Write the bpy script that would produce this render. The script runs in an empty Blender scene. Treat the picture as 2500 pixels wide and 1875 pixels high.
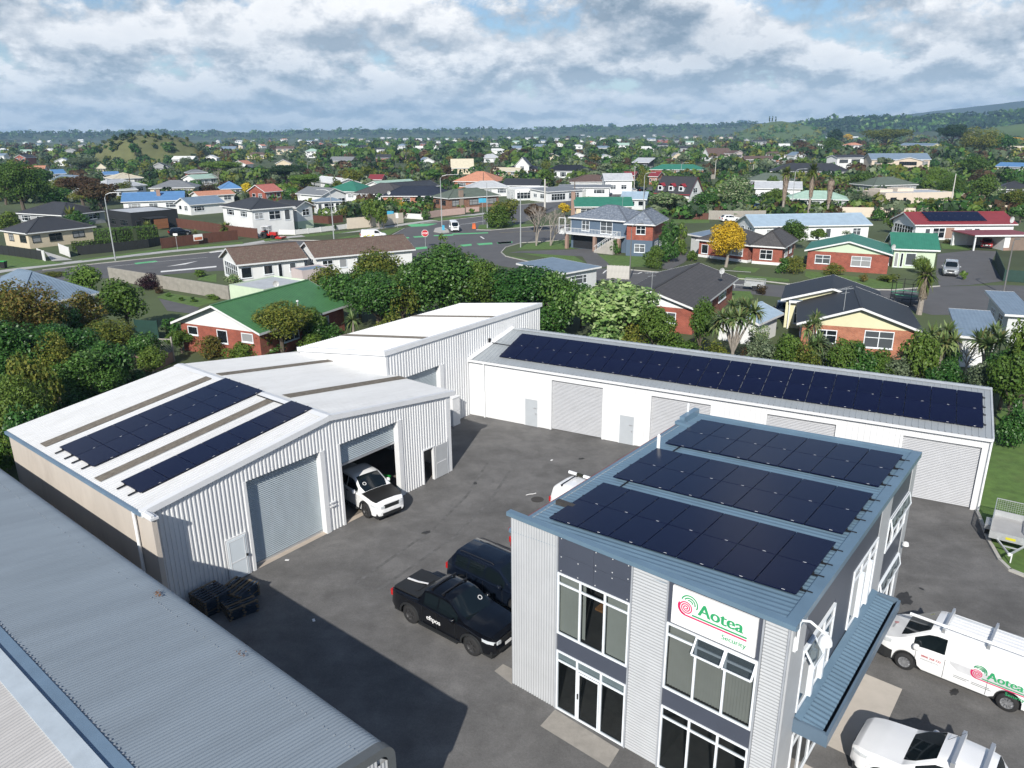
import bpy, bmesh, math, random
import numpy as np
from mathutils import Vector, Matrix
random.seed(11); RNG = np.random.default_rng(11)
S = bpy.context.scene; COL = S.collection
pi = math.pi
rad = math.radians

# ------------------------------------------------------------------ camera
CAMH = 18.7; FPX = 1850.0; PITCH = rad(18.42); ROLL = rad(0.41)
FW = np.array([0, math.cos(PITCH), -math.sin(PITCH)])
DN0 = np.array([0, -math.sin(PITCH), -math.cos(PITCH)]); RT0 = np.array([1.0, 0, 0])
RT = RT0 * math.cos(ROLL) + DN0 * math.sin(ROLL)
DN = -RT0 * math.sin(ROLL) + DN0 * math.cos(ROLL)
cam = bpy.data.cameras.new('camera'); co = bpy.data.objects.new('camera', cam); COL.objects.link(co)
cam.sensor_width = 36; cam.lens = FPX / 2500 * 36; cam.clip_start = 0.3; cam.clip_end = 30000
co.matrix_world = Matrix(((RT[0], -DN[0], -FW[0], 0), (RT[1], -DN[1], -FW[1], 0), (RT[2], -DN[2], -FW[2], CAMH), (0, 0, 0, 1)))
S.camera = co

# ------------------------------------------------------------------ world, sun, exposure
SUN_AZ = rad(77.4 + 180); SUN_EL = rad(34)          # direction towards the sun (from +x, counter clockwise)
sdir = Vector((math.cos(SUN_AZ) * math.cos(SUN_EL), math.sin(SUN_AZ) * math.cos(SUN_EL), math.sin(SUN_EL)))
W = bpy.data.worlds.new('World'); S.world = W; W.use_nodes = True
CLOUD = 0.88
def build_world():
    nt = W.node_tree; N = nt.nodes; L = nt.links
    for n in list(N): N.remove(n)
    out = N.new('ShaderNodeOutputWorld'); bg = N.new('ShaderNodeBackground'); bgc = N.new('ShaderNodeBackground')
    sky = N.new('ShaderNodeTexSky'); sky.sky_type = 'NISHITA'; sky.sun_disc = False
    sky.sun_elevation = SUN_EL; sky.sun_rotation = (pi / 2 - SUN_AZ) % (2 * pi)
    sky.air_density = 1.0; sky.dust_density = 0.2; sky.ozone_density = 4.0
    bg.inputs[1].default_value = 0.085
    L.new(sky.outputs[0], bg.inputs[0])
    def math_(op, a, b=None, clamp=False):
        n = N.new('ShaderNodeMath'); n.operation = op; n.use_clamp = clamp
        for i, v in enumerate((a, b)):
            if v is None: continue
            if isinstance(v, (int, float)): n.inputs[i].default_value = v
            else: L.new(v, n.inputs[i])
        return n.outputs[0]
    tc = N.new('ShaderNodeTexCoord'); sp = N.new('ShaderNodeSeparateXYZ'); L.new(tc.outputs['Generated'], sp.inputs[0])
    z = math_('MAXIMUM', sp.outputs[2], 0.0)
    def noise(off, sc, vs, up, detail, rough=0.61):
        """cloud field on the sky directions: sc across, vs times finer in height, looked up a little higher by up"""
        m = N.new('ShaderNodeMapping'); m.inputs['Location'].default_value = (off, off * 1.7, off * .6 + up * sc * vs); m.inputs['Scale'].default_value = (sc, sc, sc * vs); L.new(tc.outputs['Generated'], m.inputs[0])
        n = N.new('ShaderNodeTexNoise'); n.inputs['Scale'].default_value = 1.0; n.inputs['Detail'].default_value = detail; n.inputs['Roughness'].default_value = rough; n.inputs['Distortion'].default_value = 0.0
        L.new(m.outputs[0], n.inputs['Vector']); return n.outputs[0]
    def ramp(f, *st, mode='LINEAR'):
        r = N.new('ShaderNodeValToRGB'); L.new(f, r.inputs[0]); e = r.color_ramp.elements; r.color_ramp.interpolation = mode
        while len(e) < len(st): e.new(0.5)
        for k, (p, c) in enumerate(st):
            e[k].position = p; e[k].color = (c, c, c, 1) if not isinstance(c, tuple) else c + (1,)
        return r.outputs[0]
    # banks of cumulus: large overhead, smaller and flatter towards the horizon
    bands = [(3.1, 6.6, 1.6, .026), (11.3, 10.0, 2.0, .015), (7.7, 17.0, 2.5, .008)]
    fld = [(noise(o, sc, vs, 0, 9), noise(o, sc, vs, up, 7)) for o, sc, vs, up in bands]
    wa = ramp(z, (0.075, 0.0), (0.125, 1.0)); wc = ramp(z, (0.018, 1.0), (0.050, 0.0))
    def blend(k):
        m1 = N.new('ShaderNodeMix'); L.new(wa, m1.inputs[0]); L.new(fld[1][k], m1.inputs[2]); L.new(fld[0][k], m1.inputs[3])
        m2 = N.new('ShaderNodeMix'); L.new(wc, m2.inputs[0]); L.new(m1.outputs[0], m2.inputs[2]); L.new(fld[2][k], m2.inputs[3]); return m2.outputs[0]
    dens = blend(0); above = blend(1)
    wide = noise(5.0, 3.0, 2.5, 0, 3, .5)
    thr = ramp(z, (0.0, 0.34), (0.09, 0.37), (0.15, 0.44), (0.35, 0.52), (0.8, 0.57))          # fewer clouds overhead, banked up towards the horizon
    cover = math_('MULTIPLY', math_('SUBTRACT', math_('ADD', math_('MULTIPLY', dens, .8), math_('MULTIPLY', wide, .2)), thr), 15.0, True)
    relief = math_('SUBTRACT', dens, above)
    lit = math_('ADD', math_('MULTIPLY', relief, 6.2), 0.575, True)
    core = ramp(wide, (0.36, 1.0), (0.66, 0.0))
    edge = math_('SUBTRACT', 1.0, math_('MULTIPLY', math_('SUBTRACT', dens, thr), 4.0, True))
    shade = math_('ADD', math_('MULTIPLY', lit, 0.66), math_('ADD', math_('MULTIPLY', core, 0.22), math_('MULTIPLY', edge, .22)), True)
    col = N.new('ShaderNodeValToRGB'); L.new(shade, col.inputs[0])
    e = col.color_ramp.elements
    for _ in range(3): e.new(0.5)
    for k, (p, c) in enumerate(((0.16, (.25, .33, .42)), (0.42, (.44, .51, .59)), (0.62, (.66, .70, .75)), (0.80, (.88, .90, .93)), (0.96, (1.05, 1.05, 1.05)))):
        e[k].position = p; e[k].color = c + (1,)
    L.new(col.outputs[0], bgc.inputs[0]); bgc.inputs[1].default_value = CLOUD
    mx = N.new('ShaderNodeMixShader'); L.new(cover, mx.inputs[0]); L.new(bg.outputs[0], mx.inputs[1]); L.new(bgc.outputs[0], mx.inputs[2])
    # pale air low down
    bgh = N.new('ShaderNodeBackground'); bgh.inputs[0].default_value = (.62, .76, .86, 1); bgh.inputs[1].default_value = CLOUD
    hz = ramp(z, (0.0, 0.55), (0.03, 0.38), (0.08, 0.12), (0.13, 0.0))
    m2 = N.new('ShaderNodeMixShader'); L.new(hz, m2.inputs[0]); L.new(mx.outputs[0], m2.inputs[1]); L.new(bgh.outputs[0], m2.inputs[2])
    L.new(m2.outputs[0], out.inputs[0])
build_world()
sun = bpy.data.lights.new('sun', 'SUN'); sun.energy = 5.0; sun.angle = rad(0.53); sun.color = (1.0, 0.95, 0.87)
so = bpy.data.objects.new('sun', sun); COL.objects.link(so); so.rotation_euler = sdir.to_track_quat('Z', 'Y').to_euler(); so.location = (0, -20, 60)
V = S.view_settings; V.view_transform = 'Standard'; V.look = 'None'; V.exposure = 0.28; V.gamma = 1.0; V.use_curve_mapping = False

# ------------------------------------------------------------------ pixel <-> place
def ray(x, y): return (x - 1250) / FPX * RT + (y - 937.5) / FPX * DN + FW
def G(x, y, z=0.0):
    d = ray(x, y); t = (z - CAMH) / d[2]; return Vector((d[0] * t, d[1] * t, z))
def Zat(x, y, P):
    d = ray(x, y); t = (P[0] * d[0] + P[1] * d[1]) / (d[0] ** 2 + d[1] ** 2); return CAMH + d[2] * t
def px_m(P): return FPX / (Vector((P[0], P[1], P[2] - CAMH)).dot(Vector(FW)))      # photo pixels per metre at P

# ------------------------------------------------------------------ materials
MATS = {}
def nodes(name):
    m = bpy.data.materials.new(name); m.use_nodes = True; nt = m.node_tree
    return m, nt, nt.nodes['Principled BSDF']
def mat(name, col, rough=0.6, metal=0.0, var=0.12, scale=1.5, bump=0.0, bscale=20, spec=0.5, dirt=0.0, dscale=0.6, dcol=(0.12, 0.10, 0.08), stretch=None, coat=0.0, obj_var=0.0):
    if name in MATS: return MATS[name]
    m, nt, b = nodes(name); N = nt.nodes; L = nt.links
    b.inputs['Roughness'].default_value = rough; b.inputs['Metallic'].default_value = metal
    b.inputs['Specular IOR Level'].default_value = spec; b.inputs['Coat Weight'].default_value = coat
    b.inputs['Coat Roughness'].default_value = 0.06
    tc = N.new('ShaderNodeTexCoord'); vec = tc.outputs['Object']
    if stretch:
        mp = N.new('ShaderNodeMapping'); mp.inputs['Scale'].default_value = stretch; L.new(vec, mp.inputs[0]); vec = mp.outputs[0]
    nz = N.new('ShaderNodeTexNoise'); nz.inputs['Scale'].default_value = scale; nz.inputs['Detail'].default_value = 7; nz.inputs['Roughness'].default_value = 0.62
    L.new(vec, nz.inputs['Vector'])
    r = N.new('ShaderNodeValToRGB'); L.new(nz.outputs[0], r.inputs[0]); e = r.color_ramp.elements
    e[0].position = 0.3; e[1].position = 0.7
    e[0].color = tuple(c * (1 - var) for c in col) + (1,); e[1].color = tuple(min(1, c * (1 + var)) for c in col) + (1,)
    c = r.outputs[0]
    if dirt:
        n2 = N.new('ShaderNodeTexNoise'); n2.inputs['Scale'].default_value = dscale; n2.inputs['Detail'].default_value = 9; n2.inputs['Roughness'].default_value = 0.7
        L.new(vec, n2.inputs['Vector'])
        r2 = N.new('ShaderNodeValToRGB'); L.new(n2.outputs[0], r2.inputs[0]); r2.color_ramp.elements[0].position = 0.5; r2.color_ramp.elements[1].position = 0.78
        r2.color_ramp.elements[1].color = (dirt, dirt, dirt, 1)
        mx = N.new('ShaderNodeMix'); mx.data_type = 'RGBA'; L.new(r2.outputs[0], mx.inputs[0]); L.new(c, mx.inputs[6]); mx.inputs[7].default_value = dcol + (1,)
        c = mx.outputs[2]
    if obj_var:
        oi = N.new('ShaderNodeObjectInfo'); mr = N.new('ShaderNodeMapRange'); L.new(oi.outputs['Random'], mr.inputs[0]); mr.inputs[3].default_value = 1 - obj_var; mr.inputs[4].default_value = 1 + obj_var
        hs = N.new('ShaderNodeHueSaturation'); L.new(mr.outputs[0], hs.inputs['Value']); L.new(c, hs.inputs['Color']); c = hs.outputs[0]
    L.new(c, b.inputs['Base Color'])
    if bump:
        n3 = N.new('ShaderNodeTexNoise'); n3.inputs['Scale'].default_value = bscale; n3.inputs['Detail'].default_value = 5; L.new(vec, n3.inputs['Vector'])
        bp = N.new('ShaderNodeBump'); bp.inputs['Strength'].default_value = bump; bp.inputs['Distance'].default_value = 0.02
        L.new(n3.outputs[0], bp.inputs['Height']); L.new(bp.outputs[0], b.inputs['Normal'])
    MATS[name] = m; return m
def roofmat(name, col, kind, rough=0.5, pitch=0.3, var=0.15, dirt=0.0, dcol=(.15, .14, .12), metal=0.0):
    """kind: ribs run up the slope (uv u along the eave, v up, metres) or tile courses"""
    if name in MATS: return MATS[name]
    m, nt, b = nodes(name); N = nt.nodes; L = nt.links
    b.inputs['Roughness'].default_value = rough; b.inputs['Metallic'].default_value = metal
    uv = N.new('ShaderNodeUVMap'); uv.uv_map = 'uv'
    n1 = N.new('ShaderNodeTexNoise'); n1.inputs['Scale'].default_value = 0.9; n1.inputs['Detail'].default_value = 8; n1.inputs['Roughness'].default_value = .7; L.new(uv.outputs[0], n1.inputs['Vector'])
    r = N.new('ShaderNodeValToRGB'); L.new(n1.outputs[0], r.inputs[0]); e = r.color_ramp.elements; e[0].position = .3; e[1].position = .72
    e[0].color = tuple(c * (1 - var) for c in col) + (1,); e[1].color = tuple(c * (1 + var) for c in col) + (1,)
    c = r.outputs[0]
    if dirt:
        n2 = N.new('ShaderNodeTexNoise'); n2.inputs['Scale'].default_value = 2.6; n2.inputs['Detail'].default_value = 9; n2.inputs['Roughness'].default_value = .75; L.new(uv.outputs[0], n2.inputs['Vector'])
        r2 = N.new('ShaderNodeValToRGB'); L.new(n2.outputs[0], r2.inputs[0]); r2.color_ramp.elements[0].position = .48; r2.color_ramp.elements[1].position = .66; r2.color_ramp.elements[1].color = (dirt, dirt, dirt, 1)
        mx = N.new('ShaderNodeMix'); mx.data_type = 'RGBA'; L.new(r2.outputs[0], mx.inputs[0]); L.new(c, mx.inputs[6]); mx.inputs[7].default_value = dcol + (1,); c = mx.outputs[2]
    bp = N.new('ShaderNodeBump'); bp.inputs['Strength'].default_value = 0.6; bp.inputs['Distance'].default_value = 0.03
    if kind == 'tile':
        br = N.new('ShaderNodeTexBrick'); br.inputs['Scale'].default_value = 1.0; br.inputs['Brick Width'].default_value = pitch; br.inputs['Row Height'].default_value = pitch * 1.05
        br.inputs['Mortar Size'].default_value = 0.03; br.inputs['Mortar Smooth'].default_value = 0.6; br.inputs['Color1'].default_value = (1, 1, 1, 1); br.inputs['Color2'].default_value = (.8, .8, .8, 1); br.inputs['Mortar'].default_value = (.45, .45, .45, 1)
        L.new(uv.outputs[0], br.inputs['Vector'])
        mx = N.new('ShaderNodeMix'); mx.data_type = 'RGBA'; mx.blend_type = 'MULTIPLY'; mx.inputs[0].default_value = 0.75; L.new(c, mx.inputs[6]); L.new(br.outputs[0], mx.inputs[7]); c = mx.outputs[2]
        L.new(br.outputs[0], bp.inputs['Height'])
    else:
        wv = N.new('ShaderNodeTexWave'); wv.wave_type = 'BANDS'; wv.bands_direction = 'X'; wv.inputs['Scale'].default_value = 0.314 / pitch; L.new(uv.outputs[0], wv.inputs['Vector'])
        L.new(wv.outputs[1], bp.inputs['Height'])
    L.new(bp.outputs[0], b.inputs['Normal']); L.new(c, b.inputs['Base Color'])
    MATS[name] = m; return m
def brickmat(name, c1, c2, mortar):
    if name in MATS: return MATS[name]
    m, nt, b = nodes(name); N = nt.nodes; L = nt.links
    b.inputs['Roughness'].default_value = 0.85
    uv = N.new('ShaderNodeUVMap'); uv.uv_map = 'uv'
    br = N.new('ShaderNodeTexBrick'); br.inputs['Scale'].default_value = 1; br.inputs['Brick Width'].default_value = .24; br.inputs['Row Height'].default_value = .086; br.inputs['Mortar Size'].default_value = .006
    br.inputs['Color1'].default_value = c1 + (1,); br.inputs['Color2'].default_value = c2 + (1,); br.inputs['Mortar'].default_value = mortar + (1,)
    n1 = N.new('ShaderNodeTexNoise'); n1.inputs['Scale'].default_value = 1.3; n1.inputs['Detail'].default_value = 6
    L.new(uv.outputs[0], br.inputs['Vector']); L.new(uv.outputs[0], n1.inputs['Vector'])
    mr = N.new('ShaderNodeMapRange'); L.new(n1.outputs[0], mr.inputs[0]); mr.inputs[1].default_value = .3; mr.inputs[2].default_value = .7; mr.inputs[3].default_value = .78; mr.inputs[4].default_value = 1.15
    hs = N.new('ShaderNodeHueSaturation'); L.new(br.outputs[0], hs.inputs['Color']); L.new(mr.outputs[0], hs.inputs['Value'])
    bp = N.new('ShaderNodeBump'); bp.inputs['Strength'].default_value = .5; bp.inputs['Distance'].default_value = .01; L.new(br.outputs['Fac'], bp.inputs['Height']); bp.invert = True
    L.new(bp.outputs[0], b.inputs['Normal']); L.new(hs.outputs[0], b.inputs['Base Color']); MATS[name] = m; return m
def leafmat(name, cols, rough=0.5, trans=0.22, objvar=0.18):
    """leaf colours picked at random for every leaf clump"""
    if name in MATS: return MATS[name]
    m, nt, b = nodes(name); N = nt.nodes; L = nt.links
    g = N.new('ShaderNodeNewGeometry'); r = N.new('ShaderNodeValToRGB'); e = r.color_ramp.elements
    while len(e) < len(cols): e.new(.5)
    for k, c in enumerate(cols): e[k].position = k / (len(cols) - 1); e[k].color = c + (1,)
    L.new(g.outputs['Random Per Island'], r.inputs[0])
    oi = N.new('ShaderNodeObjectInfo'); mr = N.new('ShaderNodeMapRange'); L.new(oi.outputs['Random'], mr.inputs[0]); mr.inputs[3].default_value = 1 - objvar; mr.inputs[4].default_value = 1 + objvar
    mh = N.new('ShaderNodeMapRange'); L.new(oi.outputs['Random'], mh.inputs[0]); mh.inputs[3].default_value = .515; mh.inputs[4].default_value = .485
    hs = N.new('ShaderNodeHueSaturation'); L.new(r.outputs[0], hs.inputs['Color']); L.new(mr.outputs[0], hs.inputs['Value']); L.new(mh.outputs[0], hs.inputs['Hue'])
    L.new(hs.outputs[0], b.inputs['Base Color']); b.inputs['Roughness'].default_value = rough; b.inputs['Specular IOR Level'].default_value = .22
    tr = N.new('ShaderNodeBsdfTranslucent'); L.new(hs.outputs[0], tr.inputs[0]); mx = N.new('ShaderNodeMixShader'); mx.inputs[0].default_value = trans
    L.new(b.outputs[0], mx.inputs[1]); L.new(tr.outputs[0], mx.inputs[2]); L.new(mx.outputs[0], N['Material Output'].inputs[0])
    MATS[name] = m; return m
def glassmat(name, tint=(.02, .03, .035), alpha=0.25, rough=0.04):
    """window glass: dark reflective pane that still lets some of the inside through"""
    if name in MATS: return MATS[name]
    m, nt, b = nodes(name); N = nt.nodes; L = nt.links
    b.inputs['Base Color'].default_value = tint + (1,); b.inputs['Roughness'].default_value = rough; b.inputs['Specular IOR Level'].default_value = .7
    if alpha < 1:
        t = N.new('ShaderNodeBsdfTransparent'); t.inputs[0].default_value = (.75, .8, .82, 1); mx = N.new('ShaderNodeMixShader'); mx.inputs[0].default_value = alpha
        L.new(t.outputs[0], mx.inputs[1]); L.new(b.outputs[0], mx.inputs[2]); L.new(mx.outputs[0], N['Material Output'].inputs[0])
    MATS[name] = m; return m

# ------------------------------------------------------------------ meshes and objects
class MB:
    """collects faces; build() links them as ONE mesh object"""
    def __init__(s, xf=None): s.v = []; s.f = []; s.uv = []; s.mi = []; s.m = 0; s.xf = xf
    def face(s, pts, uv=None):
        n = len(s.v); s.v += [tuple(s.xf(*p)) if s.xf else tuple(p) for p in pts]
        s.f.append(tuple(range(n, n + len(pts)))); s.uv.append(uv or [(0, 0)] * len(pts)); s.mi.append(s.m)
    def grid(s, rows, close=False, uvs=None):
        """rows: list of equally long point lists, shared vertices"""
        n = len(s.v); k = len(rows[0])
        for r in rows: s.v += [tuple(s.xf(*p)) if s.xf else tuple(p) for p in r]
        for i in range(len(rows) - 1):
            for j in range(k if close else k - 1):
                a = n + i * k + j; b = n + i * k + (j + 1) % k
                s.f.append((a, b, b + k, a + k)); s.uv.append([(0, 0)] * 4); s.mi.append(s.m)
    def box(s, x0, x1, y0, y1, z0, z1):
        p = [(x0, y0, z0), (x1, y0, z0), (x1, y1, z0), (x0, y1, z0), (x0, y0, z1), (x1, y0, z1), (x1, y1, z1), (x0, y1, z1)]
        s.hexa(p)
    def hexa(s, p):
        n = len(s.v); s.v += [tuple(s.xf(*q)) if s.xf else tuple(q) for q in p]
        for f in ((0, 3, 2, 1), (4, 5, 6, 7), (0, 1, 5, 4), (1, 2, 6, 5), (2, 3, 7, 6), (3, 0, 4, 7)):
            s.f.append(tuple(n + i for i in f)); s.uv.append([(0, 0)] * 4); s.mi.append(s.m)
    def bar(s, a, b, w, h=None, up=(0, 0, 1)):
        """rectangular bar from a to b"""
        a = Vector(a); b = Vector(b); d = (b - a).normalized(); h = h or w
        u = Vector(up)
        if abs(d.dot(u)) > .98: u = Vector((1, 0, 0))
        x = d.cross(u).normalized() * w / 2; y = x.cross(d).normalized() * h / 2
        s.hexa([a - x - y, a + x - y, b + x - y, b - x - y, a - x + y, a + x + y, b + x + y, b - x + y])
    def tube(s, pts, r, n=8, cap=True):
        pts = [Vector(p) for p in pts]; rows = []
        rr = r if isinstance(r, (list, tuple)) else [r] * len(pts)
        ref = Vector((0, 0, 1))
        for i, p in enumerate(pts):
            d = (pts[min(i + 1, len(pts) - 1)] - pts[max(i - 1, 0)]).normalized()
            u = ref if abs(d.dot(ref)) < .95 else Vector((1, 0, 0))
            x = d.cross(u).normalized(); y = x.cross(d).normalized()
            rows.append([p + (x * math.cos(2 * pi * k / n) + y * math.sin(2 * pi * k / n)) * rr[i] for k in range(n)])
        s.grid(rows, True)
        if cap: s.face(rows[0][::-1]); s.face(rows[-1])
    def lathe(s, prof, n=16, c=(0, 0, 0), axis='z'):
        rows = []
        for r, h in prof:
            row = []
            for k in range(n):
                a = 2 * pi * k / n; x, y = r * math.cos(a), r * math.sin(a)
                row.append((c[0] + x, c[1] + y, c[2] + h) if axis == 'z' else (c[0] + x, c[1] + h, c[2] + y))
            rows.append(row)
        s.grid(rows, True)
    def mesh(s, name, mats, smooth=False, sharp=35):
        me = bpy.data.meshes.new(name); me.from_pydata(s.v, [], s.f)
        for m in (mats if isinstance(mats, (list, tuple)) else [mats]): me.materials.append(m)
        if max(s.mi, default=0) > 0: me.polygons.foreach_set('material_index', s.mi)
        if any(u[0] != u[1] for u in s.uv):
            l = me.uv_layers.new(name='uv'); l.data.foreach_set('uv', [c for u in s.uv for p in u for c in p])
        if smooth:
            me.polygons.foreach_set('use_smooth', [True] * len(s.f)); me.set_sharp_from_angle(angle=rad(sharp))
        me.update(); return me
    def build(s, name, mats, parent=None, smooth=False, sharp=35, loc=(0, 0, 0), rz=0):
        return link(name, s.mesh(name, mats, smooth, sharp), parent, loc, rz)
def link(name, me, parent=None, loc=(0, 0, 0), rz=0):
    o = bpy.data.objects.new(name, me); COL.objects.link(o); o.location = loc; o.rotation_euler = (0, 0, rz)
    if parent: o.parent = parent
    return o
def tag(o, label=None, cat=None, group=None, kind=None):
    if label: o['label'] = label
    if cat: o['category'] = cat
    if group: o['group'] = group
    if kind: o['kind'] = kind
    return o
def thing(name, label, cat, loc=(0, 0, 0), rz=0, group=None, sc=None):
    o = bpy.data.objects.new(name, None); COL.objects.link(o); o.location = loc; o.rotation_euler = (0, 0, rz); o.empty_display_size = .3
    if sc: o.scale = sc
    return tag(o, label, cat, group)
def copy_tree(o, parent=None):
    c = o.copy(); COL.objects.link(c)
    if parent: c.parent = parent; c.matrix_parent_inverse = o.matrix_parent_inverse
    for ch in [x for x in bpy.data.objects if x.parent == o]: copy_tree(ch, c)
    return c
def prof_pts(x0, x1, pitch, depth, kind):
    """profile of a ribbed sheet between x0 and x1: list of (x, height)"""
    out = []; n = max(1, round((x1 - x0) / pitch)); p = (x1 - x0) / n
    if kind == 'trap': seq = ((0, 0), (.46, 0), (.56, 1), (.88, 1), (.98, 0))
    elif kind == 'rib': seq = ((0, 0), (.74, 0), (.80, 1), (.92, 1), (.98, 0))
    else: seq = tuple((k / 6, .5 - .5 * math.cos(2 * pi * k / 6)) for k in range(6))
    for i in range(n):
        for a, h in seq: out.append((x0 + (i + a) * p, h * depth))
    out.append((x1, 0)); return out
def text_mesh(body, size, align='LEFT'):
    cu = bpy.data.curves.new('t', 'FONT'); cu.body = body; cu.size = size; cu.align_x = align; cu.resolution_u = 3
    o = bpy.data.objects.new('t', cu); COL.objects.link(o)
    dg = bpy.context.evaluated_depsgraph_get(); me = o.evaluated_get(dg).to_mesh()
    vs = [tuple(v.co) for v in me.vertices]; fs = [tuple(p.vertices) for p in me.polygons]
    o.evaluated_get(dg).to_mesh_clear(); bpy.data.objects.remove(o); bpy.data.curves.remove(cu)
    return vs, fs
def put_text(mb, body, size, org, ux, uy, align='LEFT', weight=0.0):
    vs, fs = text_mesh(body, size, align); org = Vector(org); ux = Vector(ux); uy = Vector(uy)
    for dx in ((0,) if not weight else (-weight, 0, weight)):
        k = 0 if dx == 0 else 1
        off = ux.cross(uy) * (0.0007 * k * (1 if dx > 0 else 2))
        n = len(mb.v); mb.v += [tuple(org + ux * (x + dx) + uy * y + off) for x, y, z in vs]
        for f in fs: mb.f.append(tuple(n + i for i in f)); mb.uv.append([(0, 0)] * len(f)); mb.mi.append(mb.m)
def ribbon(mb, pts, w, org, ux, uy):
    """flat stroke of width w through 2-D points"""
    org = Vector(org); ux = Vector(ux); uy = Vector(uy); rows = []
    for i, (x, y) in enumerate(pts):
        a = pts[max(0, i - 1)]; b = pts[min(len(pts) - 1, i + 1)]; dx, dy = b[0] - a[0], b[1] - a[1]; l = math.hypot(dx, dy) or 1
        nx, ny = -dy / l * w / 2, dx / l * w / 2
        rows.append([org + ux * (x - nx) + uy * (y - ny), org + ux * (x + nx) + uy * (y + ny)])
    mb.grid(rows)
class Frame:
    """ground frame: origin, direction of x in degrees, direction of y"""
    def __init__(s, o, a, b=None):
        s.o = Vector((o[0], o[1], 0)); s.a = rad(a); s.b = rad(a + 90 if b is None else b); s.sk = s.b - s.a
        s.u = Vector((math.cos(s.a), math.sin(s.a), 0)); s.w = Vector((math.cos(s.b), math.sin(s.b), 0))
    def W(s, x, y, z=0): return s.o + s.u * x + s.w * y + Vector((0, 0, z))
    def xf(s, x, y, z): return (x + y * math.cos(s.sk), y * math.sin(s.sk), z)        # frame -> local of a thing at o turned by a
    def loc(s, P):
        d = Vector((P[0], P[1], 0)) - s.o; q = d.dot(s.u); n = Vector((-s.u.y, s.u.x, 0)); y = d.dot(n) / math.sin(s.sk)
        return q - y * math.cos(s.sk), y
# ================================================================== SETTING
m_asph = mat('yard_asphalt', (.128, .125, .122), .9, var=.20, scale=.55, bump=.5, bscale=60, dirt=.55, dscale=.22, dcol=(.085, .083, .082))
m_road = mat('road_asphalt', (.098, .098, .102), .9, var=.12, scale=.4, bump=.2, bscale=40, dirt=.4, dscale=.15, dcol=(.07, .07, .072))
m_conc = mat('concrete', (.36, .34, .31), .9, var=.14, scale=1.2, bump=.2, dirt=.4, dscale=1.4, dcol=(.24, .22, .19))
m_path = mat('path_concrete', (.40, .40, .39), .9, var=.12, scale=.8)
m_grass = mat('lawn', (.080, .145, .030), .9, var=.30, scale=1.6, bump=.8, bscale=35, dirt=.5, dscale=.5, dcol=(.14, .17, .05))
m_ground = mat('ground', (.062, .085, .032), .95, var=.4, scale=.03, dirt=.7, dscale=.012, dcol=(.045, .058, .026))
m_kerb = mat('kerb', (.40, .39, .36), .9, var=.12)
m_white_paint = mat('road_white', (.72, .72, .70), .7, var=.08)
m_green_paint = mat('road_green', (.12, .46, .20), .7, var=.1)
def sheet(name, pts, z, m, kind='structure', label=None):
    P = [G(*p) if len(p) == 2 else Vector(p) for p in pts]
    mb = MB(); mb.face([(p.x, p.y, z) for p in P]); 
    a = sum(P[i].x * P[(i + 1) % len(P)].y - P[(i + 1) % len(P)].x * P[i].y for i in range(len(P)))
    if a < 0: mb.f[0] = mb.f[0][::-1]
    return tag(mb.build(name, m), kind=kind)
mb = MB(); mb.face([(-9000, -300, 0), (9000, -300, 0), (9000, 9000, 0), (-9000, 9000, 0)]); tag(mb.build('ground', m_ground), kind='structure')
sheet('yard_asphalt', [(-34, 27, 0), (-26, 17, 0), (-30, -12, 0), (45, -12, 0), G(2620, 1440), G(2500, 1408), G(2465, 1394), G(2440, 1370), G(2415, 1325), G(2400, 1288), G(2382, 1246), (24.5, 36, 0), (-2, 52, 0), (-10, 46, 0), (-24, 36, 0)], .008, m_asph)
def asphalt_nodes():
    nt = m_asph.node_tree; N = nt.nodes; L = nt.links; b = N['Principled BSDF']; src = b.inputs['Base Color'].links[0].from_socket; tc = N.new('ShaderNodeTexCoord')
    def nz(sc, det, st, lo, hi, a, c):
        mp = N.new('ShaderNodeMapping'); mp.inputs['Scale'].default_value = st; mp.inputs['Rotation'].default_value = (0, 0, rad(40)); L.new(tc.outputs['Object'], mp.inputs[0])
        n = N.new('ShaderNodeTexNoise'); n.inputs['Scale'].default_value = sc; n.inputs['Detail'].default_value = det; n.inputs['Roughness'].default_value = .65; n.inputs['Distortion'].default_value = .6; L.new(mp.outputs[0], n.inputs['Vector'])
        r = N.new('ShaderNodeMapRange'); L.new(n.outputs[0], r.inputs[0]); r.inputs[1].default_value = lo; r.inputs[2].default_value = hi; r.inputs[3].default_value = a; r.inputs[4].default_value = c; return r.outputs[0]
    f = None
    for q in ((.16, 6, (1, 2.2, 1), .35, .68, .82, 1.20), (.9, 8, (1, 1, 1), .35, .7, .86, 1.16), (14, 4, (1, 1, 1), .3, .7, .86, 1.14), (90, 2, (1, 1, 1), .3, .7, .80, 1.22)):
        v = nz(*q)
        if f is None: f = v
        else: m = N.new('ShaderNodeMath'); m.operation = 'MULTIPLY'; L.new(f, m.inputs[0]); L.new(v, m.inputs[1]); f = m.outputs[0]
    hs = N.new('ShaderNodeHueSaturation'); L.new(src, hs.inputs['Color']); L.new(f, hs.inputs['Value']); L.new(hs.outputs[0], b.inputs['Base Color'])
asphalt_nodes()
m_stain = mat('oil_stain', (.030, .030, .031), .7, var=.3, scale=5)
def stain(px, r, seed):
    P = G(*px); rg = random.Random(seed); b = MB(); b.face([(r * rg.uniform(.6, 1.15) * math.cos(a), .6 * r * rg.uniform(.6, 1.15) * math.sin(a), 0) for a in [6.283 * k / 22 for k in range(22)]]); tag(b.build('oil_stain', m_stain, None, loc=(P.x, P.y, .013), rz=rg.random() * 3), kind='structure')
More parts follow.
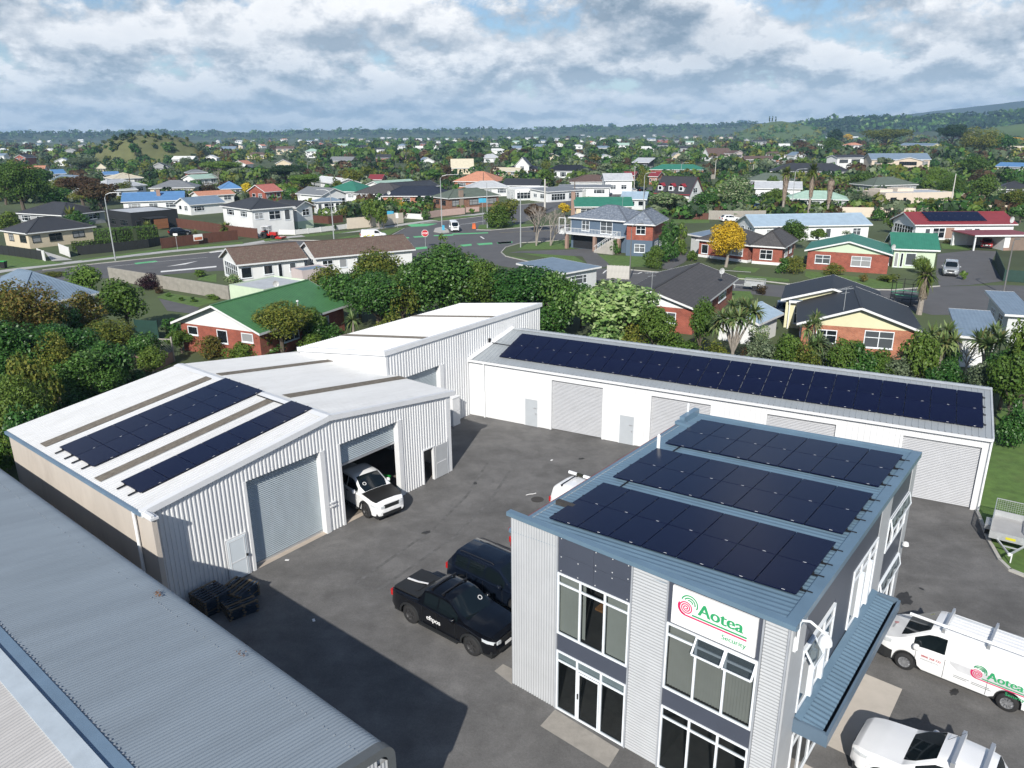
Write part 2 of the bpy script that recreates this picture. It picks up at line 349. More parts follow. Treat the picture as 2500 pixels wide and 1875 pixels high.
for i, (q, r) in enumerate((((2208, 1461), .55), ((2250, 1438), .14), ((610, 1490), .3), ((1160, 1180), .18), ((1420, 1120), .22), ((1040, 1300), .25), ((2190, 1600), .3), ((2330, 1690), .25))): stain(q, r, i)
m_skid = mat('tyre_mark', (.112, .110, .108), .85, var=.35, scale=3)
def skid(name, pts, w):
    P = [G(*p) for p in pts]; mb = MB(); rows = []
    for i, p in enumerate(P):
        d = (P[min(i + 1, len(P) - 1)] - P[max(i - 1, 0)]); n = Vector((-d.y, d.x, 0)).normalized() * w / 2; rows.append([(p.x + n.x, p.y + n.y, .0115), (p.x - n.x, p.y - n.y, .0115)])
    mb.grid(rows); tag(mb.build(name, m_skid), kind='structure')
skid('tyre_mark', [(860, 1430), (960, 1360), (1060, 1290), (1140, 1210), (1190, 1130)], .16); skid('tyre_mark', [(905, 1452), (1005, 1385), (1110, 1310), (1195, 1225), (1245, 1150)], .16)
def kerb(name, pts, w=.16, h=.12):
    P = [G(*p) if len(p) == 2 else Vector(p) for p in pts]
    mb = MB()
    for a, b in zip(P, P[1:]):
        d = (b - a).normalized() * .02
        mb.bar((a.x - d.x, a.y - d.y, h / 2), (b.x + d.x, b.y + d.y, h / 2), w, h)
    return tag(mb.build(name, m_kerb), kind='structure')
kerb('kerb', [(2384, 1250), (2392, 1268), (2400, 1288), (2415, 1325), (2440, 1370), (2465, 1394), (2500, 1408), (2620, 1440)])
# lawn at the right of the yard
sheet('lawn', [(2384, 1248), (2400, 1288), (2415, 1325), (2440, 1370), (2465, 1394), (2500, 1408), (2620, 1440), (2900, 1300), (2900, 1000), (2440, 960), (2428, 1060)], .006, m_grass)
# ================================================================== NEAR BUILDINGS
m_white = mat('white_steel', (.66, .67, .68), .42, var=.06, scale=.8, dirt=.12, dscale=2.5, dcol=(.5, .5, .47), stretch=(1, 1, .25))
m_whiteroof = mat('white_roof', (.66, .665, .665), .5, var=.06, scale=.5, dirt=.45, dscale=2.4, dcol=(.47, .465, .44), stretch=(.35, 1.6, 1))
m_trim = mat('white_trim', (.68, .69, .70), .4, var=.04)
m_roller = mat('roller_steel', (.37, .42, .45), .40, metal=.15, var=.08, scale=3, stretch=(1, 1, .3))
m_rollerL = mat('roller_pale', (.40, .41, .43), .45, var=.05)
m_Lroof = mat('zinc_roof', (.36, .39, .41), .42, metal=.25, var=.08, scale=.7)
m_blue = mat('blue_roof', (.14, .22, .295), .38, metal=.15, var=.10, scale=.8, dirt=.25, dscale=1.5, dcol=(.19, .30, .38))
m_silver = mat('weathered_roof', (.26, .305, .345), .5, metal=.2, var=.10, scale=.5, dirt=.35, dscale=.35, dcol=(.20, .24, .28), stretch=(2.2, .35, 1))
m_silver2 = mat('sunlit_roof', (.44, .43, .42), .5, metal=.1, var=.12, scale=.8, stretch=(2, .4, 1))  # far slope sheets: brighter sun on them put into the base colour
m_flash = mat('pale_flashing', (.44, .50, .55), .4, metal=.2, var=.08, scale=2, dirt=.3, dscale=3, dcol=(.35, .40, .44))
m_bluegutter = mat('blue_gutter', (.14, .21, .29), .45, var=.1)
m_greytrim = mat('grey_barge', (.10, .11, .115), .5, var=.08)
m_lgrey = mat('light_cladding', (.41, .425, .44), .5, var=.05)
m_dark = mat('dark_cladding', (.062, .072, .098), .45, var=.07, scale=.8)
m_concwall = mat('concrete_wall', (.47, .425, .375), .9, var=.10, scale=.5, dirt=.55, dscale=.9, dcol=(.30, .25, .21), stretch=(1, 1, .35), bump=.2)
m_strip = mat('dirty_skylight', (.14, .125, .105), .8, var=.45, scale=9, dirt=.6, dscale=4, dcol=(.26, .24, .20), stretch=(.5, 3, 1))
m_dgrey = mat('grey_steel_door', (.40, .43, .46), .45, var=.05)
m_black = mat('black_rubber', (.012, .012, .013), .7, var=.2)
m_panel = mat('solar_glass', (.0055, .0075, .028), .20, var=.12, scale=.6, spec=.28)
m_rail = mat('black_rail', (.010, .010, .012), .5)
m_clip = mat('panel_label', (.7, .7, .7), .5)
m_alu = mat('aluminium', (.52, .54, .56), .35, metal=.6, var=.06)
m_winw = mat('white_joinery', (.72, .76, .80), .35, var=.03)
m_glass = glassmat('clear_glass', (.010, .014, .016), .28)
m_glassd = glassmat('dark_glass', (.012, .016, .020), 1.0)
m_blind = mat('blind_beige', (.42, .42, .37), .8, var=.05)
m_vblind = mat('vertical_blind', (.38, .37, .33), .8, var=.06)
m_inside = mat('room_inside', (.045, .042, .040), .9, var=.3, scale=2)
m_pipe = mat('white_pipe', (.74, .76, .77), .4)
# ---------------- gable warehouse (front shed)
FF = Frame(G(629, 1389), 52.36, 141.0)
def Zl(x): return 6.0 - (4.6 - x) * (1.12 / 9.2)
def Zr(x): return 6.0 - (x - 4.6) * (1.2 / 8.8)
def Zroof(x): return Zl(x) if x < 4.6 else Zr(x)
def ribbed_wall(mb, x0, x1, z0, ztop, y=0.0, depth=.035, pitch=.19, out=-1, kind='trap'):
    pts = prof_pts(x0, x1, pitch, depth, kind)
    mb.grid([[(x, y + out * h, z0) for x, h in pts], [(x, y + out * h, ztop(x) if callable(ztop) else ztop) for x, h in pts]][::-1])
def front_shed():
    T = thing('gable_warehouse', 'white ribbed gable warehouse with two roller doors, one half open', 'warehouse', FF.o, FF.a)
    xf = FF.xf
    mb = MB(xf)
    zt = lambda x: Zroof(x) - .05
    ribbed_wall(mb, -4.3, -.12, 0, zt); ribbed_wall(mb, -.12, 4.12, 4.37, zt); ribbed_wall(mb, 4.12, 5.1, 0, zt)
    ribbed_wall(mb, 5.1, 9.15, 4.33, zt); ribbed_wall(mb, 9.15, 10.82, 0, zt); ribbed_wall(mb, 10.82, 11.64, 2.0, zt); ribbed_wall(mb, 11.64, 13.05, 0, zt)
    mb.face([(13.06, -.03, 0), (13.06, 13.5, 0), (13.06, 13.5, 4.8), (13.06, -.03, 4.8)])
    mb.face([(-4.3, 13.5, 0), (13.06, 13.5, 0), (13.06, 13.5, 4.8), (4.6, 13.5, 5.95), (-4.3, 13.5, 4.85)])
    mb.build('wall', m_white, T)
    mb = MB(xf)                                                  # roof sheets, ribs down the slope
    pts = prof_pts(-.12, 13.6, .19, .028, 'rib')
    for x0, x1, f in ((-4.62, 4.6, Zl), (4.6, 13.42, Zr)):
        mb.grid([[(x0, y, f(x0) + h) for y, h in pts], [(x1, y, f(x1) + h) for y, h in pts]][::-1])
    mb.build('roof', m_whiteroof, T)
    mb = MB(xf)
    mb.face([(4.30, -.16, Zl(4.30) + .04), (4.6, -.16, 6.06), (4.6, 13.66, 6.06), (4.30, 13.66, Zl(4.30) + .04)][::-1]); mb.face([(4.6, -.16, 6.06), (4.9, -.16, Zr(4.9) + .04), (4.9, 13.66, Zr(4.9) + .04), (4.6, 13.66, 6.06)][::-1])
    mb.build('ridge_cap', m_trim, T)
    for f, x0, x1 in ((Zl, -4.66, 4.6), (Zr, 4.6, 13.46)):       # barge boards
        b = MB(xf); b.hexa([(x0, -.17, f(x0) - .22), (x1, -.17, f(x1) - .22), (x1, -.05, f(x1) - .22), (x0, -.05, f(x0) - .22), (x0, -.17, f(x0) + .045), (x1, -.17, f(x1) + .045), (x1, .10, f(x1) + .045), (x0, .10, f(x0) + .045)]); b.build('barge_board', m_trim, T)
    for x0, x1, y0, y1, f in ((-4.35, 4.35, 9.62, 10.25, Zl), (-4.45, 4.3, 3.80, 4.38, Zl), (5.15, 13.40, 3.65, 4.35, Zr), (5.0, 13.40, 9.75, 10.35, Zr)):
        b = MB(xf); pp = prof_pts(y0, y1, .1, .035, 'sine')
        b.grid([[(x0, y, f(x0) + .035 + h) for y, h in pp], [(x1, y, f(x1) + .035 + h) for y, h in pp]][::-1]); b.build('skylight_strip', m_strip, T)
    b = MB(xf); b.box(-4.74, -4.60, -.1, 13.6, 4.72, 4.86); b.build('gutter', m_bluegutter, T)
    # concrete fire wall at the left, running past the gable
    b = MB(xf); b.box(-4.58, -4.38, -.72, 13.6, 0, 4.70); cw = b.build('concrete_wall', m_concwall, T)
    b = MB(xf); b.box(-4.64, -4.32, -.80, -.05, 4.70, 4.80); b.box(-4.60, -4.47, -.78, -.05, 4.80, 4.90); b.build('wall_cap', m_trim, cw)
    b = MB(xf); b.tube([(-4.68, .52, 4.75), (-4.68, .52, .1)], .07); b.build('downpipe', m_pipe, T)
    # openings
    def roller(x0, x1, z0, z1, yb, m, nm='roller_door'):
        b = MB(xf); n = int((z1 - z0) / .095) * 4; rows = []
        for i in range(n + 1):
            z = z0 + (z1 - z0) * i / n; h = .022 * math.cos(2 * pi * i / 4); rows.append([(x0, yb + h, z), (x1, yb + h, z)])
        b.grid(rows); d = b.build(nm, m, T, smooth=True, sharp=80)
        c = MB(xf); c.box(x0, x1, yb - .04, yb + .04, z0 - .10, z0); c.build('bottom_rail', m_alu, d); return d
    roller(-.06, 4.0, .12, 4.42, .30, m_roller); roller(5.16, 9.08, 3.12, 4.40, .30, m_roller)
    for x0, x1 in ((-.20, -.06), (3.95, 4.22), (5.02, 5.16), (9.03, 9.32)):
        b = MB(xf); b.box(x0, x1, -.06, .30, 0, 4.38); b.build('door_jamb', m_trim, T)
    for x0, x1 in ((-.06, 3.95), (5.16, 9.03)):
        b = MB(xf); b.box(x0, x1, .06, .30, 4.36, 4.46); b.build('door_head', m_trim, T)
        b = MB(xf); b.box(x0, x1, -.02, .28, 0, .022); b.build('threshold', mat('threshold_concrete', (.42, .36, .30), .9, var=.12), T)
    b = MB(xf); b.box(-4.3, 13.0, .30, 13.4, 0, .02); b.build('floor_slab', mat('shed_floor', (.16, .14, .12), .9, var=.2), T)
    # personnel doors
    b = MB(xf); b.box(-1.42, -.36, -.075, -.02, .02, 2.10); fr = b.build('door_frame', m_trim, T)
    b = MB(xf); b.box(-1.34, -.44, -.095, -.078, .06, 2.02); d = b.build('door', mat('white_door', (.66, .72, .76), .4, var=.03), T)
    b = MB(xf); b.box(-1.25, -.53, -.105, -.0955, .88, .93); b.box(-1.25, -.53, -.105, -.0955, .12, .15); b.box(-1.25, -.53, -.105, -.0955, 1.92, 1.95); b.box(-1.27, -1.24, -.105, -.0955, .12, 1.95); b.box(-.54, -.51, -.105, -.0955, .12, 1.95); b.build('door_moulding', m_trim, d)
    b = MB(xf); b.box(-.52, -.44, -.16, -.0956, .98, 1.08); b.build('handle', m_black, d)
    b = MB(xf); b.box(10.76, 10.84, -.07, .1, 0, 2.06); b.box(11.62, 11.70, -.07, .1, 0, 2.06); b.box(10.84, 11.62, -.07, .1, 2.0, 2.06); b.build('door_frame', m_trim, T)
    b = MB(xf); b.box(11.72, 12.66, -.14, -.095, .05, 2.0); d = b.build('door', m_lgrey, T); d['label'] = 'open side door folded back against the wall'
    b = MB(xf); b.box(11.80, 12.58, -.155, -.141, .95, .99); b.build('door_rail', m_trim, d)
    b = MB(xf); b.box(12.78, 13.14, -.055, .02, 0, 4.6); b.build('corner_flashing', m_trim, T)
    b = MB(xf); b.tube([(12.72, -.1, 0), (12.72, -.1, 2.2)], .03); b.build('conduit', m_pipe, T)
    b = MB(xf); b.box(4.26, 4.60, -.12, -.03, 1.52, 1.58); b.box(4.26, 4.60, -.12, -.03, 1.32, 1.38); b.build('wall_bracket', m_trim, T)
    # clutter inside, seen through the openings
    g = MB(xf)
    for i in range(14):
        x, y = 5.4 + random.random() * 3.4, 5 + random.random() * 5; w = .3 + random.random() * .5; h = .3 + random.random() * 1.2
        g.box(x, x + w, y, y + w, .02, h)
    o = g.build('stored_goods', mat('stored_goods', (.16, .13, .10), .9, var=.4, scale=2)); o.location = FF.o; o.rotation_euler = (0, 0, FF.a); tag(o, 'dim heap of stored goods behind the half open roller door', 'stored goods', kind='stuff')
    o = MB(xf); 
    for z, w, y in ((.02, .42, .9), (.36, .40, .92), (.70, .34, .95)): o.box(11.35 - w / 2, 11.35 + w / 2, y, y + .4, z, z + .32)
    o = o.build('cardboard_box', mat('cardboard', (.22, .14, .08), .9, var=.2)); o.location = FF.o; o.rotation_euler = (0, 0, FF.a); tag(o, 'brown cardboard boxes stacked inside the open side door', 'box')
    return T
front_shed()
def solar(name, label, frame, x0, y0, nx, ny, px, py, zf, ends=(.34, .0)):
    """panels lie on the roof plane zf(x, y); px, py are the cell sizes"""
    T = thing(name, label, 'solar array', frame.W(x0, y0, zf(x0, y0)), frame.a); bx, by = frame.xf(x0, y0, 0)[:2]; bz = zf(x0, y0)
    g = .016; me = None
    def P(x, y, dz):
        a = frame.xf(x, y, 0); return (a[0] - bx, a[1] - by, zf(x, y) - bz + dz)
    mb = MB()
    def slab(mb, xa, xb, ya, yb, z0, z1): mb.hexa([P(xa, ya, z0), P(xb, ya, z0), P(xb, yb, z0), P(xa, yb, z0), P(xa, ya, z1), P(xb, ya, z1), P(xb, yb, z1), P(xa, yb, z1)])
    slab(mb, x0 + g, x0 + px - g, y0 + g, y0 + py - g, .10, .138); me = mb.mesh('solar_panel', m_panel)
    mc = MB(); slab(mc, x0 + px * .64, x0 + px * .72, y0 + g, y0 + g + .022, .1385, .1405); mec = mc.mesh('panel_clip', m_clip)
    o0 = Vector(P(x0, y0, 0))
    for i in range(nx):
        for j in range(ny):
            d = Vector(P(x0 + i * px, y0 + j * py, 0)) - o0
            p = link('solar_panel', me, T, d)
            link('panel_label', mec, p)
    r = MB()
    for j in range(ny):
        for q in ((.22, .78) if ny < 3 else (.5,)):
            yy = y0 + (j + q) * py; slab(r, x0 - ends[0], x0 + nx * px + ends[1], yy - .02, yy + .02, .045, .095)
    for i in range(nx + 1):
        for j in range(ny):
            for q in (.22, .78):
                xx = x0 + i * px; yy = y0 + (j + q) * py; slab(r, xx - .02, xx + .02, yy - .025, yy + .025, .10, .145)
    r.build('mounting_rail', m_rail, T)
    return T
solar('solar_array', 'double row of dark solar panels between two dirty skylight strips on white roof', FF, -4.07, 5.30, 7, 2, 1.25, 1.735, lambda x, y: Zl(x))
solar('solar_array', 'single row of dark solar panels along the gable edge of the white roof', FF, -4.03, 1.14, 7, 1, 1.24, 1.70, lambda x, y: Zl(x))
o = MB(FF.xf); o.tube([(4.25, 5.2, 6.03), (4.25, 2.9, 6.03)], .03, 6); o = o.build('conduit_run', m_rail); o.location = FF.o; o.rotation_euler = (0, 0, FF.a); tag(o, 'black conduit joining the two arrays beside the ridge cap', 'conduit')
# ---------------- tall monopitch shed
TF = Frame((-7.55, 43.35), 53.2, 143.2)
def tall_shed():
    T = thing('monopitch_warehouse', 'tall white monopitch shed with ribbed wall behind the gable warehouse', 'warehouse', TF.o, TF.a); xf = TF.xf
    zf = lambda y: 6.33 - y * (1.03 / 8.1); Ln = 16.2
    mb = MB(xf); ribbed_wall(mb, 0, 1.5, 0, 6.2, pitch=.24); ribbed_wall(mb, 1.5, 4.78, 4.32, 6.2, pitch=.24); ribbed_wall(mb, 4.78, Ln, 0, 6.2, pitch=.24)
    mb.face([(0, 8, 0), (0, 0, 0), (0, 0, 6.3), (0, 8, 5.28)]); mb.face([(Ln, 0, 0), (Ln, 8, 0), (Ln, 8, 5.28), (Ln, 0, 6.3)]); mb.face([(Ln, 8, 0), (0, 8, 0), (0, 8, 5.28), (Ln, 8, 5.28)])
    mb.build('wall', m_white, T)
    mb = MB(xf); pts = prof_pts(-.1, Ln + .1, .19, .028, 'rib'); mb.grid([[(x, -.06, zf(-.06) + h) for x, h in pts], [(x, 8.15, zf(8.15) + h) for x, h in pts]]); mb.build('roof', m_whiteroof, T)
    mb = MB(xf); mb.hexa([(-.15, -.12, 6.10), (Ln + .15, -.12, 6.10), (Ln + .15, -.04, 6.10), (-.15, -.04, 6.10), (-.15, -.12, 6.385), (Ln + .15, -.12, 6.385), (Ln + .15, .16, 6.365), (-.15, .16, 6.365)]); mb.build('fascia', m_trim, T)
    for a in (-.13, Ln + .02): mb = MB(xf); mb.hexa([(a, -.1, 6.12), (a + .11, -.1, 6.12), (a + .11, 8.15, 5.06), (a, 8.15, 5.06), (a, -.1, 6.40), (a + .11, -.1, 6.40), (a + .11, 8.15, 5.34), (a, 8.15, 5.34)]); mb.build('barge_board', m_trim, T)
    for x0 in (3.55, 10.55):
        b = MB(xf); pp = prof_pts(x0, x0 + .5, .1, .03, 'sine'); b.grid([[(x, .2, zf(.2) + .035 + h) for x, h in pp], [(x, 8.1, zf(8.1) + .035 + h) for x, h in pp]]); b.build('skylight_strip', m_strip, T)
    b = MB(xf); rows = []
    for i in range(181): z = 0 + 4.4 * i / 180; h = .02 * math.cos(pi * i / 2); rows.append([(1.5, .3 + h, z), (4.8, .3 + h, z)])
    b.grid(rows); b.build('roller_door', m_roller, T, smooth=True, sharp=80)
    b = MB(xf); b.box(4.72, 5.08, -.07, .32, 0, 4.34); b.build('door_jamb', m_trim, T)
    b = MB(xf); b.box(-.02, .16, -.06, .1, 0, 6.15); b.build('corner_flashing', m_trim, T)
tall_shed()
o = MB(); o.box(-.35, .35, -.25, .25, 0, 1.0); o.box(-.35, .35, -.25, .25, 1.02, 1.95); o.box(-.38, .38, -.29, .27, 1.95, 2.0)
o = o.build('service_cabinet', m_trim, None, loc=TF.W(5.6, -.34), rz=TF.a); tag(o, 'tall white service cabinet against the ribbed wall', 'cabinet')
# ---------------- long shed with the big solar array
LF = Frame(G(1149, 1011), -28.57, 62.2)
def zL(y): return 4.05 + (y + .1) * (1.13 / 4.95)
def long_shed():
    T = thing('long_shed', 'long low white workshop building with four pale roller doors in a row', 'workshop', LF.o, LF.a); xf = LF.xf; Ln = 30.55
    doors = [(6.25, 9.80), (12.95, 16.55), (19.75, 23.38), (26.66, 30.22)]; pd = [(4.33, 5.24), (11.0, 11.92)]
    mb = MB(xf); x = 0
    for a, b in doors:
        ribbed_wall(mb, x, a, 0, 4.0, depth=.016, pitch=.30, kind='rib'); ribbed_wall(mb, a, b, 3.45, 4.0, depth=.016, pitch=.30, kind='rib'); x = b
    ribbed_wall(mb, x, Ln, 0, 4.0, depth=.016, pitch=.30, kind='rib')
    mb.face([(Ln, 0, 0), (Ln, 6.3, 0), (Ln, 6.3, 4.8), (Ln, 4.85, 5.15), (Ln, 0, 4.03)]); mb.face([(Ln, 6.3, 0), (-4, 6.3, 0), (-4, 6.3, 4.8), (Ln, 6.3, 4.8)])
    mb.build('wall', m_white, T)
    xl = lambda y: .03 + .155 * y
    mb = MB(xf); pts = prof_pts(.55, Ln + .08, .30, .026, 'rib')
    mb.grid([[(x, -.12, zL(-.12) + h) for x, h in pts], [(x, 4.85, zL(4.85) + h) for x, h in pts]])
    mb.face([(.05, -.12, zL(-.12)), (.55, -.12, zL(-.12)), (.55, 4.85, zL(4.85))])
    mb.grid([[(x, 4.85, zL(4.85) + h) for x, h in pts], [(x, 6.4, zL(4.85) - .36 + h) for x, h in pts]])
    mb.build('roof', m_Lroof, T)
    b = MB(xf); b.face([(.5, 4.6, zL(4.6) + .04), (Ln + .1, 4.6, zL(4.6) + .04), (Ln + .1, 4.85, zL(4.85) + .045), (.5, 4.85, zL(4.85) + .045)]); b.face([(.5, 4.85, zL(4.85) + .045), (Ln + .1, 4.85, zL(4.85) + .045), (Ln + .1, 5.1, zL(4.85) - .02), (.5, 5.1, zL(4.85) - .02)]); b.build('ridge_cap', mat('ridge_zinc', (.46, .49, .51), .4, metal=.2), T)
    b = MB(xf); b.box(0, Ln + .06, -.24, -.10, 3.90, 4.035); b.build('gutter', m_trim, T)
    b = MB(xf); b.hexa([(Ln, -.16, 3.93), (Ln + .09, -.16, 3.93), (Ln + .09, 4.9, 5.05), (Ln, 4.9, 5.05), (Ln, -.16, 4.10), (Ln + .09, -.16, 4.10), (Ln + .09, 4.9, 5.24), (Ln, 4.9, 5.24)]); b.build('barge_board', mat('ridge_zinc', (.46, .49, .51)), T)
    b = MB(xf); b.hexa([(.02, -.15, 4.04), (.30, -.15, 4.08), (1.0, 4.85, 5.2), (.72, 4.85, 5.18), (.02, -.15, 4.20), (.20, -.15, 4.20), (.88, 4.85, 5.32), (.70, 4.85, 5.34)]); b.build('apron_flashing', m_trim, T)
    for a, c in doors:
        b = MB(xf); rows = []
        for i in range(4 * 38 + 1): z = .02 + 3.46 * i / 152; h = .022 * math.cos(pi * i / 2); rows.append([(a, .12 + h, z), (c, .12 + h, z)])
        b.grid(rows); d = b.build('roller_door', m_rollerL, T, smooth=True, sharp=80)
        f = MB(xf); f.box(a - .13, a, -.045, .12, 0, 3.5); f.box(c, c + .13, -.045, .12, 0, 3.5); f.box(a, c, -.045, .1, 3.46, 3.55); f.build('door_frame', m_trim, d)
    for a, c in pd:
        b = MB(xf); b.box(a, c, -.05, -.018, 0, 1.88); d = b.build('door', m_dgrey, T)
        f = MB(xf); f.box(a - .06, a, -.065, -.018, 0, 1.95); f.box(c, c + .06, -.065, -.018, 0, 1.95); f.box(a, c, -.065, -.018, 1.88, 1.95); f.build('door_frame', m_trim, d)
        h = MB(xf); h.box(c - .30, c - .08, -.075, -.051, 1.28, 1.34); h.box(c - .14, c - .08, -.10, -.051, .88, .98); h.build('handle', m_alu, d)
    b = MB(xf); b.tube([(1.2, -.14, 3.95), (1.2, -.10, 0)], .055); b.build('downpipe', m_pipe, T)
    b = MB(xf); b.tube([(Ln + .02, -.10, 3.95), (Ln + .02, -.10, 0)], .055); b.build('downpipe', m_pipe, T)
long_shed()
solar('solar_array', 'long double row of dark solar panels covering the low shed roof', LF, 2.02, .56, 23, 2, 1.224, 1.72, lambda x, y: zL(y), ends=(0, .12))
o = MB(LF.xf); o.tube([(.42, 2.25, 4.68), (2.0, 2.25, 4.66)], .03, 6); o.box(.30, .45, 2.1, 2.25, 4.65, 5.0); o = o.build('conduit_run', m_rail); o.location = LF.o; o.rotation_euler = (0, 0, LF.a); tag(o, 'black conduit from the white wall to the long array', 'conduit')
# ---------------- two storey office
OF = Frame((-.07, 22.35), -40.34, 51.06)
kO = .07; DO = 13.75; WO = 9.38
def zO(x): return 6.76 + kO * (x - WO)
def window(mb_f, mb_g, x0, x1, z0, z1, mull=(), trans=(), y=0, fw=.06, dep=.05, gy=.012):
    """aluminium window in the plane y; frame into mb_f, one glass face into mb_g"""
    def bar(a, b, c, d): mb_f.box(a, b, y - dep, y + .02, c, d)
    bar(x0, x0 + fw, z0, z1); bar(x1 - fw, x1, z0, z1); bar(x0 + fw, x1 - fw, z1 - fw, z1); bar(x0 + fw, x1 - fw, z0, z0 + fw)
    xs = [x0 + fw] + sorted(mull) + [x1 - fw]
    for m in mull: mb_f.box(m - .035, m + .035, y - dep + .004, y + .02, z0 + fw, z1 - fw)
    for t in trans:
        for a, b in zip(xs, xs[1:]): mb_f.box(a + (.035 if a != xs[0] else 0), b - (.035 if b != xs[-1] else 0), y - dep + .008, y + .02, t - .03, t + .03)
    mb_g.face([(x0 + .02, y - gy, z0 + .02), (x1 - .02, y - gy, z0 + .02), (x1 - .02, y - gy, z1 - .02), (x0 + .02, y - gy, z1 - .02)])
def office():
    T = thing('office_building', 'two storey grey office block with blue roof and white sign', 'office building', OF.o, OF.a); xf = OF.xf
    def part(nm, m, f, par=T, **k):
        b = MB(xf); f(b); return b.build(nm, m, par, **k)
    # carcass
    def carc(b):
        b.box(.06, 1.9, .06, .2, 0, 6.5); b.face([(0.03, .05, 0), (0.03, DO, 0), (0.03, DO, 6.15), (0.03, .05, 6.15)][::-1]); b.face([(WO - .02, DO, 0), (0.03, DO, 0), (0.03, DO, 6.15), (WO - .02, DO, 6.7)])
    part('wall', m_lgrey, carc)
    def inner(b):
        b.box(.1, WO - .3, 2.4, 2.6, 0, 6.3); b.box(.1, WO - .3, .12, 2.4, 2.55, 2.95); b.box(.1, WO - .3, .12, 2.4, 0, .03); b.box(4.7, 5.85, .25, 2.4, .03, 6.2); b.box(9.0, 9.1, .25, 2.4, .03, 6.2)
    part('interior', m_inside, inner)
    # front face, left to right
    part('ribbed_cladding', m_lgrey, lambda b: ribbed_wall(b, 0, 1.93, 0, 6.72, depth=.03, pitch=.107, kind='sine'), smooth=True, sharp=60)
    for x0, x1 in ((4.72, 5.84), (8.70, 9.30)):
        def hr(b):
            pts = prof_pts(0, 6.72, .107, .03, 'sine'); b.grid([[(x0, -h, z) for z, h in pts], [(x1, -h, z) for z, h in pts]])
        part('ribbed_cladding', m_lgrey, hr, smooth=True, sharp=60)
    part('edge_trim', mat('grey_trim', (.33, .35, .38), .5), lambda b: [b.box(x, x + .05, -.055, .02, 0, 6.72) for x in (1.93, 4.665, 5.845, 8.64, 9.31)])
    for x0, x1, z0, z1 in ((1.99, 3.32, 5.37, 6.04), (3.33, 4.66, 5.37, 6.04), (1.99, 3.32, 6.05, 6.74), (3.33, 4.66, 6.05, 6.74), (1.99, 4.66, 2.42, 3.06), (5.90, 8.63, 5.31, 6.74), (5.90, 8.63, 2.39, 3.01)):
        part('cladding_panel', m_dark, lambda b: b.box(x0, x1, -.02, .03, z0, z1))
    part('panel_screw', m_trim, lambda b: [b.box(x - .015, x + .015, -.028, -.0205, z - .015, z + .015) for x in (2.1, 2.75, 3.4, 4.0, 4.55) for z in (5.45, 5.95, 6.15, 6.6) if random.random() < .65])
    def win(x0, x1, z0, z1, mull, trans, glass=m_glass):
        f = MB(xf); g = MB(xf); window(f, g, x0, x1, z0, z1, mull, trans); w = f.build('window', m_winw, T); g.build('pane', glass, w); return w
    win(1.98, 4.66, 3.07, 5.36, (2.86, 3.78), (4.98,)); w2 = win(1.98, 4.66, .03, 2.41, (2.81, 3.74), (2.02,)); win(5.90, 8.63, 3.02, 5.30, (6.85, 7.74), (4.90,)); win(5.90, 8.63, .03, 2.38, (6.83, 7.72), (1.98,))
    part('door_leaf', m_winw, lambda b: [b.box(2.86, 2.94, -.08, -.052, .08, 1.98), b.box(3.66, 3.70, -.08, -.052, .08, 1.98), b.box(2.94, 3.66, -.08, -.052, .08, .14), b.box(2.94, 3.66, -.08, -.052, 1.92, 1.98)])
    part('handle', m_black, lambda b: b.box(2.88, 2.92, -.12, -.08, .95, 1.15))
    part('blind', m_blind, lambda b: [b.face([(a, .08, 3.12), (c, .08, 3.12), (c, .08, 5.3), (a, .08, 5.3)]) for a, c in ((2.02, 2.83), (3.82, 4.62))])
    part('blind', m_blind, lambda b: b.face([(2.90, .08, 3.2), (3.02, .08, 3.2), (3.02, .08, 5.3), (2.90, .08, 5.3)]))
    def vb(b):
        x = 5.96
        while x < 8.5: b.face([(x, .10, 3.08), (x + .085, .13, 3.08), (x + .085, .13, 5.25), (x, .10, 5.25)]); x += .09
    part('vertical_blind', m_vblind, vb)
    part('frosted_strip', mat('frosted', (.38, .43, .44), .5), lambda b: b.face([(2.02, .03, 2.06), (4.62, .03, 2.06), (4.62, .03, 2.36), (2.02, .03, 2.36)]))
    part('desk', mat('orange_wood', (.30, .14, .05), .6), lambda b: b.box(3.1, 4.2, .5, 1.1, 4.15, 4.22))
    for x0, x1 in ((6.86, 7.72), (7.76, 8.60)):                       # two awning sashes pushed open
        f = MB(xf); y1, z1 = -.36, 4.86
        A, B_, C, D = (x0, -.055, 5.24), (x1, -.055, 5.24), (x1, y1, z1), (x0, y1, z1)
        for p, q in ((A, B_), (B_, C), (C, D), (D, A)): f.bar(p, q, .05, .04)
        s = f.build('open_sash', m_winw, T); g = MB(xf); g.face([A, D, C, B_]); g.build('pane', glassmat('sash_glass', (.03, .04, .05), .45), s)
    # right face
    def rx(y): return WO
    def rbox(nm, m, y0, y1, z0, z1, d0=-.05, d1=.03, par=T): return part(nm, m, lambda b: b.box(WO + d0, WO + d1, y0, y1, z0, z1), par)
    rbox('side_wall', m_lgrey, .02, 1.18, 0, 6.72); rbox('side_wall', m_lgrey, 8.70, 10.12, 0, 6.72); rbox('side_wall', m_lgrey, 13.02, DO, 0, 6.72, -.05, .035)
    rbox('cladding_panel', m_dark, 1.18, 8.70, 5.42, 6.72, d1=.012); rbox('cladding_panel', m_dark, 4.02, 5.86, 3.0, 5.42, d1=.012); rbox('cladding_panel', m_dark, 10.12, 13.02, 5.45, 6.72, d1=.012); rbox('cladding_panel', m_dark, 10.12, 13.02, 2.78, 4.05, d1=.012)
    rbox('cladding_panel', m_dark, 1.18, 8.70, 2.4, 3.22, d1=.008); rbox('cladding_panel', m_dark, 10.12, 13.02, 0, .5, d1=.012)
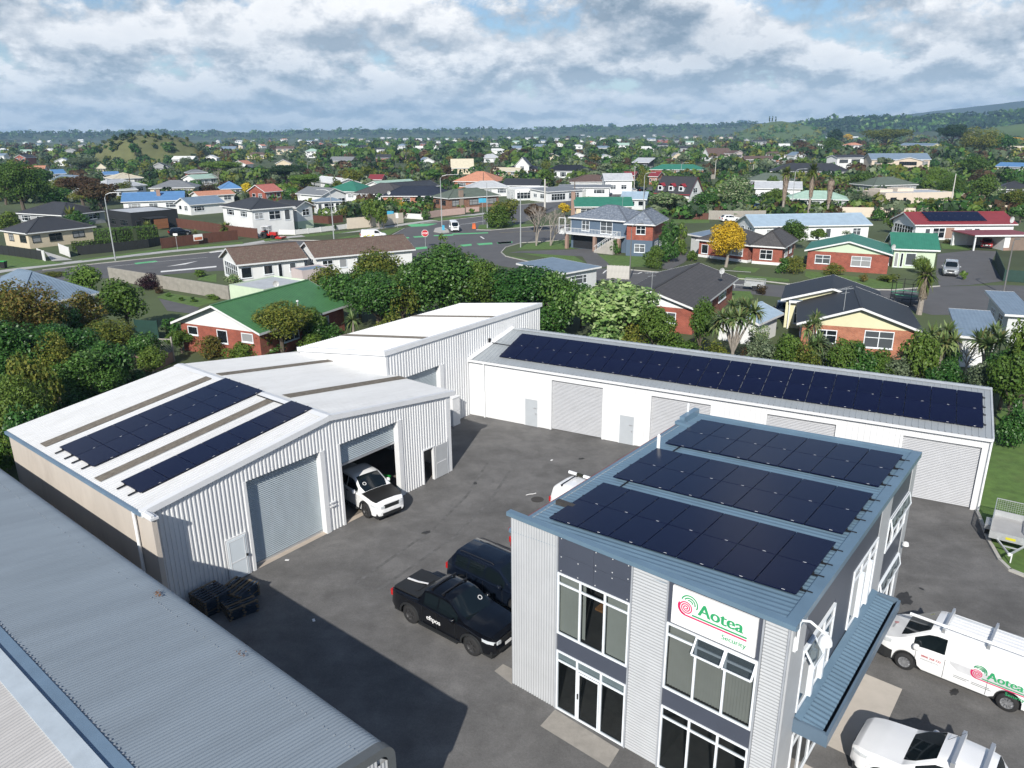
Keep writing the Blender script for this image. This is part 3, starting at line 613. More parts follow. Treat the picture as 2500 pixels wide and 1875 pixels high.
    def rwin(y0, y1, z0, z1, mull, trans=(), fin=.05):
        xr = lambda x, y, z: xf(WO + .0 - y, x, z)                    # plane coords -> right face (y<0 is outwards)
        f = MB(xr); g = MB(xr); window(f, g, y0, y1, z0, z1, mull, trans, dep=.06); w = f.build('window', m_winw, T)
        g.build('pane', m_glassd, w)
        if fin > .06:
            k = MB(xr)
            for m in mull: k.box(m - .07, m + .07, -fin, .0, z0 + .05, (trans[0] if trans else z1) - .03)
            k.build('mullion_fin', m_winw, w)
        return w
    rwin(1.20, 4.0, 3.22, 5.30, (2.1, 3.05), (4.85,), .16); rwin(5.88, 8.68, 3.24, 5.41, (6.8, 7.75), (4.98,), .16); rwin(10.14, 13.0, 4.06, 5.44, (11.1, 12.05), (4.98,)); rwin(10.14, 13.0, .5, 2.77, (11.1, 12.05), (2.3,))
    rwin(1.25, 8.65, .05, 2.4, (2.2, 3.2, 4.2, 5.4, 6.5, 7.6), (1.95,))
    for y0, y1, zz, ot in ((1.28, 2.05, 4.83, .34), (10.2, 12.98, 5.0, .17), (10.2, 12.98, 2.32, .17)):
        q = MB(xf); A, B_, C, D = (WO + .07, y0, zz + .42), (WO + .07, y1, zz + .42), (WO + ot, y1, zz), (WO + ot, y0, zz)
        for p, r in ((A, B_), (B_, C), (C, D), (D, A)): q.bar(p, r, .05, .04)
        s = q.build('open_sash', m_winw, T); g = MB(xf); g.face([A, D, C, B_]); g.build('pane', glassmat('sash_glass'), s)
    # roof, flashings
    def roof(b):
        pts = prof_pts(-.02, DO, .21, .03, 'sine'); b.grid([[(-.08, y, zO(-.08) + h) for y, h in pts], [(WO - .10, y, zO(WO - .1) + h) for y, h in pts]][::-1])
    part('roof', m_blue, roof, smooth=True, sharp=60)
    part('front_cap', m_blue, lambda b: [b.box(-.10, WO + .12, -.12, .02, 6.70, 6.84), b.box(-.10, WO + .12, .02, .12, 6.76, 6.84)])
    part('side_cap', m_blue, lambda b: b.hexa([(WO - .22, -.1, 6.745), (WO + .12, .03, 6.62), (WO + .12, DO + .05, 6.62), (WO - .22, DO + .05, 6.745), (WO - .22, -.1, 6.82), (WO + .12, .03, 6.838), (WO + .12, DO + .05, 6.838), (WO - .22, DO + .05, 6.82)]))
    part('back_cap', m_blue, lambda b: b.hexa([(-.1, DO - .05, zO(0) - .2), (WO - .22, DO - .05, 6.55), (WO - .22, DO + .06, 6.55), (-.1, DO + .06, zO(0) - .2), (-.1, DO - .05, zO(0) + .08), (WO - .22, DO - .05, zO(WO - .2) + .08), (WO - .22, DO + .06, zO(WO - .2) + .08), (-.1, DO + .06, zO(0) + .08)]))
    part('gutter', m_blue, lambda b: b.box(-.20, -.10, .12, DO, zO(0) - .16, zO(0) - .02)); part('gutter_edge', mat('red_gutter', (.24, .05, .045), .5), lambda b: b.box(-.225, -.20, .12, DO, zO(0) - .10, zO(0) - .015))
    part('cowl', m_blue, lambda b: [b.box(-.15, .10, DO - 1.4, DO + .1, zO(0) + .03, zO(0) + .32), b.box(-.2, .75, DO - 1.75, DO - 1.45, zO(0) + .04, zO(0) + .18)])
    part('vent_pipe', m_pipe, lambda b: b.lathe([(.075, 0), (.075, .55), (.06, .60), (0, .66)], 10, (.55, 9.1, zO(.55))))
    part('vent_pipe', m_pipe, lambda b: b.lathe([(.05, -.3), (.05, .72), (0, .74)], 8, (-.14, DO - .6, zO(0))))
    part('security_lamp', m_trim, lambda b: b.lathe([(.0, .12), (.10, .08), (.13, -.04), (0, -.06)], 10, (WO + .22, 13.1, 3.15)))
    return T
office()
for i, y0 in enumerate((1.28, 5.38, 9.53)):
    lab = ('solar array of fourteen dark panels nearest the office sign', 'middle one of three solar arrays on the blue office roof', 'solar array on blue roof nearest the long white shed')[i]
    solar('solar_array', lab, OF, .50 - .0 * y0 + .12, y0, 7, 2, 1.200, 1.725, lambda x, y: zO(x), ends=(0, .30))
o = MB(OF.xf); [o.tube([(1.3, a, zO(1.3) + .07), (1.3, b, zO(1.3) + .07)], .03, 6) for a, b in ((4.7, 5.4), (8.8, 9.6))]; o = o.build('conduit_run', m_rail); o.location = OF.o; o.rotation_euler = (0, 0, OF.a); tag(o, 'black conduit bridging the gaps between the office arrays', 'conduit')
m_green = mat('logo_green', (.03, .33, .13), .5, var=.02); m_red = mat('logo_red', (.62, .02, .12), .5, var=.02); m_signw = mat('sign_white', (.82, .82, .82), .4, var=.02)
def spiral(turns, r0, r1, n=60, a0=0.0, cx=0, cy=0):
    return [(cx + (r0 + (r1 - r0) * i / n) * math.cos(a0 + 2 * pi * turns * i / n), cy + (r0 + (r1 - r0) * i / n) * math.sin(a0 + 2 * pi * turns * i / n)) for i in range(n + 1)]
def arc(r, a0, a1, cx=0, cy=0, n=24): return [(cx + r * math.cos(rad(a0 + (a1 - a0) * i / n)), cy + r * math.sin(rad(a0 + (a1 - a0) * i / n))) for i in range(n + 1)]
def logo(par, org, ux, uy, s, w=2.46, h=1.2):
    """emblem and name on a plate: org = lower left, s scales a 2.46 x 1.2 m layout; three children"""
    org = Vector(org); ux = Vector(ux).normalized() * s; uy = Vector(uy).normalized() * s
    r = MB(); ribbon(r, spiral(3.2, .015, .215, 90, -2.9, .43, .66), .036, org, ux, uy); ribbon(r, arc(.235, 150, 270, .43, .66) + [(2.22, .425)], .050, org, ux, uy)
    r.build('logo_emblem', m_red, par)
    g = MB()
    for q, a0, a1 in ((.10, 10, 120), (.17, -10, 150), (.245, -25, 165)): ribbon(g, arc(q, a0, a1, .52, .83), .040, org, ux, uy)
    ribbon(g, [(.62, .505), (2.22, .505)], .052, org, ux, uy); g.build('logo_stripe', m_green, par)
    t = MB(); put_text(t, 'Aotea', .53, org + ux * .80 + uy * .60, ux, uy, weight=.018); put_text(t, 'Security', .215, org + ux * 2.22 + uy * .17, ux, uy, 'RIGHT', weight=.004)
    for v in t.v: pass
    t.build('lettering', m_green, par)
sg = thing('company_sign', 'white sign with red spiral emblem and green lettering above the office windows', 'sign', OF.W(6.05, -.06, 5.40), OF.a)
b = MB(); b.box(0, 2.48, -.035, .03, 0, 1.21); b.build('panel', m_signw, sg); logo(sg, (.01, -.042, 0), (1, 0, 0), (0, 0, 1), 1.0)
# vertical script on the corner wall below the canopy
lt = MB(); put_text(lt, 'Office', .42, (WO + .036, .62, 2.05), (0, 0, -1), (0, 1, 0)) if False else None
# canopy on the right face
CF = thing('canopy', 'blue ribbed canopy with gutter over the office side entrance', 'canopy', OF.o, OF.a)
b = MB(OF.xf); pts = prof_pts(1.2, 8.95, .205, .035, 'sine'); b.grid([[(WO + .04, y, 3.08 + h) for y, h in pts], [(WO + .80, y, 2.98 + h) for y, h in pts]][::-1]); b.build('roof_sheet', m_blue, CF, smooth=True, sharp=60)
b = MB(OF.xf); b.face([(WO + .035, 1.12, 3.16), (WO + .24, 1.12, 3.112), (WO + .24, 9.05, 3.112), (WO + .035, 9.05, 3.16)][::-1] if False else [(WO + .035, 1.12, 3.16), (WO + .24, 1.12, 3.112), (WO + .24, 9.05, 3.112), (WO + .035, 9.05, 3.16)]); b.build('apron_flashing', m_blue, CF)
b = MB(OF.xf); b.box(WO + .90, WO + .98, 1.08, 9.08, 2.66, 3.06); b.box(WO + .02, WO + .90, 1.08, 1.16, 2.66, 3.10); b.box(WO + .02, WO + .90, 9.00, 9.08, 2.66, 3.10); b.box(WO + .04, WO + .90, 1.16, 9.0, 2.66, 2.70); b.build('fascia', mat('blue_fascia', (.105, .155, .21), .45, var=.08), CF)
b = MB(OF.xf); b.box(WO + .80, WO + .90, 1.16, 9.0, 2.74, 2.90); b.build('gutter', m_black, CF)
# wall lamp on the corner
lp = thing('wall_lamp', 'white swan neck wall lamp with dome shade at the office corner', 'wall lamp', OF.o, OF.a)
b = MB(OF.xf); b.tube([(WO + .10, .22, 5.95), (WO + .10, .22, 6.72), (WO + .16, .23, 6.86), (WO + .34, .26, 6.90), (WO + .80, .36, 6.60)], .035, 8); b.box(WO + .03, WO + .10, .16, .28, 5.9, 6.3); b.build('bracket', m_pipe, lp)
b = MB(OF.xf); b.lathe([(.0, .21), (.08, .20), (.135, .14), (.17, .04), (.175, -.03), (.16, -.03), (0, .02)], 18, (WO + .74, .35, 6.40)); b.build('shade', m_pipe, lp, smooth=True)
# concrete aprons
mA = mat('apron_concrete', (.30, .28, .25), .95, var=.16, scale=2.0, dirt=.5, dscale=2.2, dcol=(.19, .18, .16), bump=.3)
sheet('doorstep_apron', [(1355, 1733), (1512, 1831), (1485, 1875), (1319, 1773)], .016, mA); sheet('doorstep_apron', [(1250, 1633), (1250, 1672), (1207, 1639), (1228, 1622)], .016, mA)
mA2 = mat('pale_concrete', (.47, .43, .38), .95, var=.08, scale=1.4)
a = OF.W(WO + .1, 1.6); 
sheet('side_apron', [OF.W(WO + .05, 4.2), OF.W(WO + 1.6, 4.2), OF.W(WO + 1.6, 8.5), OF.W(WO + .05, 8.5)], .018, mA2); sheet('side_apron', [OF.W(WO + .05, .2), OF.W(WO + 1.7, .2), OF.W(WO + 1.7, 3.0), OF.W(WO + .05, 3.0)], .018, mA2)
# ---------------- silver roofed building in the lower left
SF = Frame((-3.03, 14.88), 140.55, 230.55)
def silver():
    T = thing('curved_eave_building', 'grey ribbed roof with rounded eave filling the lower left', 'warehouse', SF.o, SF.a); xf = SF.xf; Ln = 34
    prof = [(0, 0), (0, 3.2)] + [(0, 4.1)]
    sec = [(-.02, 3.0), (-.02, 4.05)] + [(.42 - .44 * math.cos(rad(a)), 4.10 + .44 * math.sin(rad(a))) for a in (12, 25, 38, 52, 66, 80)] + [(.60, 4.565), (2.6, 4.565 + 2 * .135), (4.75, 4.565 + 4.15 * .135)]
    pts = prof_pts(.0, Ln, .115, .022, 'sine'); b = MB(xf); rows = []
    for k, (y, z) in enumerate(sec):
        p, q = sec[max(0, k - 1)], sec[min(len(sec) - 1, k + 1)]; dy, dz = q[0] - p[0], q[1] - p[1]; l = math.hypot(dy, dz); ny, nz = -dz / l, dy / l
        rows.append([(x, y + ny * h, z + nz * h) for x, h in pts])
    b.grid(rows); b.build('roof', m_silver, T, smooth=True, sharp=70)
    b = MB(xf); b.face([(0, -.0, 0), (Ln, 0, 0), (Ln, 0, 3.3), (0, 0, 3.3)]); b.face([(0.06, 0, 0), (0.06, 14, 0), (0.06, 14, 4), (.06, 4.9, 5.0), (.06, .5, 4.4), (.06, .02, 3.9)]); b.build('wall', m_lgrey, T)
    b = MB(xf); pp = prof_pts(.12, 12, .11, .02, 'sine'); b.grid([[(-.0 - h, y, 0) for y, h in pp], [(-.0 - h, y, min(4.1 + .0 * y, 4.2) if y < .5 else 4.35) for y, h in pp]]); b.build('end_cladding', m_lgrey, T, smooth=True, sharp=60)
    # barge trim following the section
    b = MB(xf); inn = []; outr = []
    for k, (y, z) in enumerate(sec):
        p, q = sec[max(0, k - 1)], sec[min(len(sec) - 1, k + 1)]; dy, dz = q[0] - p[0], q[1] - p[1]; l = math.hypot(dy, dz); ny, nz = -dz / l, dy / l
        outr.append((y + ny * .04, z + nz * .04)); inn.append((y - ny * .20, z - nz * .20))
    b.grid([[(-.06, y, z) for y, z in inn], [(-.06, y, z) for y, z in outr], [(.22, y, z) for y, z in outr]]); b.build('barge_trim', m_greytrim, T)
    # ridge flashings and the far slope, its stronger sunlight put into a paler colour
    zr = 4.565 + 4.15 * .135
    b = MB(xf); b.face([(0, 4.60, zr + .03), (0, 5.0, zr + .05), (Ln, 5.0, zr + .05), (Ln, 4.60, zr + .03)]); b.build('ridge_flashing', m_bluegutter, T)
    b = MB(xf); b.hexa([(0, 5.0, zr), (Ln, 5.0, zr), (Ln, 5.46, zr - .06), (0, 5.46, zr - .06), (0, 5.0, zr + .13), (Ln, 5.0, zr + .13), (Ln, 5.46, zr + .06), (0, 5.46, zr + .06)]); b.build('ridge_cap', m_flash, T)
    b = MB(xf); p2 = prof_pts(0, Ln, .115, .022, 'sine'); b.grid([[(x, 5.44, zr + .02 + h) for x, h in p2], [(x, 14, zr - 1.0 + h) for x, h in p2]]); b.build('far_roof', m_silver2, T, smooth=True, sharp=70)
    b = MB(xf)
    for i in range(230):
        x = .3 + i * .145; b.box(x - .012, x + .012, .79, .81, 4.605, 4.628) if random.random() < .5 else None
    o = b.build('roof_screw', m_alu, T); o['kind'] = 'stuff'
    b = MB(xf)
    for i in range(150):
        x = .3 + i * .22; b.box(x - .02, x + .02, 4.53, 4.57, zr - .01, zr + .015)
    o = b.build('roof_screw', m_alu, T); o['kind'] = 'stuff'
silver()
m_leaflit = mat('dead_leaves', (.16, .08, .04), .9, var=.4, scale=30)
for k, (px, py, n, lab) in enumerate(((386, 1450, 40, 'larger clump of brown dead leaves on the grey roof eave'), (592, 1598, 14, 'smaller clump of brown dead leaves on the grey roof eave'))):
    P = G(px, py, 4.66); b = MB()
    for i in range(n):
        x, y = random.gauss(0, .11), random.gauss(0, .05); a = random.random() * 6; s = .035
        b.face([(x + s * math.cos(a), y + s * math.sin(a), random.random() * .03), (x - s * math.sin(a), y + s * math.cos(a), .01), (x - s * math.cos(a), y - s * math.sin(a), random.random() * .04)])
    tag(b.build('leaf_litter', m_leaflit, None, loc=P, rz=SF.a), lab, 'leaf litter', kind='stuff')
# ================================================================== STREETS
def zA(x, y): return (x / 3.16, 250 + y / 3.16)
def zB(x, y): return (600 + x / 3.16, 250 + y / 3.16)
def zC(x, y): return (1200 + x / 3.16, 250 + y / 3.16)
def zD(x, y): return (1800 + x / 3.16, 250 + y / 3.16)
def zE(x, y): return (x / 3.16, 650 + y / 3.16)
def zZ(x, y): return (1800 + x / 3.16, 650 + y / 3.16)
road = [(-330, 745), (-100, 706), zA(0, 1335), zA(330, 1292), zA(780, 1240), zA(1600, 1158), zB(0, 1105), zB(330, 1062), zB(820, 1070), zB(1090, 1045), zB(1225, 972), zB(1350, 935), zB(1600, 905), zB(1900, 868), zC(120, 800), zC(560, 752), zC(800, 720), zC(1000, 690), zC(1120, 668), zC(1240, 650),
        zC(1240, 690), zC(1100, 712), zC(840, 740), zC(640, 790), zC(500, 830), zB(2100, 940), zB(1800, 975), zB(1780, 985), zC(0, 985), zC(300, 960), zC(600, 940), zC(600, 1060), zC(400, 1075), zC(230, 1085), zC(110, 1120), zC(75, 1160), zC(110, 1190), zC(220, 1215), zC(420, 1260), zC(640, 1290), zC(900, 1280), zC(1260, 1310), zC(1400, 1345), zC(2000, 1370), zD(130, 1395), zD(700, 1440), zD(1200, 1450), zD(1560, 1420), zD(2100, 1410), zD(2500, 1430), zD(2500, 1560), zD(2000, 1640), zD(1500, 1640), zD(1300, 1590), zD(900, 1560), zD(100, 1480), zC(1700, 1440), zC(1060, 1400), zC(560, 1350), zC(300, 1300), zB(1900, 1250), zB(1300, 1210), zB(1000, 1230), zB(600, 1290), zA(1670, 1300), zA(1000, 1350), zA(500, 1370), zA(0, 1440), (-100, 760), (-330, 800)]
sheet('road', road, .012, m_road)
def strip(name, pts, w, z, m, kind='structure'):
    P = [G(*p) for p in pts]; mb = MB(); rows = []
    for i, p in enumerate(P):
        d = (P[min(i + 1, len(P) - 1)] - P[max(i - 1, 0)]); n = Vector((-d.y, d.x, 0)).normalized() * w / 2
        rows.append([(p.x + n.x, p.y + n.y, z), (p.x - n.x, p.y - n.y, z)])
    mb.grid(rows); return tag(mb.build(name, m), kind=kind)
strip('footpath', [(-200, 700), zA(0, 1305), zA(330, 1262), zA(620, 1228), zA(1300, 1150), zA(1870, 1100), zB(330, 1040), zB(900, 990), zB(1230, 940), zB(1700, 875), zB(1900, 850)], 2.4, .020, m_path)
kerb('kerb', [zA(330, 1296), zA(780, 1243), zA(1600, 1160), zB(0, 1107), zB(330, 1064), zB(820, 1072), zB(1090, 1047), zB(1225, 974)]); kerb('kerb', [zB(1350, 937), zB(1600, 907), zB(1900, 870), zC(120, 802), zC(560, 754), zC(1000, 692)])
kerb('kerb', [zC(600, 1060), zC(400, 1075), zC(230, 1085), zC(110, 1120), zC(75, 1160), zC(110, 1190), zC(220, 1215), zC(420, 1260)]); kerb('kerb', [zC(900, 1280), zC(1260, 1310), zC(2000, 1370), zD(700, 1440), zD(1200, 1450), zD(1560, 1420)])
kerb('kerb', [zB(1780, 985), zC(0, 987), zC(300, 962), zC(560, 945)])
for p in ([zA(0, 1175), zA(500, 1240), zA(330, 1258), zA(0, 1290)], [zA(600, 1215), zA(1240, 1130), zA(1870, 1075), zA(1880, 1092), zA(1300, 1140), zA(640, 1222)], [zB(120, 1050), zB(330, 1050), zB(150, 1075)], [zB(340, 965), zB(520, 935), zB(660, 940), zB(660, 960), zB(360, 975)],
          [zB(430, 1025), zB(660, 1000), zB(900, 985), zB(680, 1018), zB(470, 1038)], [zB(690, 1050), zB(900, 1015), zB(1000, 1000), zB(1170, 970), zB(1225, 965), zB(1090, 1030), zB(900, 1055)], [zB(1380, 905), zB(1700, 875), zB(1850, 870), zB(1500, 912)],
          [zB(1790, 975), zB(1800, 945), zB(2000, 935), zC(400, 945), zC(560, 940), zC(300, 955), zC(0, 980)], [zC(200, 1135), zC(260, 1095), zC(620, 1055), zC(640, 1130)], [zC(230, 1165), zC(620, 1175), zC(720, 1235), zC(560, 1225)], [zC(830, 1178), zC(1200, 1190), zC(1230, 1270), zC(920, 1270)], [zC(130, 1180), zC(330, 1220), zC(200, 1205)],
          [zC(260, 760), zC(560, 745), zC(1050, 680), zC(1040, 692), zC(560, 758)], [zC(1400, 900), zC(1680, 900), zC(1680, 930), zC(1400, 935)], [zE(1210, 240), zE(1280, 205), zE(1700, 270), zE(1500, 320)], [zE(1520, 105), zE(1560, 80), zE(1670, 60), zE(1670, 125)], [zD(-40, 1290), zD(0, 1265), zD(180, 1280), zD(130, 1315)],
          [zD(530, 1300), zD(1280, 1390), zD(1270, 1440), zD(700, 1425), zD(520, 1340)], [zD(1570, 1090), zD(1760, 1085), zD(1800, 1140), zD(1580, 1130)], [zD(0, 1325), zD(400, 1365), zD(400, 1385), zD(0, 1370)], [zD(980, 880), zD(1370, 895), zD(1365, 910), zD(1000, 895)], [zZ(-60, 190), zZ(100, 195), zZ(130, 250), zZ(-40, 260)]):
    sheet('lawn', p, .022, m_grass)
for p in ([zC(640, 1135), zC(760, 1125), zC(830, 1180), zC(910, 1250), zC(870, 1275), zC(740, 1245), zC(700, 1190), zC(220, 1160), zC(130, 1165), zC(200, 1150)], [zC(1270, 1280), zC(1480, 1160), zC(1560, 1170), zC(1480, 1240), zC(1380, 1290)], [zD(1545, 1170), zD(1830, 1140), zD(2000, 1150), zD(1960, 1240), zD(2050, 1380), zD(1800, 1410), zD(1560, 1420), zD(1530, 1320)], [zE(1225, 250), zE(1540, 320), zE(1500, 370), zE(1290, 345)], [zA(340, 1150), zA(560, 1215), zA(400, 1225)]):
    sheet('driveway', p, .026, m_path if p[0] == zA(340, 1150) else m_road)
for p in ([zA(1035, 1240), zA(1200, 1222), zA(1220, 1228), zA(1050, 1250)], [zB(1140, 1047), zB(1255, 1040), zB(1265, 1048), zB(1180, 1053)], [zB(1290, 1035), zB(1400, 1028), zB(1400, 1038), zB(1300, 1044)], [zB(1450, 1025), zB(1600, 1018), zB(1600, 1028), zB(1450, 1032)], [zB(1590, 1012), zB(1870, 1003), zB(1870, 1010), zB(1600, 1020)], [zB(1650, 1100), zB(1740, 1092), zB(1745, 1105), zB(1680, 1112)], [zB(1780, 1090), zB(1900, 1082), zB(1905, 1095), zB(1800, 1102)], [zB(1940, 1080), zB(2050, 1073), zB(2050, 1085), zB(1950, 1092)], [zB(1230, 940), zB(1480, 935), zB(1400, 955), zB(1280, 960)], [zC(40, 1080), zC(160, 1073), zC(160, 1084), zC(50, 1092)], [zB(1310, 1120), zB(1400, 1112), zB(1400, 1128), zB(1310, 1136)]):
    sheet('green_road_marking', p, .018, m_green_paint)
for p in ([zA(1280, 1268), zA(1420, 1243), zA(1530, 1223), zA(1430, 1250)], [zA(1605, 1155), zA(1835, 1128), zA(1850, 1135), zA(1620, 1162)], [zA(1240, 1302), zA(1670, 1262), zA(1670, 1272), zA(1240, 1312)], [zB(1232, 1068), zB(1245, 1068), zB(1280, 1090), zB(1265, 1090)], [zB(1805, 1035), zB(1818, 1035), zB(1845, 1053), zB(1832, 1053)]):
    sheet('white_road_marking', p, .018, m_white_paint)
strip('white_road_marking', [zB(1640, 943), zB(1720, 935), zB(1900, 905)], .22, .018, m_white_paint); strip('white_road_marking', [zC(860, 1320), zC(880, 1300), zC(900, 1290)], .2, .018, m_white_paint); strip('white_road_marking', [zC(1090, 1322), zC(1130, 1322), zC(1160, 1310)], .2, .018, m_white_paint)
strip('white_road_marking', [zA(830, 1268), zA(1300, 1222), zA(1600, 1196)], .12, .018, m_white_paint); strip('white_road_marking', [zC(60, 1005), zC(560, 985)], .12, .018, mat('road_yellow', (.5, .38, .12), .7)); strip('white_road_marking', [zC(1800, 1302), zC(2000, 1315)], .25, .1, m_white_paint)
isl = MB(); Pi = [G(*q) for q in (zB(1450, 1000), zB(1460, 975), zB(1520, 962), zB(1560, 985), zB(1570, 1005), zB(1520, 1012))]; isl.face([(p.x, p.y, .13) for p in Pi][::-1]); rows = [[(p.x, p.y, .0) for p in Pi + Pi[:1]], [(p.x, p.y, .13) for p in Pi + Pi[:1]]]; isl.grid(rows); tag(isl.build('traffic_island', m_kerb), kind='structure')

# ================================================================== HOUSES
C_ = dict(white=(.70, .71, .71), cream=(.58, .50, .37), grey=(.33, .34, .35), pale=(.55, .57, .58), blue=(.085, .125, .18), black=(.018, .020, .023), green=(.50, .60, .45), pinkish=(.52, .45, .44), beige=(.56, .47, .38), tan=(.42, .33, .22), stucco=(.60, .52, .43), yellow=(.62, .60, .40))
def wallm(k): return {'brick': lambda: brickmat('red_brick', (.32, .075, .045), (.24, .055, .035), (.30, .20, .16)), 'orange': lambda: brickmat('orange_brick', (.42, .16, .085), (.33, .11, .06), (.40, .30, .24)), 'brown': lambda: brickmat('brown_brick', (.20, .09, .055), (.26, .13, .08), (.26, .2, .16))}.get(k, lambda: mat('wall_' + k, C_[k], .7, var=.06, scale=.7, dirt=.15, dscale=.9, dcol=tuple(c * .7 for c in C_[k])))()
RC = dict(charcoal=((.040, .041, .045), 'rib', .25), black=((.016, .017, .021), 'rib', .35), navy=((.018, .025, .045), 'tile', .35), grey=((.19, .20, .21), 'rib', .25), pale=((.46, .48, .50), 'rib', .25), skyblue=((.33, .43, .52), 'rib', .3), blue=((.10, .22, .42), 'rib', .3), green=((.065, .18, .068), 'rib', .3), teal=((.035, .175, .12), 'rib', .3), palegreen=((.34, .48, .40), 'rib', .3), sage=((.12, .15, .12), 'tile', .35), red=((.22, .035, .04), 'rib', .3), pink=((.50, .17, .14), 'tile', .35), salmon=((.58, .27, .17), 'tile', .35), brown=((.13, .085, .07), 'tile', .33), mossy=((.15, .095, .075), 'tile', .34), darktile=((.075, .072, .074), 'tile', .36), lichen=((.15, .18, .23), 'tile', .45), bluegrey=((.17, .23, .30), 'rib', .3), cream=((.55, .50, .38), 'rib', .3), white=((.66, .67, .66), 'rib', .3))
def rfm(k):
    c, t, p = RC[k]; d = {'lichen': .85, 'mossy': .8, 'green': .5, 'darktile': .4}.get(k, .2); dc = {'lichen': (.42, .45, .48), 'mossy': (.22, .21, .15), 'green': (.035, .085, .04), 'darktile': (.14, .13, .12)}.get(k, tuple(x * .75 for x in c))
    return roofmat('roof_' + k, c, t, .5 if t == 'rib' else .75, p, .16, d, dc)
m_dframe = mat('dark_joinery', (.05, .052, .055), .4)
m_curt = glassmat('curtained_glass', (.30, .31, .32), .9, .15)
m_midglass = glassmat('grey_glass', (.075, .085, .095), 1.0, .08)
WM = {}
def win_meshes(w, h, dark=False):
    k = (round(w, 1), round(h, 1), dark)
    if k not in WM:
        f = MB(); g = MB(); n = max(1, round(k[0] / 1.0)); mull = [k[0] * i / n for i in range(1, n)]
        if n == 3: mull = [k[0] * .25, k[0] * .75]
        window(f, g, 0, k[0], 0, k[1], mull, (k[1] * .6,) if n > 1 and k[1] > .9 else (), 0, .07, .05)
        f.box(-.04, k[0] + .04, -.09, .0, -.06, -.003)
        WM[k] = (f.mesh('window', m_dframe if dark else m_winw), g.mesh('pane', m_glassd))
        for gm, nm in ((m_curt, 'c'), (m_midglass, 'm')):
            q = WM[k][1].copy(); q.materials.clear(); q.materials.append(gm); WM[k] += (q,)
    return WM[k]
def add_windows(T, lst, x0, y0, ang, length, dark=False, zoff=0):
    """lst of (f0, f1, z0, z1): fractions of the wall"""
    for f0, f1, z0, z1 in lst:
        fm, *gs = win_meshes(length * (f1 - f0), z1 - z0, dark)
        x = length * f0; o = link('window', fm, T, (x0 + x * math.cos(ang), y0 + x * math.sin(ang), z0 + zoff), ang); link('pane', random.choices(gs, (5, 2, 3))[0], o)
AUTO1 = ((.08, .28, .95, 2.1), (.42, .56, 1.0, 2.1), (.70, .92, .95, 2.1)); AUTO2 = ((.2, .42, .95, 2.1), (.6, .8, 1.1, 2.1)); UP = ((.08, .30, 3.6, 4.7), (.42, .58, 3.6, 4.7), (.70, .92, 3.6, 4.7)); UP2 = ((.15, .38, 3.6, 4.7), (.6, .85, 3.6, 4.7))
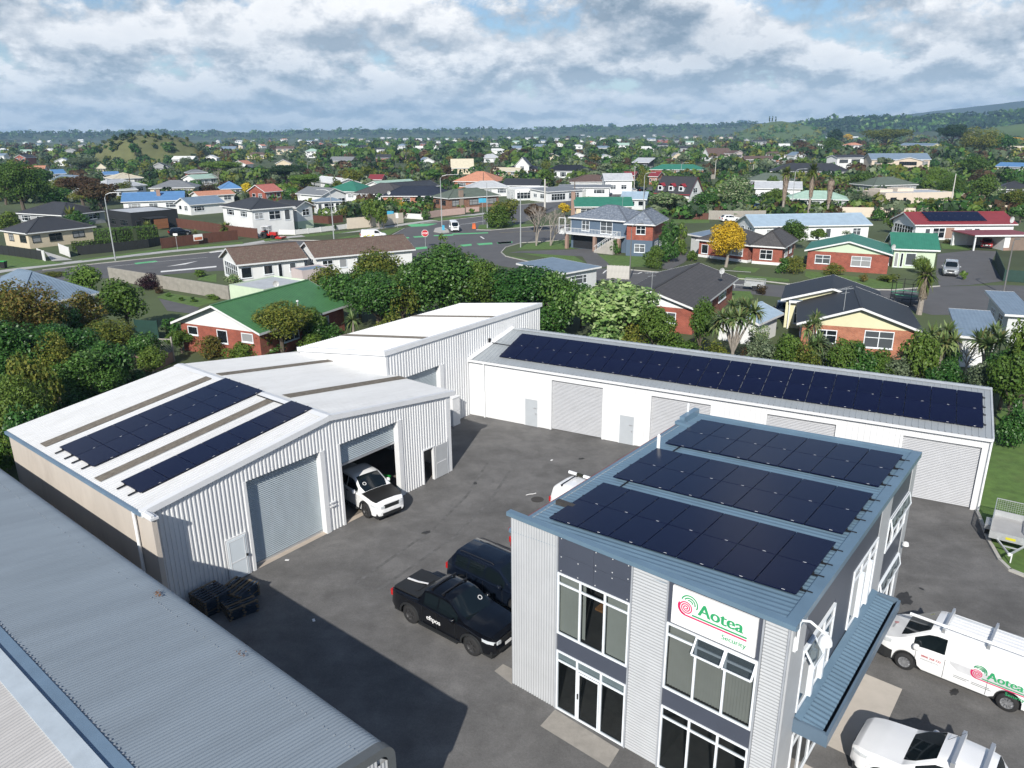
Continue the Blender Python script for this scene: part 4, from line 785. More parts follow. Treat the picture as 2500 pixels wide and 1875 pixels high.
def house_at(label, o, ang, L, D, he, roof, rh, wall, rf, fw=AUTO1, lw=AUTO2, rw=AUTO2, oh=.45, gab=None, base=None, dark=False, cat='house', name='house', group=None, trim=None, backwin=False):
    T = thing(name, label, cat, o, ang, group); wm = wallm(wall); rm = rfm(rf); gm = wallm(gab) if gab else wm; tr = trim or m_trim
    def wface(mb, pts, along): mb.face(pts, [((p[0] if along == 'x' else p[1]), p[2]) for p in pts])
    x0, x1, y0, y1 = oh, L - oh, oh, D - oh
    if roof == 'flat': x0, x1, y0, y1 = 0, L, 0, D
    hw = he - .12 if roof != 'flat' else he
    w = MB(); wface(w, [(x0, y0, 0), (x1, y0, 0), (x1, y0, hw), (x0, y0, hw)], 'x'); wface(w, [(x1, y0, 0), (x1, y1, 0), (x1, y1, hw), (x1, y0, hw)], 'y'); wface(w, [(x1, y1, 0), (x0, y1, 0), (x0, y1, hw), (x1, y1, hw)], 'x'); wface(w, [(x0, y1, 0), (x0, y0, 0), (x0, y0, hw), (x0, y1, hw)], 'y')
    w.build('wall', wm, T)
    if base: b = MB(); b.box(x0 - .012, x1 + .012, y0 - .012, y1 + .012, 0, base[1]); b.build('lower_wall', wallm(base[0]), T)
    F = []                                                            # roof faces with uv origin edge (first two points = eave)
    z = he; zr = he + rh
    if roof == 'hip':
        if L >= D: r0, r1 = (D / 2, D / 2, zr), (L - D / 2, D / 2, zr)
        else: r0, r1 = (L / 2, L / 2, zr), (L / 2, D - L / 2, zr)
        c = [(0, 0, z), (L, 0, z), (L, D, z), (0, D, z)]
        F = [[c[0], c[1], r1, r0], [c[2], c[3], r0, r1], [c[1], c[2], r1], [c[3], c[0], r0]] if L >= D else [[c[1], c[2], r1, r0], [c[3], c[0], r0, r1], [c[0], c[1], r0], [c[2], c[3], r1]]
        edges = [(c[i], c[(i + 1) % 4]) for i in range(4)]; ridges = [(r0, r1)] + [(c[0], r0), (c[3], r0 if L >= D else r1), (c[1], r1 if L >= D else r0), (c[2], r1)]
    elif roof == 'gx':
        F = [[(0, 0, z), (L, 0, z), (L, D / 2, zr), (0, D / 2, zr)], [(L, D, z), (0, D, z), (0, D / 2, zr), (L, D / 2, zr)]]
        edges = [((0, 0, z), (L, 0, z)), ((L, 0, z), (L, D / 2, zr)), ((L, D / 2, zr), (L, D, z)), ((L, D, z), (0, D, z)), ((0, D, z), (0, D / 2, zr)), ((0, D / 2, zr), (0, 0, z))]; ridges = [((0, D / 2, zr), (L, D / 2, zr))]
        k = oh * rh / (D / 2); a = z - .12
        for xx, s in ((x0 - .006, 1), (x1 + .006, -1)): g = MB(); p = [(xx, y1, a), (xx, y0, a), (xx, y0, z + k - .10), (xx, D / 2, zr - .10), (xx, y1, z + k - .10)][::s]; wface(g, p, 'y'); g.build('gable', gm, T)
    elif roof == 'gy':
        F = [[(L, 0, z), (L, D, z), (L / 2, D, zr), (L / 2, 0, zr)], [(0, D, z), (0, 0, z), (L / 2, 0, zr), (L / 2, D, zr)]]
        edges = [((0, 0, z), (L / 2, 0, zr)), ((L / 2, 0, zr), (L, 0, z)), ((L, 0, z), (L, D, z)), ((L, D, z), (L / 2, D, zr)), ((L / 2, D, zr), (0, D, z)), ((0, D, z), (0, 0, z))]; ridges = [((L / 2, 0, zr), (L / 2, D, zr))]
        k = oh * rh / (L / 2); a = z - .12
        for yy, s in ((y0 - .006, 1), (y1 + .006, -1)): g = MB(); p = [(x0, yy, a), (x1, yy, a), (x1, yy, z + k - .10), (L / 2, yy, zr - .10), (x0, yy, z + k - .10)][::s]; wface(g, p, 'x'); g.build('gable', gm, T)
    elif roof == 'mono':
        F = [[(0, 0, z), (L, 0, z), (L, D, zr), (0, D, zr)]]; edges = [((0, 0, z), (L, 0, z)), ((L, 0, z), (L, D, zr)), ((L, D, zr), (0, D, zr)), ((0, D, zr), (0, 0, z))]; ridges = []
        for xx, s in ((x0, -1), (x1, 1)): g = MB(); g.face([(xx, y0, z - .12), (xx, y1, z - .12), (xx, y1, zr - .1)][::s]); g.build('gable', gm, T)
    else:
        F = [[(.12, .12, he - .18), (L - .12, .12, he - .18), (L - .12, D - .12, he - .10), (.12, D - .12, he - .10)]]; edges = []; ridges = []
        p = MB(); [p.box(*q, he - .3, he + .02) for q in ((0, L, -.004, .12), (0, L, D - .12, D + .004), (-.004, .12, .12, D - .12), (L - .12, L + .004, .12, D - .12))]; p.build('parapet', wm, T)
    r = MB()
    for f in F:
        a = Vector(f[0]); ux = (Vector(f[1]) - a).normalized(); uy = (Vector(f[-1]) - a); uy = (uy - ux * uy.dot(ux)).normalized()
        uv = [((Vector(p) - a).dot(ux), (Vector(p) - a).dot(uy)) for p in f]; r.face(f, uv)
        if roof != 'flat': r.face([(p[0], p[1], p[2] - .16) for p in f][::-1], uv[::-1])
    ro = r.build('roof', rm, T)
    if edges:
        e = MB()
        for a, b in edges: e.face([(a[0], a[1], a[2] - .19), (b[0], b[1], b[2] - .19), (b[0], b[1], b[2] + .012), (a[0], a[1], a[2] + .012)])
        e.build('fascia', tr, T)
    if ridges:
        e = MB(); [e.bar((a[0], a[1], a[2] + .0), (b[0], b[1], b[2] + .0), .26, .09) for a, b in ridges]; e.build('ridge_cap', rm, ro)
    add_windows(T, fw, x0, y0, 0, x1 - x0, dark); add_windows(T, rw, x1, y0, pi / 2, y1 - y0, dark); add_windows(T, [(1 - b, 1 - a, c, d) for a, b, c, d in lw], x0, y1, -pi / 2, y1 - y0, dark)
    T['dims'] = (L, D, he, rh); HOUSES.append((T, L, D)); return T
HOUSES = []
def house(label, pA, pB, he, depth, roof, rh, wall, rf, **k):
    A = G(*pA, he); B = G(*pB, he); d = B - A; 
    if isinstance(depth, tuple): Cc = G(*depth, he); n = Vector((-d.y, d.x, 0)).normalized(); depth = max(3, abs((Cc - A).dot(n)))
    return house_at(label, (A.x, A.y, 0), math.atan2(d.y, d.x), math.hypot(d.x, d.y), depth, he, roof, rh, wall, rf, **k)
def house_g(label, r0, r1, pB, he, pitch, wall, rf, side=1, **k):
    """gable to the front: near and far ends of the ridge, one eave corner (side 1: right of the ridge)"""
    hw = 4.5
    for _ in range(14):
        zr = he + hw * math.tan(rad(pitch)); R0 = G(*r0, zr); R1 = G(*r1, zr); B = G(*pB, he); d = R1 - R0; d.z = 0; dn = d.normalized(); n = Vector((dn.y, -dn.x, 0)); hw = .5 * hw + .5 * abs((B - R0).dot(n))
    o = R0 - n * hw; return house_at(label, (o.x, o.y, 0), math.atan2(n.y, n.x), 2 * hw, d.length, he, 'gy', hw * math.tan(rad(pitch)), wall, rf, **k)
# --- left of the main road
house('cream house with dark hip roof behind the black boarded fence', zA(200, 1012), zA(745, 955), 2.7, 9.5, 'hip', 2.0, 'cream', 'charcoal', fw=((.05, .17, 1.0, 2.2), (.30, .49, .9, 2.2), (.66, .84, 1.1, 2.2)), lw=((.1, .35, 1, 2.2), (.6, .8, 1, 2.2)), dark=True)
bh = house('black flat roofed box house with timber slat screen', zA(1005, 852), zA(1365, 822), 3.6, zA(780, 830), 'flat', 0, 'black', 'pale', fw=((.08, .2, .5, 1.9),), lw=((.15, .45, .8, 2.0), (.62, .85, .8, 2.0)), dark=True)
b = MB(); b.box(2.2, 6.0, -3.4, -.02, 2.35, 2.5); [b.box(x, x + .1, -3.4, -3.3, 0, 2.35) for x in (2.2, 5.9)]; b.build('lean_to', wallm('black'), bh)
m_slat = mat('cedar_slat', (.30, .13, .06), .7, var=.2); sm = MB(); sm.box(0, .09, -.03, .03, .3, 2.2); sm = sm.mesh('slat', m_slat)
for i in range(18): link('slat', sm, bh, (2.9 + i * .165, -3.46, 0))
house('white two storey house with charcoal roof and dark garage opening', zB(35, 828), zB(385, 800), 5.2, zA(1640, 800), 'hip', 1.6, 'white', 'charcoal', fw=((.06, .26, 3.3, 4.5), (.40, .68, 3.0, 4.6), (.78, .92, 2.7, 4.7), (.18, .42, .1, 1.9)), lw=UP2)
house('projecting white gable wing beside the charcoal roofed two storey house', zB(390, 812), zB(535, 795), 4.7, 7, 'gy', 1.1, 'white', 'charcoal', fw=((.35, .8, 2.9, 4.2),), base=('green', 1.9), name='house_wing')
house_g('white villa with broad grey gable roof and glazed sunroom', zB(688, 683), zB(480, 668), zB(858, 748), 3.6, 21, 'white', 'grey', fw=((.65, .95, .5, 2.6),))
house('white sunroom bay with low hip roof in front of the villa', zB(535, 768), zB(748, 758), 2.9, 4, 'hip', .7, 'white', 'bluegrey', fw=((.05, .2, .5, 2.4), (.3, .7, .5, 2.4), (.78, .95, .5, 2.4)), name='sunroom')
house('orange brick house with navy tiled hip roof above white terraces', zB(1040, 722), zB(1572, 722), 2.8, 10, 'hip', 2.3, 'orange', 'navy', fw=((.06, .16, .9, 2.2), (.30, .42, .7, 2.3), (.52, .68, .7, 2.3), (.82, .97, .6, 2.3)))
bk = house('brown brick house with sage roof and brick chimney at the corner', zB(1562, 742), zB(1968, 716), 2.8, 9, 'hip', 1.9, 'brown', 'sage', fw=((.06, .2, .8, 2.2), (.4, .62, .8, 2.2), (.75, .95, .8, 2.2)), dark=True)
b = MB(); b.box(3.6, 4.7, .2, .9, 0, 4.6); b.build('chimney', wallm('brown'), bk)
house('house with bright salmon tiled hip roof', zB(1598, 608), zB(1932, 612), 2.7, 13, 'hip', 3.0, 'orange', 'salmon')
house('left long white unit with mossy brown tiled roof and glazed gable', zA(1822, 1255), zB(482, 1200), 2.6, 8.6, 'gx', 1.7, 'white', 'mossy', fw=((.02, .18, .7, 2.1), (.36, .50, .9, 2.1), (.58, .65, .05, 2.1), (.76, .86, .9, 2.1)), lw=((.1, .9, .3, 2.3),))
house('right long white unit with mossy brown tiled roof behind the trees', zB(530, 1202), zB(1312, 1132), 2.6, 8.6, 'gx', 1.7, 'white', 'mossy', fw=((.05, .16, .7, 2.1), (.22, .30, .9, 2.1), (.4, .5, .9, 2.1), (.6, .75, .9, 2.1)))
house('low shed with stained pale flat roof beside the green roof', zB(140, 1445), zB(485, 1370), 2.3, zB(0, 1380), 'flat', 0, 'green', 'pale', fw=(), lw=(), rw=(), name='shed', cat='shed')
house('pink rendered block shed with flat grey roof', zB(435, 1300), zB(655, 1270), 2.2, zB(365, 1280), 'flat', 0, 'pinkish', 'bluegrey', fw=(), lw=(), rw=(), name='shed', cat='shed')
house_g('red brick house with faded green roof and white gable', zE(1622, 302), (752, 683), zE(2012, 517), 2.7, 21, 'brick', 'green', gab='white', fw=((.09, .22, 1.6, 2.4), (.47, .60, 1.2, 2.4), (.78, .92, 1.6, 2.4)), oh=.6)
house('house with weathered blue grey hip roof hidden among olive trees', zE(120, 325), zE(772, 203), 2.8, 11, 'hip', 2.6, 'white', 'bluegrey')
house('dark hip roofed house behind the cream house', zA(110, 852), zA(475, 872), 2.6, 11, 'hip', 2.1, 'grey', 'charcoal')
bl = house('long house with bright blue roof and red brick chimney', zA(930, 768), zA(1425, 752), 2.7, 10, 'gx', 1.9, 'white', 'blue')
b = MB(); b.box(8.2, 9.1, 2.6, 3.3, 0, 5.2); b.build('chimney', wallm('brick'), bl)
house('white garage with grey blue roof next to the blue roofed house', zA(1460, 792), zA(1742, 770), 2.5, 8, 'gx', 1.5, 'white', 'bluegrey', fw=((.1, .4, .9, 2),))
house('white walled house with pale grey hip roof behind the power pole', zA(822, 662), zA(1138, 636), 2.7, 11, 'hip', 2.2, 'white', 'pale')
house('low carport wing with pale grey roof below the grey hip roof', zA(885, 680), zA(1068, 672), 2.4, 6, 'mono', .4, 'pale', 'pale', fw=((.1, .3, .8, 2),))
house('wide house with beige grey roof behind the blue roofs', zA(1142, 662), zA(1505, 655), 2.7, 11, 'hip', 2.0, 'cream', 'grey')
house('low white house with orange salmon roof strip', zA(1530, 722), zA(1818, 705), 2.5, 7, 'gx', 1.0, 'white', 'salmon')
house('grey house with blue hip roof beside the russet tree', zA(1700, 668), zA(1872, 662), 2.6, 9, 'hip', 1.9, 'grey', 'blue')
house('brick house with coral pink roof', zA(2042, 692), zA(2185, 680), 2.7, 8, 'gx', 1.9, 'brick', 'pink')
house('white two storey house with blue roof above the brown trees', zA(375, 600), zA(518, 612), 5.2, 8, 'gx', 1.6, 'white', 'bluegrey', fw=((.3, .6, 3.3, 4.5),))
house('small house with pale blue roof between two left trees', zA(410, 552), zA(516, 548), 3.5, 8, 'gx', 1.6, 'pale', 'blue', fw=((.1, .4, 1.8, 3), (.6, .9, 1.8, 3)))
house('cottage with cream hip roof under the grey green tree', zA(740, 512), zA(825, 510), 2.6, 8, 'hip', 2.2, 'cream', 'cream')
house('low house with vivid blue roof beyond the pale roofs', zA(800, 560), zA(925, 556), 2.6, 8, 'gx', 1.2, 'grey', 'blue')
house('broad cream roofed bungalow beside the timber power pole', zA(870, 590), zA(1110, 580), 2.6, 12, 'hip', 1.9, 'white', 'cream')
house('brick house with grey roof and dark windows right of the hill foot', zA(1445, 545), zA(1605, 540), 4.2, 8, 'hip', 1.4, 'brick', 'grey', fw=((.1, .45, 2.4, 3.6), (.55, .9, 2.4, 3.6)))
house('low house with pale green roof in front of the brick house', zA(1500, 592), zA(1690, 580), 2.6, 8, 'gx', 1.4, 'white', 'palegreen')
# --- centre
house('house with deep teal hip roof behind the villa', zB(600, 682), zB(862, 690), 2.7, 11, 'hip', 2.5, 'white', 'teal')
house('house with grey tiled hip roof left of the navy roof', zB(812, 703), zB(1180, 712), 2.7, 12, 'hip', 2.6, 'white', 'darktile')
house('long low house with mint green roof', zB(1040, 642), zB(1332, 622), 2.6, 8, 'gx', 1.2, 'white', 'palegreen')
house('long house with dark ribbed roof behind the navy roof', zB(1160, 668), zB(1500, 642), 2.6, 9, 'gx', 1.6, 'grey', 'charcoal')
house('white house with pale roof at the end of the far street', zB(490, 602), zB(692, 628), 3.2, 9, 'gx', 1.4, 'white', 'white', fw=((.1, .4, 1.2, 2.6), (.55, .9, 1.2, 2.6)))
house('house with small red gable roof left of the mint roof', zB(935, 596), zB(1050, 596), 2.7, 8, 'gx', 1.6, 'orange', 'red')
house('low house with light zinc roof right of the salmon roof', zC(-180, 662), zC(150, 655), 2.6, 9, 'hip', 1.8, 'white', 'pale')
house('long house with dark roof behind the white shop', zC(80, 640), zC(372, 642), 2.6, 10, 'gx', 1.8, 'grey', 'charcoal')
house('long low white shop with flat roof by the main road', zC(180, 668), zC(478, 660), 3.2, 9, 'flat', 0, 'white', 'white', fw=((.05, .4, .4, 2.2), (.55, .9, .4, 2.2)), name='shop', cat='shop')
house('white panelled shop with shallow roof behind a hoarding', zC(432, 690), zC(718, 672), 2.9, 9, 'mono', .5, 'white', 'grey', fw=((.1, .5, .4, 2.2), (.6, .9, .6, 2.2)), name='shop', cat='shop')
house('white house with brown tiled hip roof behind the shops', zC(602, 614), zC(962, 612), 3.0, 11, 'hip', 2.0, 'white', 'brown', fw=((.1, .3, 1, 2.3), (.4, .6, 1, 2.3), (.7, .9, 1, 2.3)))
house('low wing with grey roof under the brown hip roof', zC(505, 655), zC(918, 657), 2.7, 6, 'mono', .5, 'white', 'grey')
house('house with white walls and black tiled hip roof', zC(405, 528), zC(742, 532), 2.8, 10, 'hip', 2.4, 'white', 'black', fw=((.05, .28, .6, 2.3), (.36, .5, .6, 2.3), (.62, .8, .6, 2.3)))
house('white gable house with pale zinc roof near the parked cars', zC(868, 602), zC(1098, 600), 4.2, 8, 'gx', 1.9, 'white', 'pale', fw=((.2, .4, 1.5, 2.8), (.6, .8, 1.5, 2.8)))
house('low hall with maroon roof left of the tall dark tree', zC(975, 562), zC(1108, 564), 2.8, 7, 'gx', 1.2, 'brick', 'red')
house('low house with maroon roof right of the tall dark tree', zC(1205, 570), zC(1285, 572), 2.9, 7, 'gx', 1.6, 'orange', 'red')
house('teal roofed house with salmon brick walls', zC(1215, 517), zC(1642, 520), 2.7, 10, 'hip', 2.0, 'orange', 'teal', fw=((.27, .45, .6, 2.2), (.5, .6, .6, 2.2), (.66, .78, .6, 2.2)))
gb = house('dark steep roofed house with red trimmed gable and three dormers', zC(1250, 698), zC(1528, 712), 2.4, 8.5, 'gx', 4.4, 'white', 'charcoal', fw=(), trim=mat('red_trim', (.30, .03, .04), .5), rw=((.3, .62, 2.6, 3.9),))
L0 = gb['dims'][0]; dm = MB(); dm.box(-.7, .7, -1.6, 1, 0, 1.3); dr = MB(); dr.face([(-.95, -1.8, 1.2), (0, -1.8, 2.0), (0, 1, 2.0), (-.95, 1, 1.2)][::-1]); dr.face([(0, -1.8, 2.0), (.95, -1.8, 1.2), (.95, 1, 1.2), (0, 1, 2.0)][::-1]); dm = dm.mesh('dormer', m_trim); dr = dr.mesh('dormer_roof', MATS['red_trim'])
for f in (.16, .46, .74):
    d = link('dormer', dm, gb, (L0 * f, 2.0, 3.1)); link('dormer_roof', dr, d); fm, *gs = win_meshes(1.0, 1.0); o = link('dormer_window', fm, d, (-.5, -1.61, .2)); link('pane', gs[0], link('pane', gs[0], d, (-.5, -1.61, .2)))
gr = house('bungalow with bright teal green roof and brick chimney', zC(640, 805), zC(1100, 802), 2.6, 9, 'gx', 1.7, 'cream', 'teal')
b = MB(); b.box(-.5, .4, 3.4, 4.1, 0, 5.6); b.build('chimney', wallm('brick'), gr)
house('shed with pale blue grey roof behind the teal bungalow', zC(990, 745), zC(1200, 748), 2.6, 9, 'gx', 1.5, 'pale', 'skyblue')
hb = house('blue two storey house with lichen speckled tile roof and balcony', zC(588, 884), zC(1052, 918), 5.1, 9.5, 'hip', 1.9, 'blue', 'lichen', fw=((.20, .34, 3.0, 4.7), (.54, .76, 2.8, 4.8)), base=None)
house('red brick upper wing of the balcony house with blue base', zC(1018, 935), zC(1265, 945), 5.0, 9.5, 'hip', 1.9, 'brick', 'lichen', fw=((.36, .72, 3.4, 4.7), (.32, .72, .6, 1.9)), base=('blue', 2.5), name='house_wing')
L0 = hb['dims'][0]; b = MB(); b.box(.2, L0 - .6, -1.1, .45, 2.45, 2.62); b.build('balcony_floor', m_trim, hb); rl = MB(); rl.bar((.2, -1.08, 3.5), (L0 - .6, -1.08, 3.5), .06); rl.bar((.2, -1.08, 2.75), (L0 - .6, -1.08, 2.75), .05)
for i in range(40): x = .2 + (L0 - .8) * i / 39; rl.bar((x, -1.08, 2.6), (x, -1.08, 3.5), .035)
rl.build('railing', m_trim, hb)
pm = MB(); pm.box(-.25, .25, -1.1, -.6, 0, 2.45); pm = pm.mesh('brick_post', wallm('brick'))
for x in (.5, L0 * .52, L0 - 1.0): link('brick_post', pm, hb, (x, 0, 0))
b = MB(); b.face([(.9, .44, .05), (L0 * .48, .44, .05), (L0 * .48, .44, 2.3), (.9, .44, 2.3)]); b.build('opening_shade', mat('painted_opening_shade', (.012, .014, .018), .9), hb)  # flat dark sheet on the wall, painted for the shade inside the garage
st = MB(); [st.box(L0 - 1.6 - .32 * i, L0 - 1.28 - .32 * i, -2.2, -1.12, 0, 2.45 - .2 * i) for i in range(11)]; st.build('stair', m_conc, hb); st = MB()
for y in (-2.2, -1.15): st.bar((L0 - 1.2, y, 3.4), (L0 - 4.8, y, 1.0), .06); [st.bar((L0 - 1.3 - .32 * i, y, 2.3 - .2 * i), (L0 - 1.3 - .32 * i, y, 3.3 - .2 * i), .035) for i in range(11)]
st.build('handrail', m_trim, hb)
b = MB(); b.box(-1.0, .3, -1.1, 3, 2.4, 2.55); [b.bar((x, y, 2.5), (x, y, 5.1), .08) for x in (-1, .3) for y in (-1.05, .6, 2.9)]; b.bar((-1, -1.05, 5.05), (.3, -1.05, 5.05), .1); b.bar((-1, -1.05, 3.6), (-1, 2.9, 3.6), .08); b.build('porch_frame', m_trim, hb)
house('brick house with dark tile roof behind the golden tree', zC(1990, 1102), zD(372, 1120), 2.7, 9.5, 'hip', 2.0, 'brick', 'darktile', fw=((.25, .68, .75, 2.1),), base=('white', .4))
house('dark tiled roof wing left of the golden tree', zC(1572, 1055), zC(1992, 1102), 2.7, 8, 'hip', 1.8, 'brick', 'darktile', fw=((.06, .2, .6, 2.0), (.6, .9, .9, 2.0)), base=('white', .4), name='house_wing')
house('grey weatherboard garage left of the golden tree', zC(1512, 1015), zC(1660, 1040), 2.8, 7, 'mono', .6, 'pale', 'bluegrey', fw=())
house('long house with pale sky blue roof', zD(128, 958), zD(1048, 942), 2.6, 9, 'gx', 1.6, 'white', 'skyblue', fw=((.1, .2, .8, 2), (.53, .57, .1, 2.0), (.62, .67, .4, 2), (.86, .93, .7, 2)))
house_g('brick house with teal roof and pale green gable facing the street', zD(865, 1072), zD(893, 1010), zD(1205, 1170), 2.7, 15, 'brick', 'teal', gab='green', fw=((.10, .29, .9, 2.1), (.55, .79, .8, 2.2)))
house('pale green weatherboard wing with teal roof and dark entrance', zD(1190, 1128), zD(1570, 1142), 2.7, 8, 'gx', 1.8, 'green', 'teal', fw=((.03, .12, .1, 2.1), (.17, .24, .1, 2.1), (.3, .55, .4, 2.1)), name='house_wing')
br = house_g('orange brick house with black ribbed roof and cream gable', zZ(962, 320), zZ(900, 150), zZ(1422, 470), 2.7, 19, 'orange', 'black', gab='yellow', fw=((.13, .32, 1.0, 2.25), (.56, .82, .9, 2.35)), oh=.5)
house_g('rear black roofed wing with cream gable over the porch', zZ(740, 170), zZ(742, 64), zZ(340, 243), 2.9, 17, 'yellow', 'black', gab='yellow', fw=((.1, .3, .5, 2.2),), name='house_wing', oh=.5)
po = thing('porch', 'small white framed porch left of the black roofed house', 'porch', G(*zZ(385, 480)), br.rotation_euler.z); b = MB(); b.box(-.1, 2.6, -.1, 2, 2.6, 2.85); [b.bar((x, 0, 0), (x, 0, 2.6), .1) for x in (0, 1.2, 2.5)]; [b.bar((1.2, 0, z), (2.5, 0, z), .06) for z in (.6, 1.2, 1.8)]; b.build('frame', m_trim, po); b = MB(); b.box(-.12, 2.62, -.12, 2.02, 2.852, 2.88); b.build('roof', rfm('bluegrey'), po)
house_g('brick house with weathered dark tile roof and white gable', zC(1225, 1452), zC(1600, 1236), zC(1582, 1608), 2.6, 17, 'brick', 'darktile', gab='white', fw=((.6, .8, .9, 2.0),), oh=.5)
_fr, _fl, _nr = G(*zC(850, 1275), 2.5), G(*zC(470, 1203), 2.5), G(*zC(695, 1346), 2.5); _d = _fr - _fl; _d = _d.normalized(); _n = Vector((-_d.y, _d.x, 0)); _D = abs((_fr - _nr).dot(_n)); _o = _fl - _n * _D
house_at('flat grey blue skillion roof between the trees and the street', (_o.x, _o.y, 0), math.atan2(_d.y, _d.x), (_fr - _fl).length, _D, 2.5, 'mono', .15, 'pale', 'bluegrey', fw=(), rw=((.2, .7, .8, 1.9),), name='garage', cat='garage')
house('pale blue roofed garden shed below the cabbage trees', zZ(170, 448), zZ(362, 362), 2.2, 4.5, 'gx', .8, 'white', 'skyblue', fw=(), lw=(), rw=(), name='shed', cat='shed')
house('grey blue ribbed roof by the cul de sac, nearer of two', zZ(1705, 535), zZ(2060, 562), 2.7, 6.5, 'mono', .9, 'white', 'bluegrey', name='garage', cat='garage', fw=())
house('grey blue ribbed roof at the cul de sac edge, farther of two', zZ(2065, 370), zZ(2320, 385), 2.7, zZ(1992, 236), 'mono', .6, 'pale', 'bluegrey', fw=(), name='garage', cat='garage')
# --- right
rr = house('long white house with red roof carrying solar panels', zD(1372, 945), zD(2170, 940), 2.7, 9.5, 'gx', 1.75, 'white', 'red', fw=((.10, .15, .8, 2), (.18, .30, .3, 2.1), (.5, .58, .7, 2), (.6, .66, .7, 2)), lw=((.1, .9, .6, 2.2),))
Lr, Dr, hr, rhr = rr['dims']; b = MB(); b.box(Lr * .32, Lr * .40, .38, .44, .3, 2.1); b.build('brick_panel', wallm('brick'), rr)
fr_ = Frame(rr.location, math.degrees(rr.rotation_euler.z)); solar('solar_array', 'black solar panel block on the red roof across the street', fr_, Lr * .17, 1.1, 9, 2, Lr * .062, 1.7, lambda x, y: 2.7 + y * rhr / (Dr / 2))
cp = thing('carport', 'white carport and garage with red roof sheltering a red car', 'carport', G(*zD(1815, 1145)), rr.rotation_euler.z + rad(1)); b = MB(); b.box(-.2, 5.0, -.3, 6.5, 2.35, 2.5); b.box(5.0, 10, -.3, 6.5, 2.35, 2.5); b.build('roof', rfm('red'), cp)
b = MB(); b.box(-.22, 10.02, -.34, -.30, 2.28, 2.52); b.build('fascia', m_trim, cp); pm = MB(); pm.box(-.1, .1, -.1, .1, 0, 2.35); pm = pm.mesh('post', m_trim); [link('post', pm, cp, (x, y, 0)) for x, y in ((.1, 0), (.1, 6), (2.6, 6.2))]
b = MB(); b.box(4.9, 9.9, 0, 6.4, 0, 2.35); b.box(0, 4.9, 6.2, 6.4, 0, 2.3); b.build('wall', wallm('white'), cp); b = MB(); b.box(5.8, 9.4, -.03, -.005, 0, 2.1); b.build('garage_door', mat('garage_brown', (.20, .15, .12), .6), cp); b = MB(); b.box(4.9, 5.8, -.03, -.005, 0, .45); b.build('brick_base', wallm('brick'), cp)
st = house('sand coloured flat roofed stucco house', zD(1145, 700), zD(1672, 690), 3.4, 10, 'flat', 0, 'stucco', 'pale', fw=((.08, .17, 1.3, 2.3), (.27, .31, 1.3, 2.2), (.57, .66, 1.3, 1.9)), lw=((.3, .45, 1, 2),), dark=True)
b = MB(); b.box(1.0, 4.5, 4, 9, 3.3, 4.0); b.box(6.5, 11, 5, 9.5, 3.3, 4.1); b.build('raised_parapet', wallm('stucco'), st); b = MB(); b.box(14, 20, 1, 8, 0, 2.6); b.box(21, 27, -1, 5, 0, 2.6); b.build('side_block', wallm('stucco'), st)
bg_ = house('beige two storey house with blue grey gables and balcony', zD(1035, 442), zD(1500, 440), 5.4, 11, 'gx', 2.6, 'beige', 'bluegrey', fw=((.05, .16, 3.4, 4.5), (.2, .26, 2.8, 4.6), (.86, .97, 3.0, 4.6), (.5, .8, .2, 2.2)), dark=True)
house('front balcony gable of the beige two storey house', zD(1212, 448), zD(1440, 450), 5.0, 5, 'gy', 1.5, 'beige', 'bluegrey', fw=((.15, .8, 3.0, 4.5), (.1, .45, .2, 2.1), (.55, .9, .2, 2.1)), dark=True, name='house_wing')
house('white modern house with shallow dark roof and black balcony', zD(772, 428), zD(1005, 424), 5.6, 9, 'gx', 1.2, 'white', 'charcoal', fw=((.08, .38, 3.2, 4.8), (.5, .8, 3.2, 4.8)), dark=True)
house('cream three storey house highest on the right hill', zD(1248, 330), zD(1508, 334), 6.5, 9, 'gx', 1.7, 'yellow', 'bluegrey', fw=((.28, .5, 4.2, 5.6), (.66, .84, 4.0, 5.6), (.1, .3, .6, 2.4), (.6, .9, .6, 2.4)), dark=True)
house('cream house with pale hip roof at the right edge', zD(1972, 366), zD(2290, 368), 5.0, 11, 'hip', 2.4, 'yellow', 'cream', fw=((.12, .32, 2.8, 4.4), (.42, .62, 2.8, 4.4)), dark=True)
house('low house with blue roof below the right edge house', zD(1985, 492), zD(2300, 502), 2.8, 9, 'gx', 1.6, 'pale', 'blue')
house('broad dark hip roof house behind the palms', zD(250, 532), zD(892, 537), 2.7, 15, 'hip', 3.0, 'brown', 'charcoal')
house('dark green hip roof left of the tall palms', zD(60, 602), zD(440, 607), 2.6, 11, 'hip', 2.2, 'white', 'sage')
house('white house with light grey roof beside the palm trunk', zD(130, 662), zD(505, 667), 3.6, 9, 'gx', 1.6, 'white', 'pale')
house('low pale green roofed house behind the grey fence', zD(375, 742), zD(862, 752), 2.6, 9, 'hip', 1.7, 'pale', 'palegreen')
house('olive green hip roof below the beige house', zD(1050, 642), zD(1402, 632), 2.6, 11, 'hip', 2.1, 'grey', 'sage')
house('dark roofed house half hidden by right hand bushes', zD(1990, 668), zD(2300, 675), 2.7, 10, 'hip', 2.0, 'grey', 'charcoal')
house('pale roofed pavilion on dark walls near the road', zC(1082, 462), zC(1216, 464), 4.0, 8, 'mono', 2.0, 'black', 'pale', fw=((.1, .4, 1.5, 3), (.6, .9, 1.5, 3)))
house('steep brown roofed house with three small dormer windows', zC(1682, 420), zC(1862, 416), 2.6, 10, 'gx', 5.2, 'white', 'brown')
house('small house with maroon gable beside the steep brown roof', zC(1868, 395), zC(1965, 392), 4.5, 8, 'gy', 1.8, 'pinkish', 'brown', fw=((.3, .7, 2.3, 3.8),))
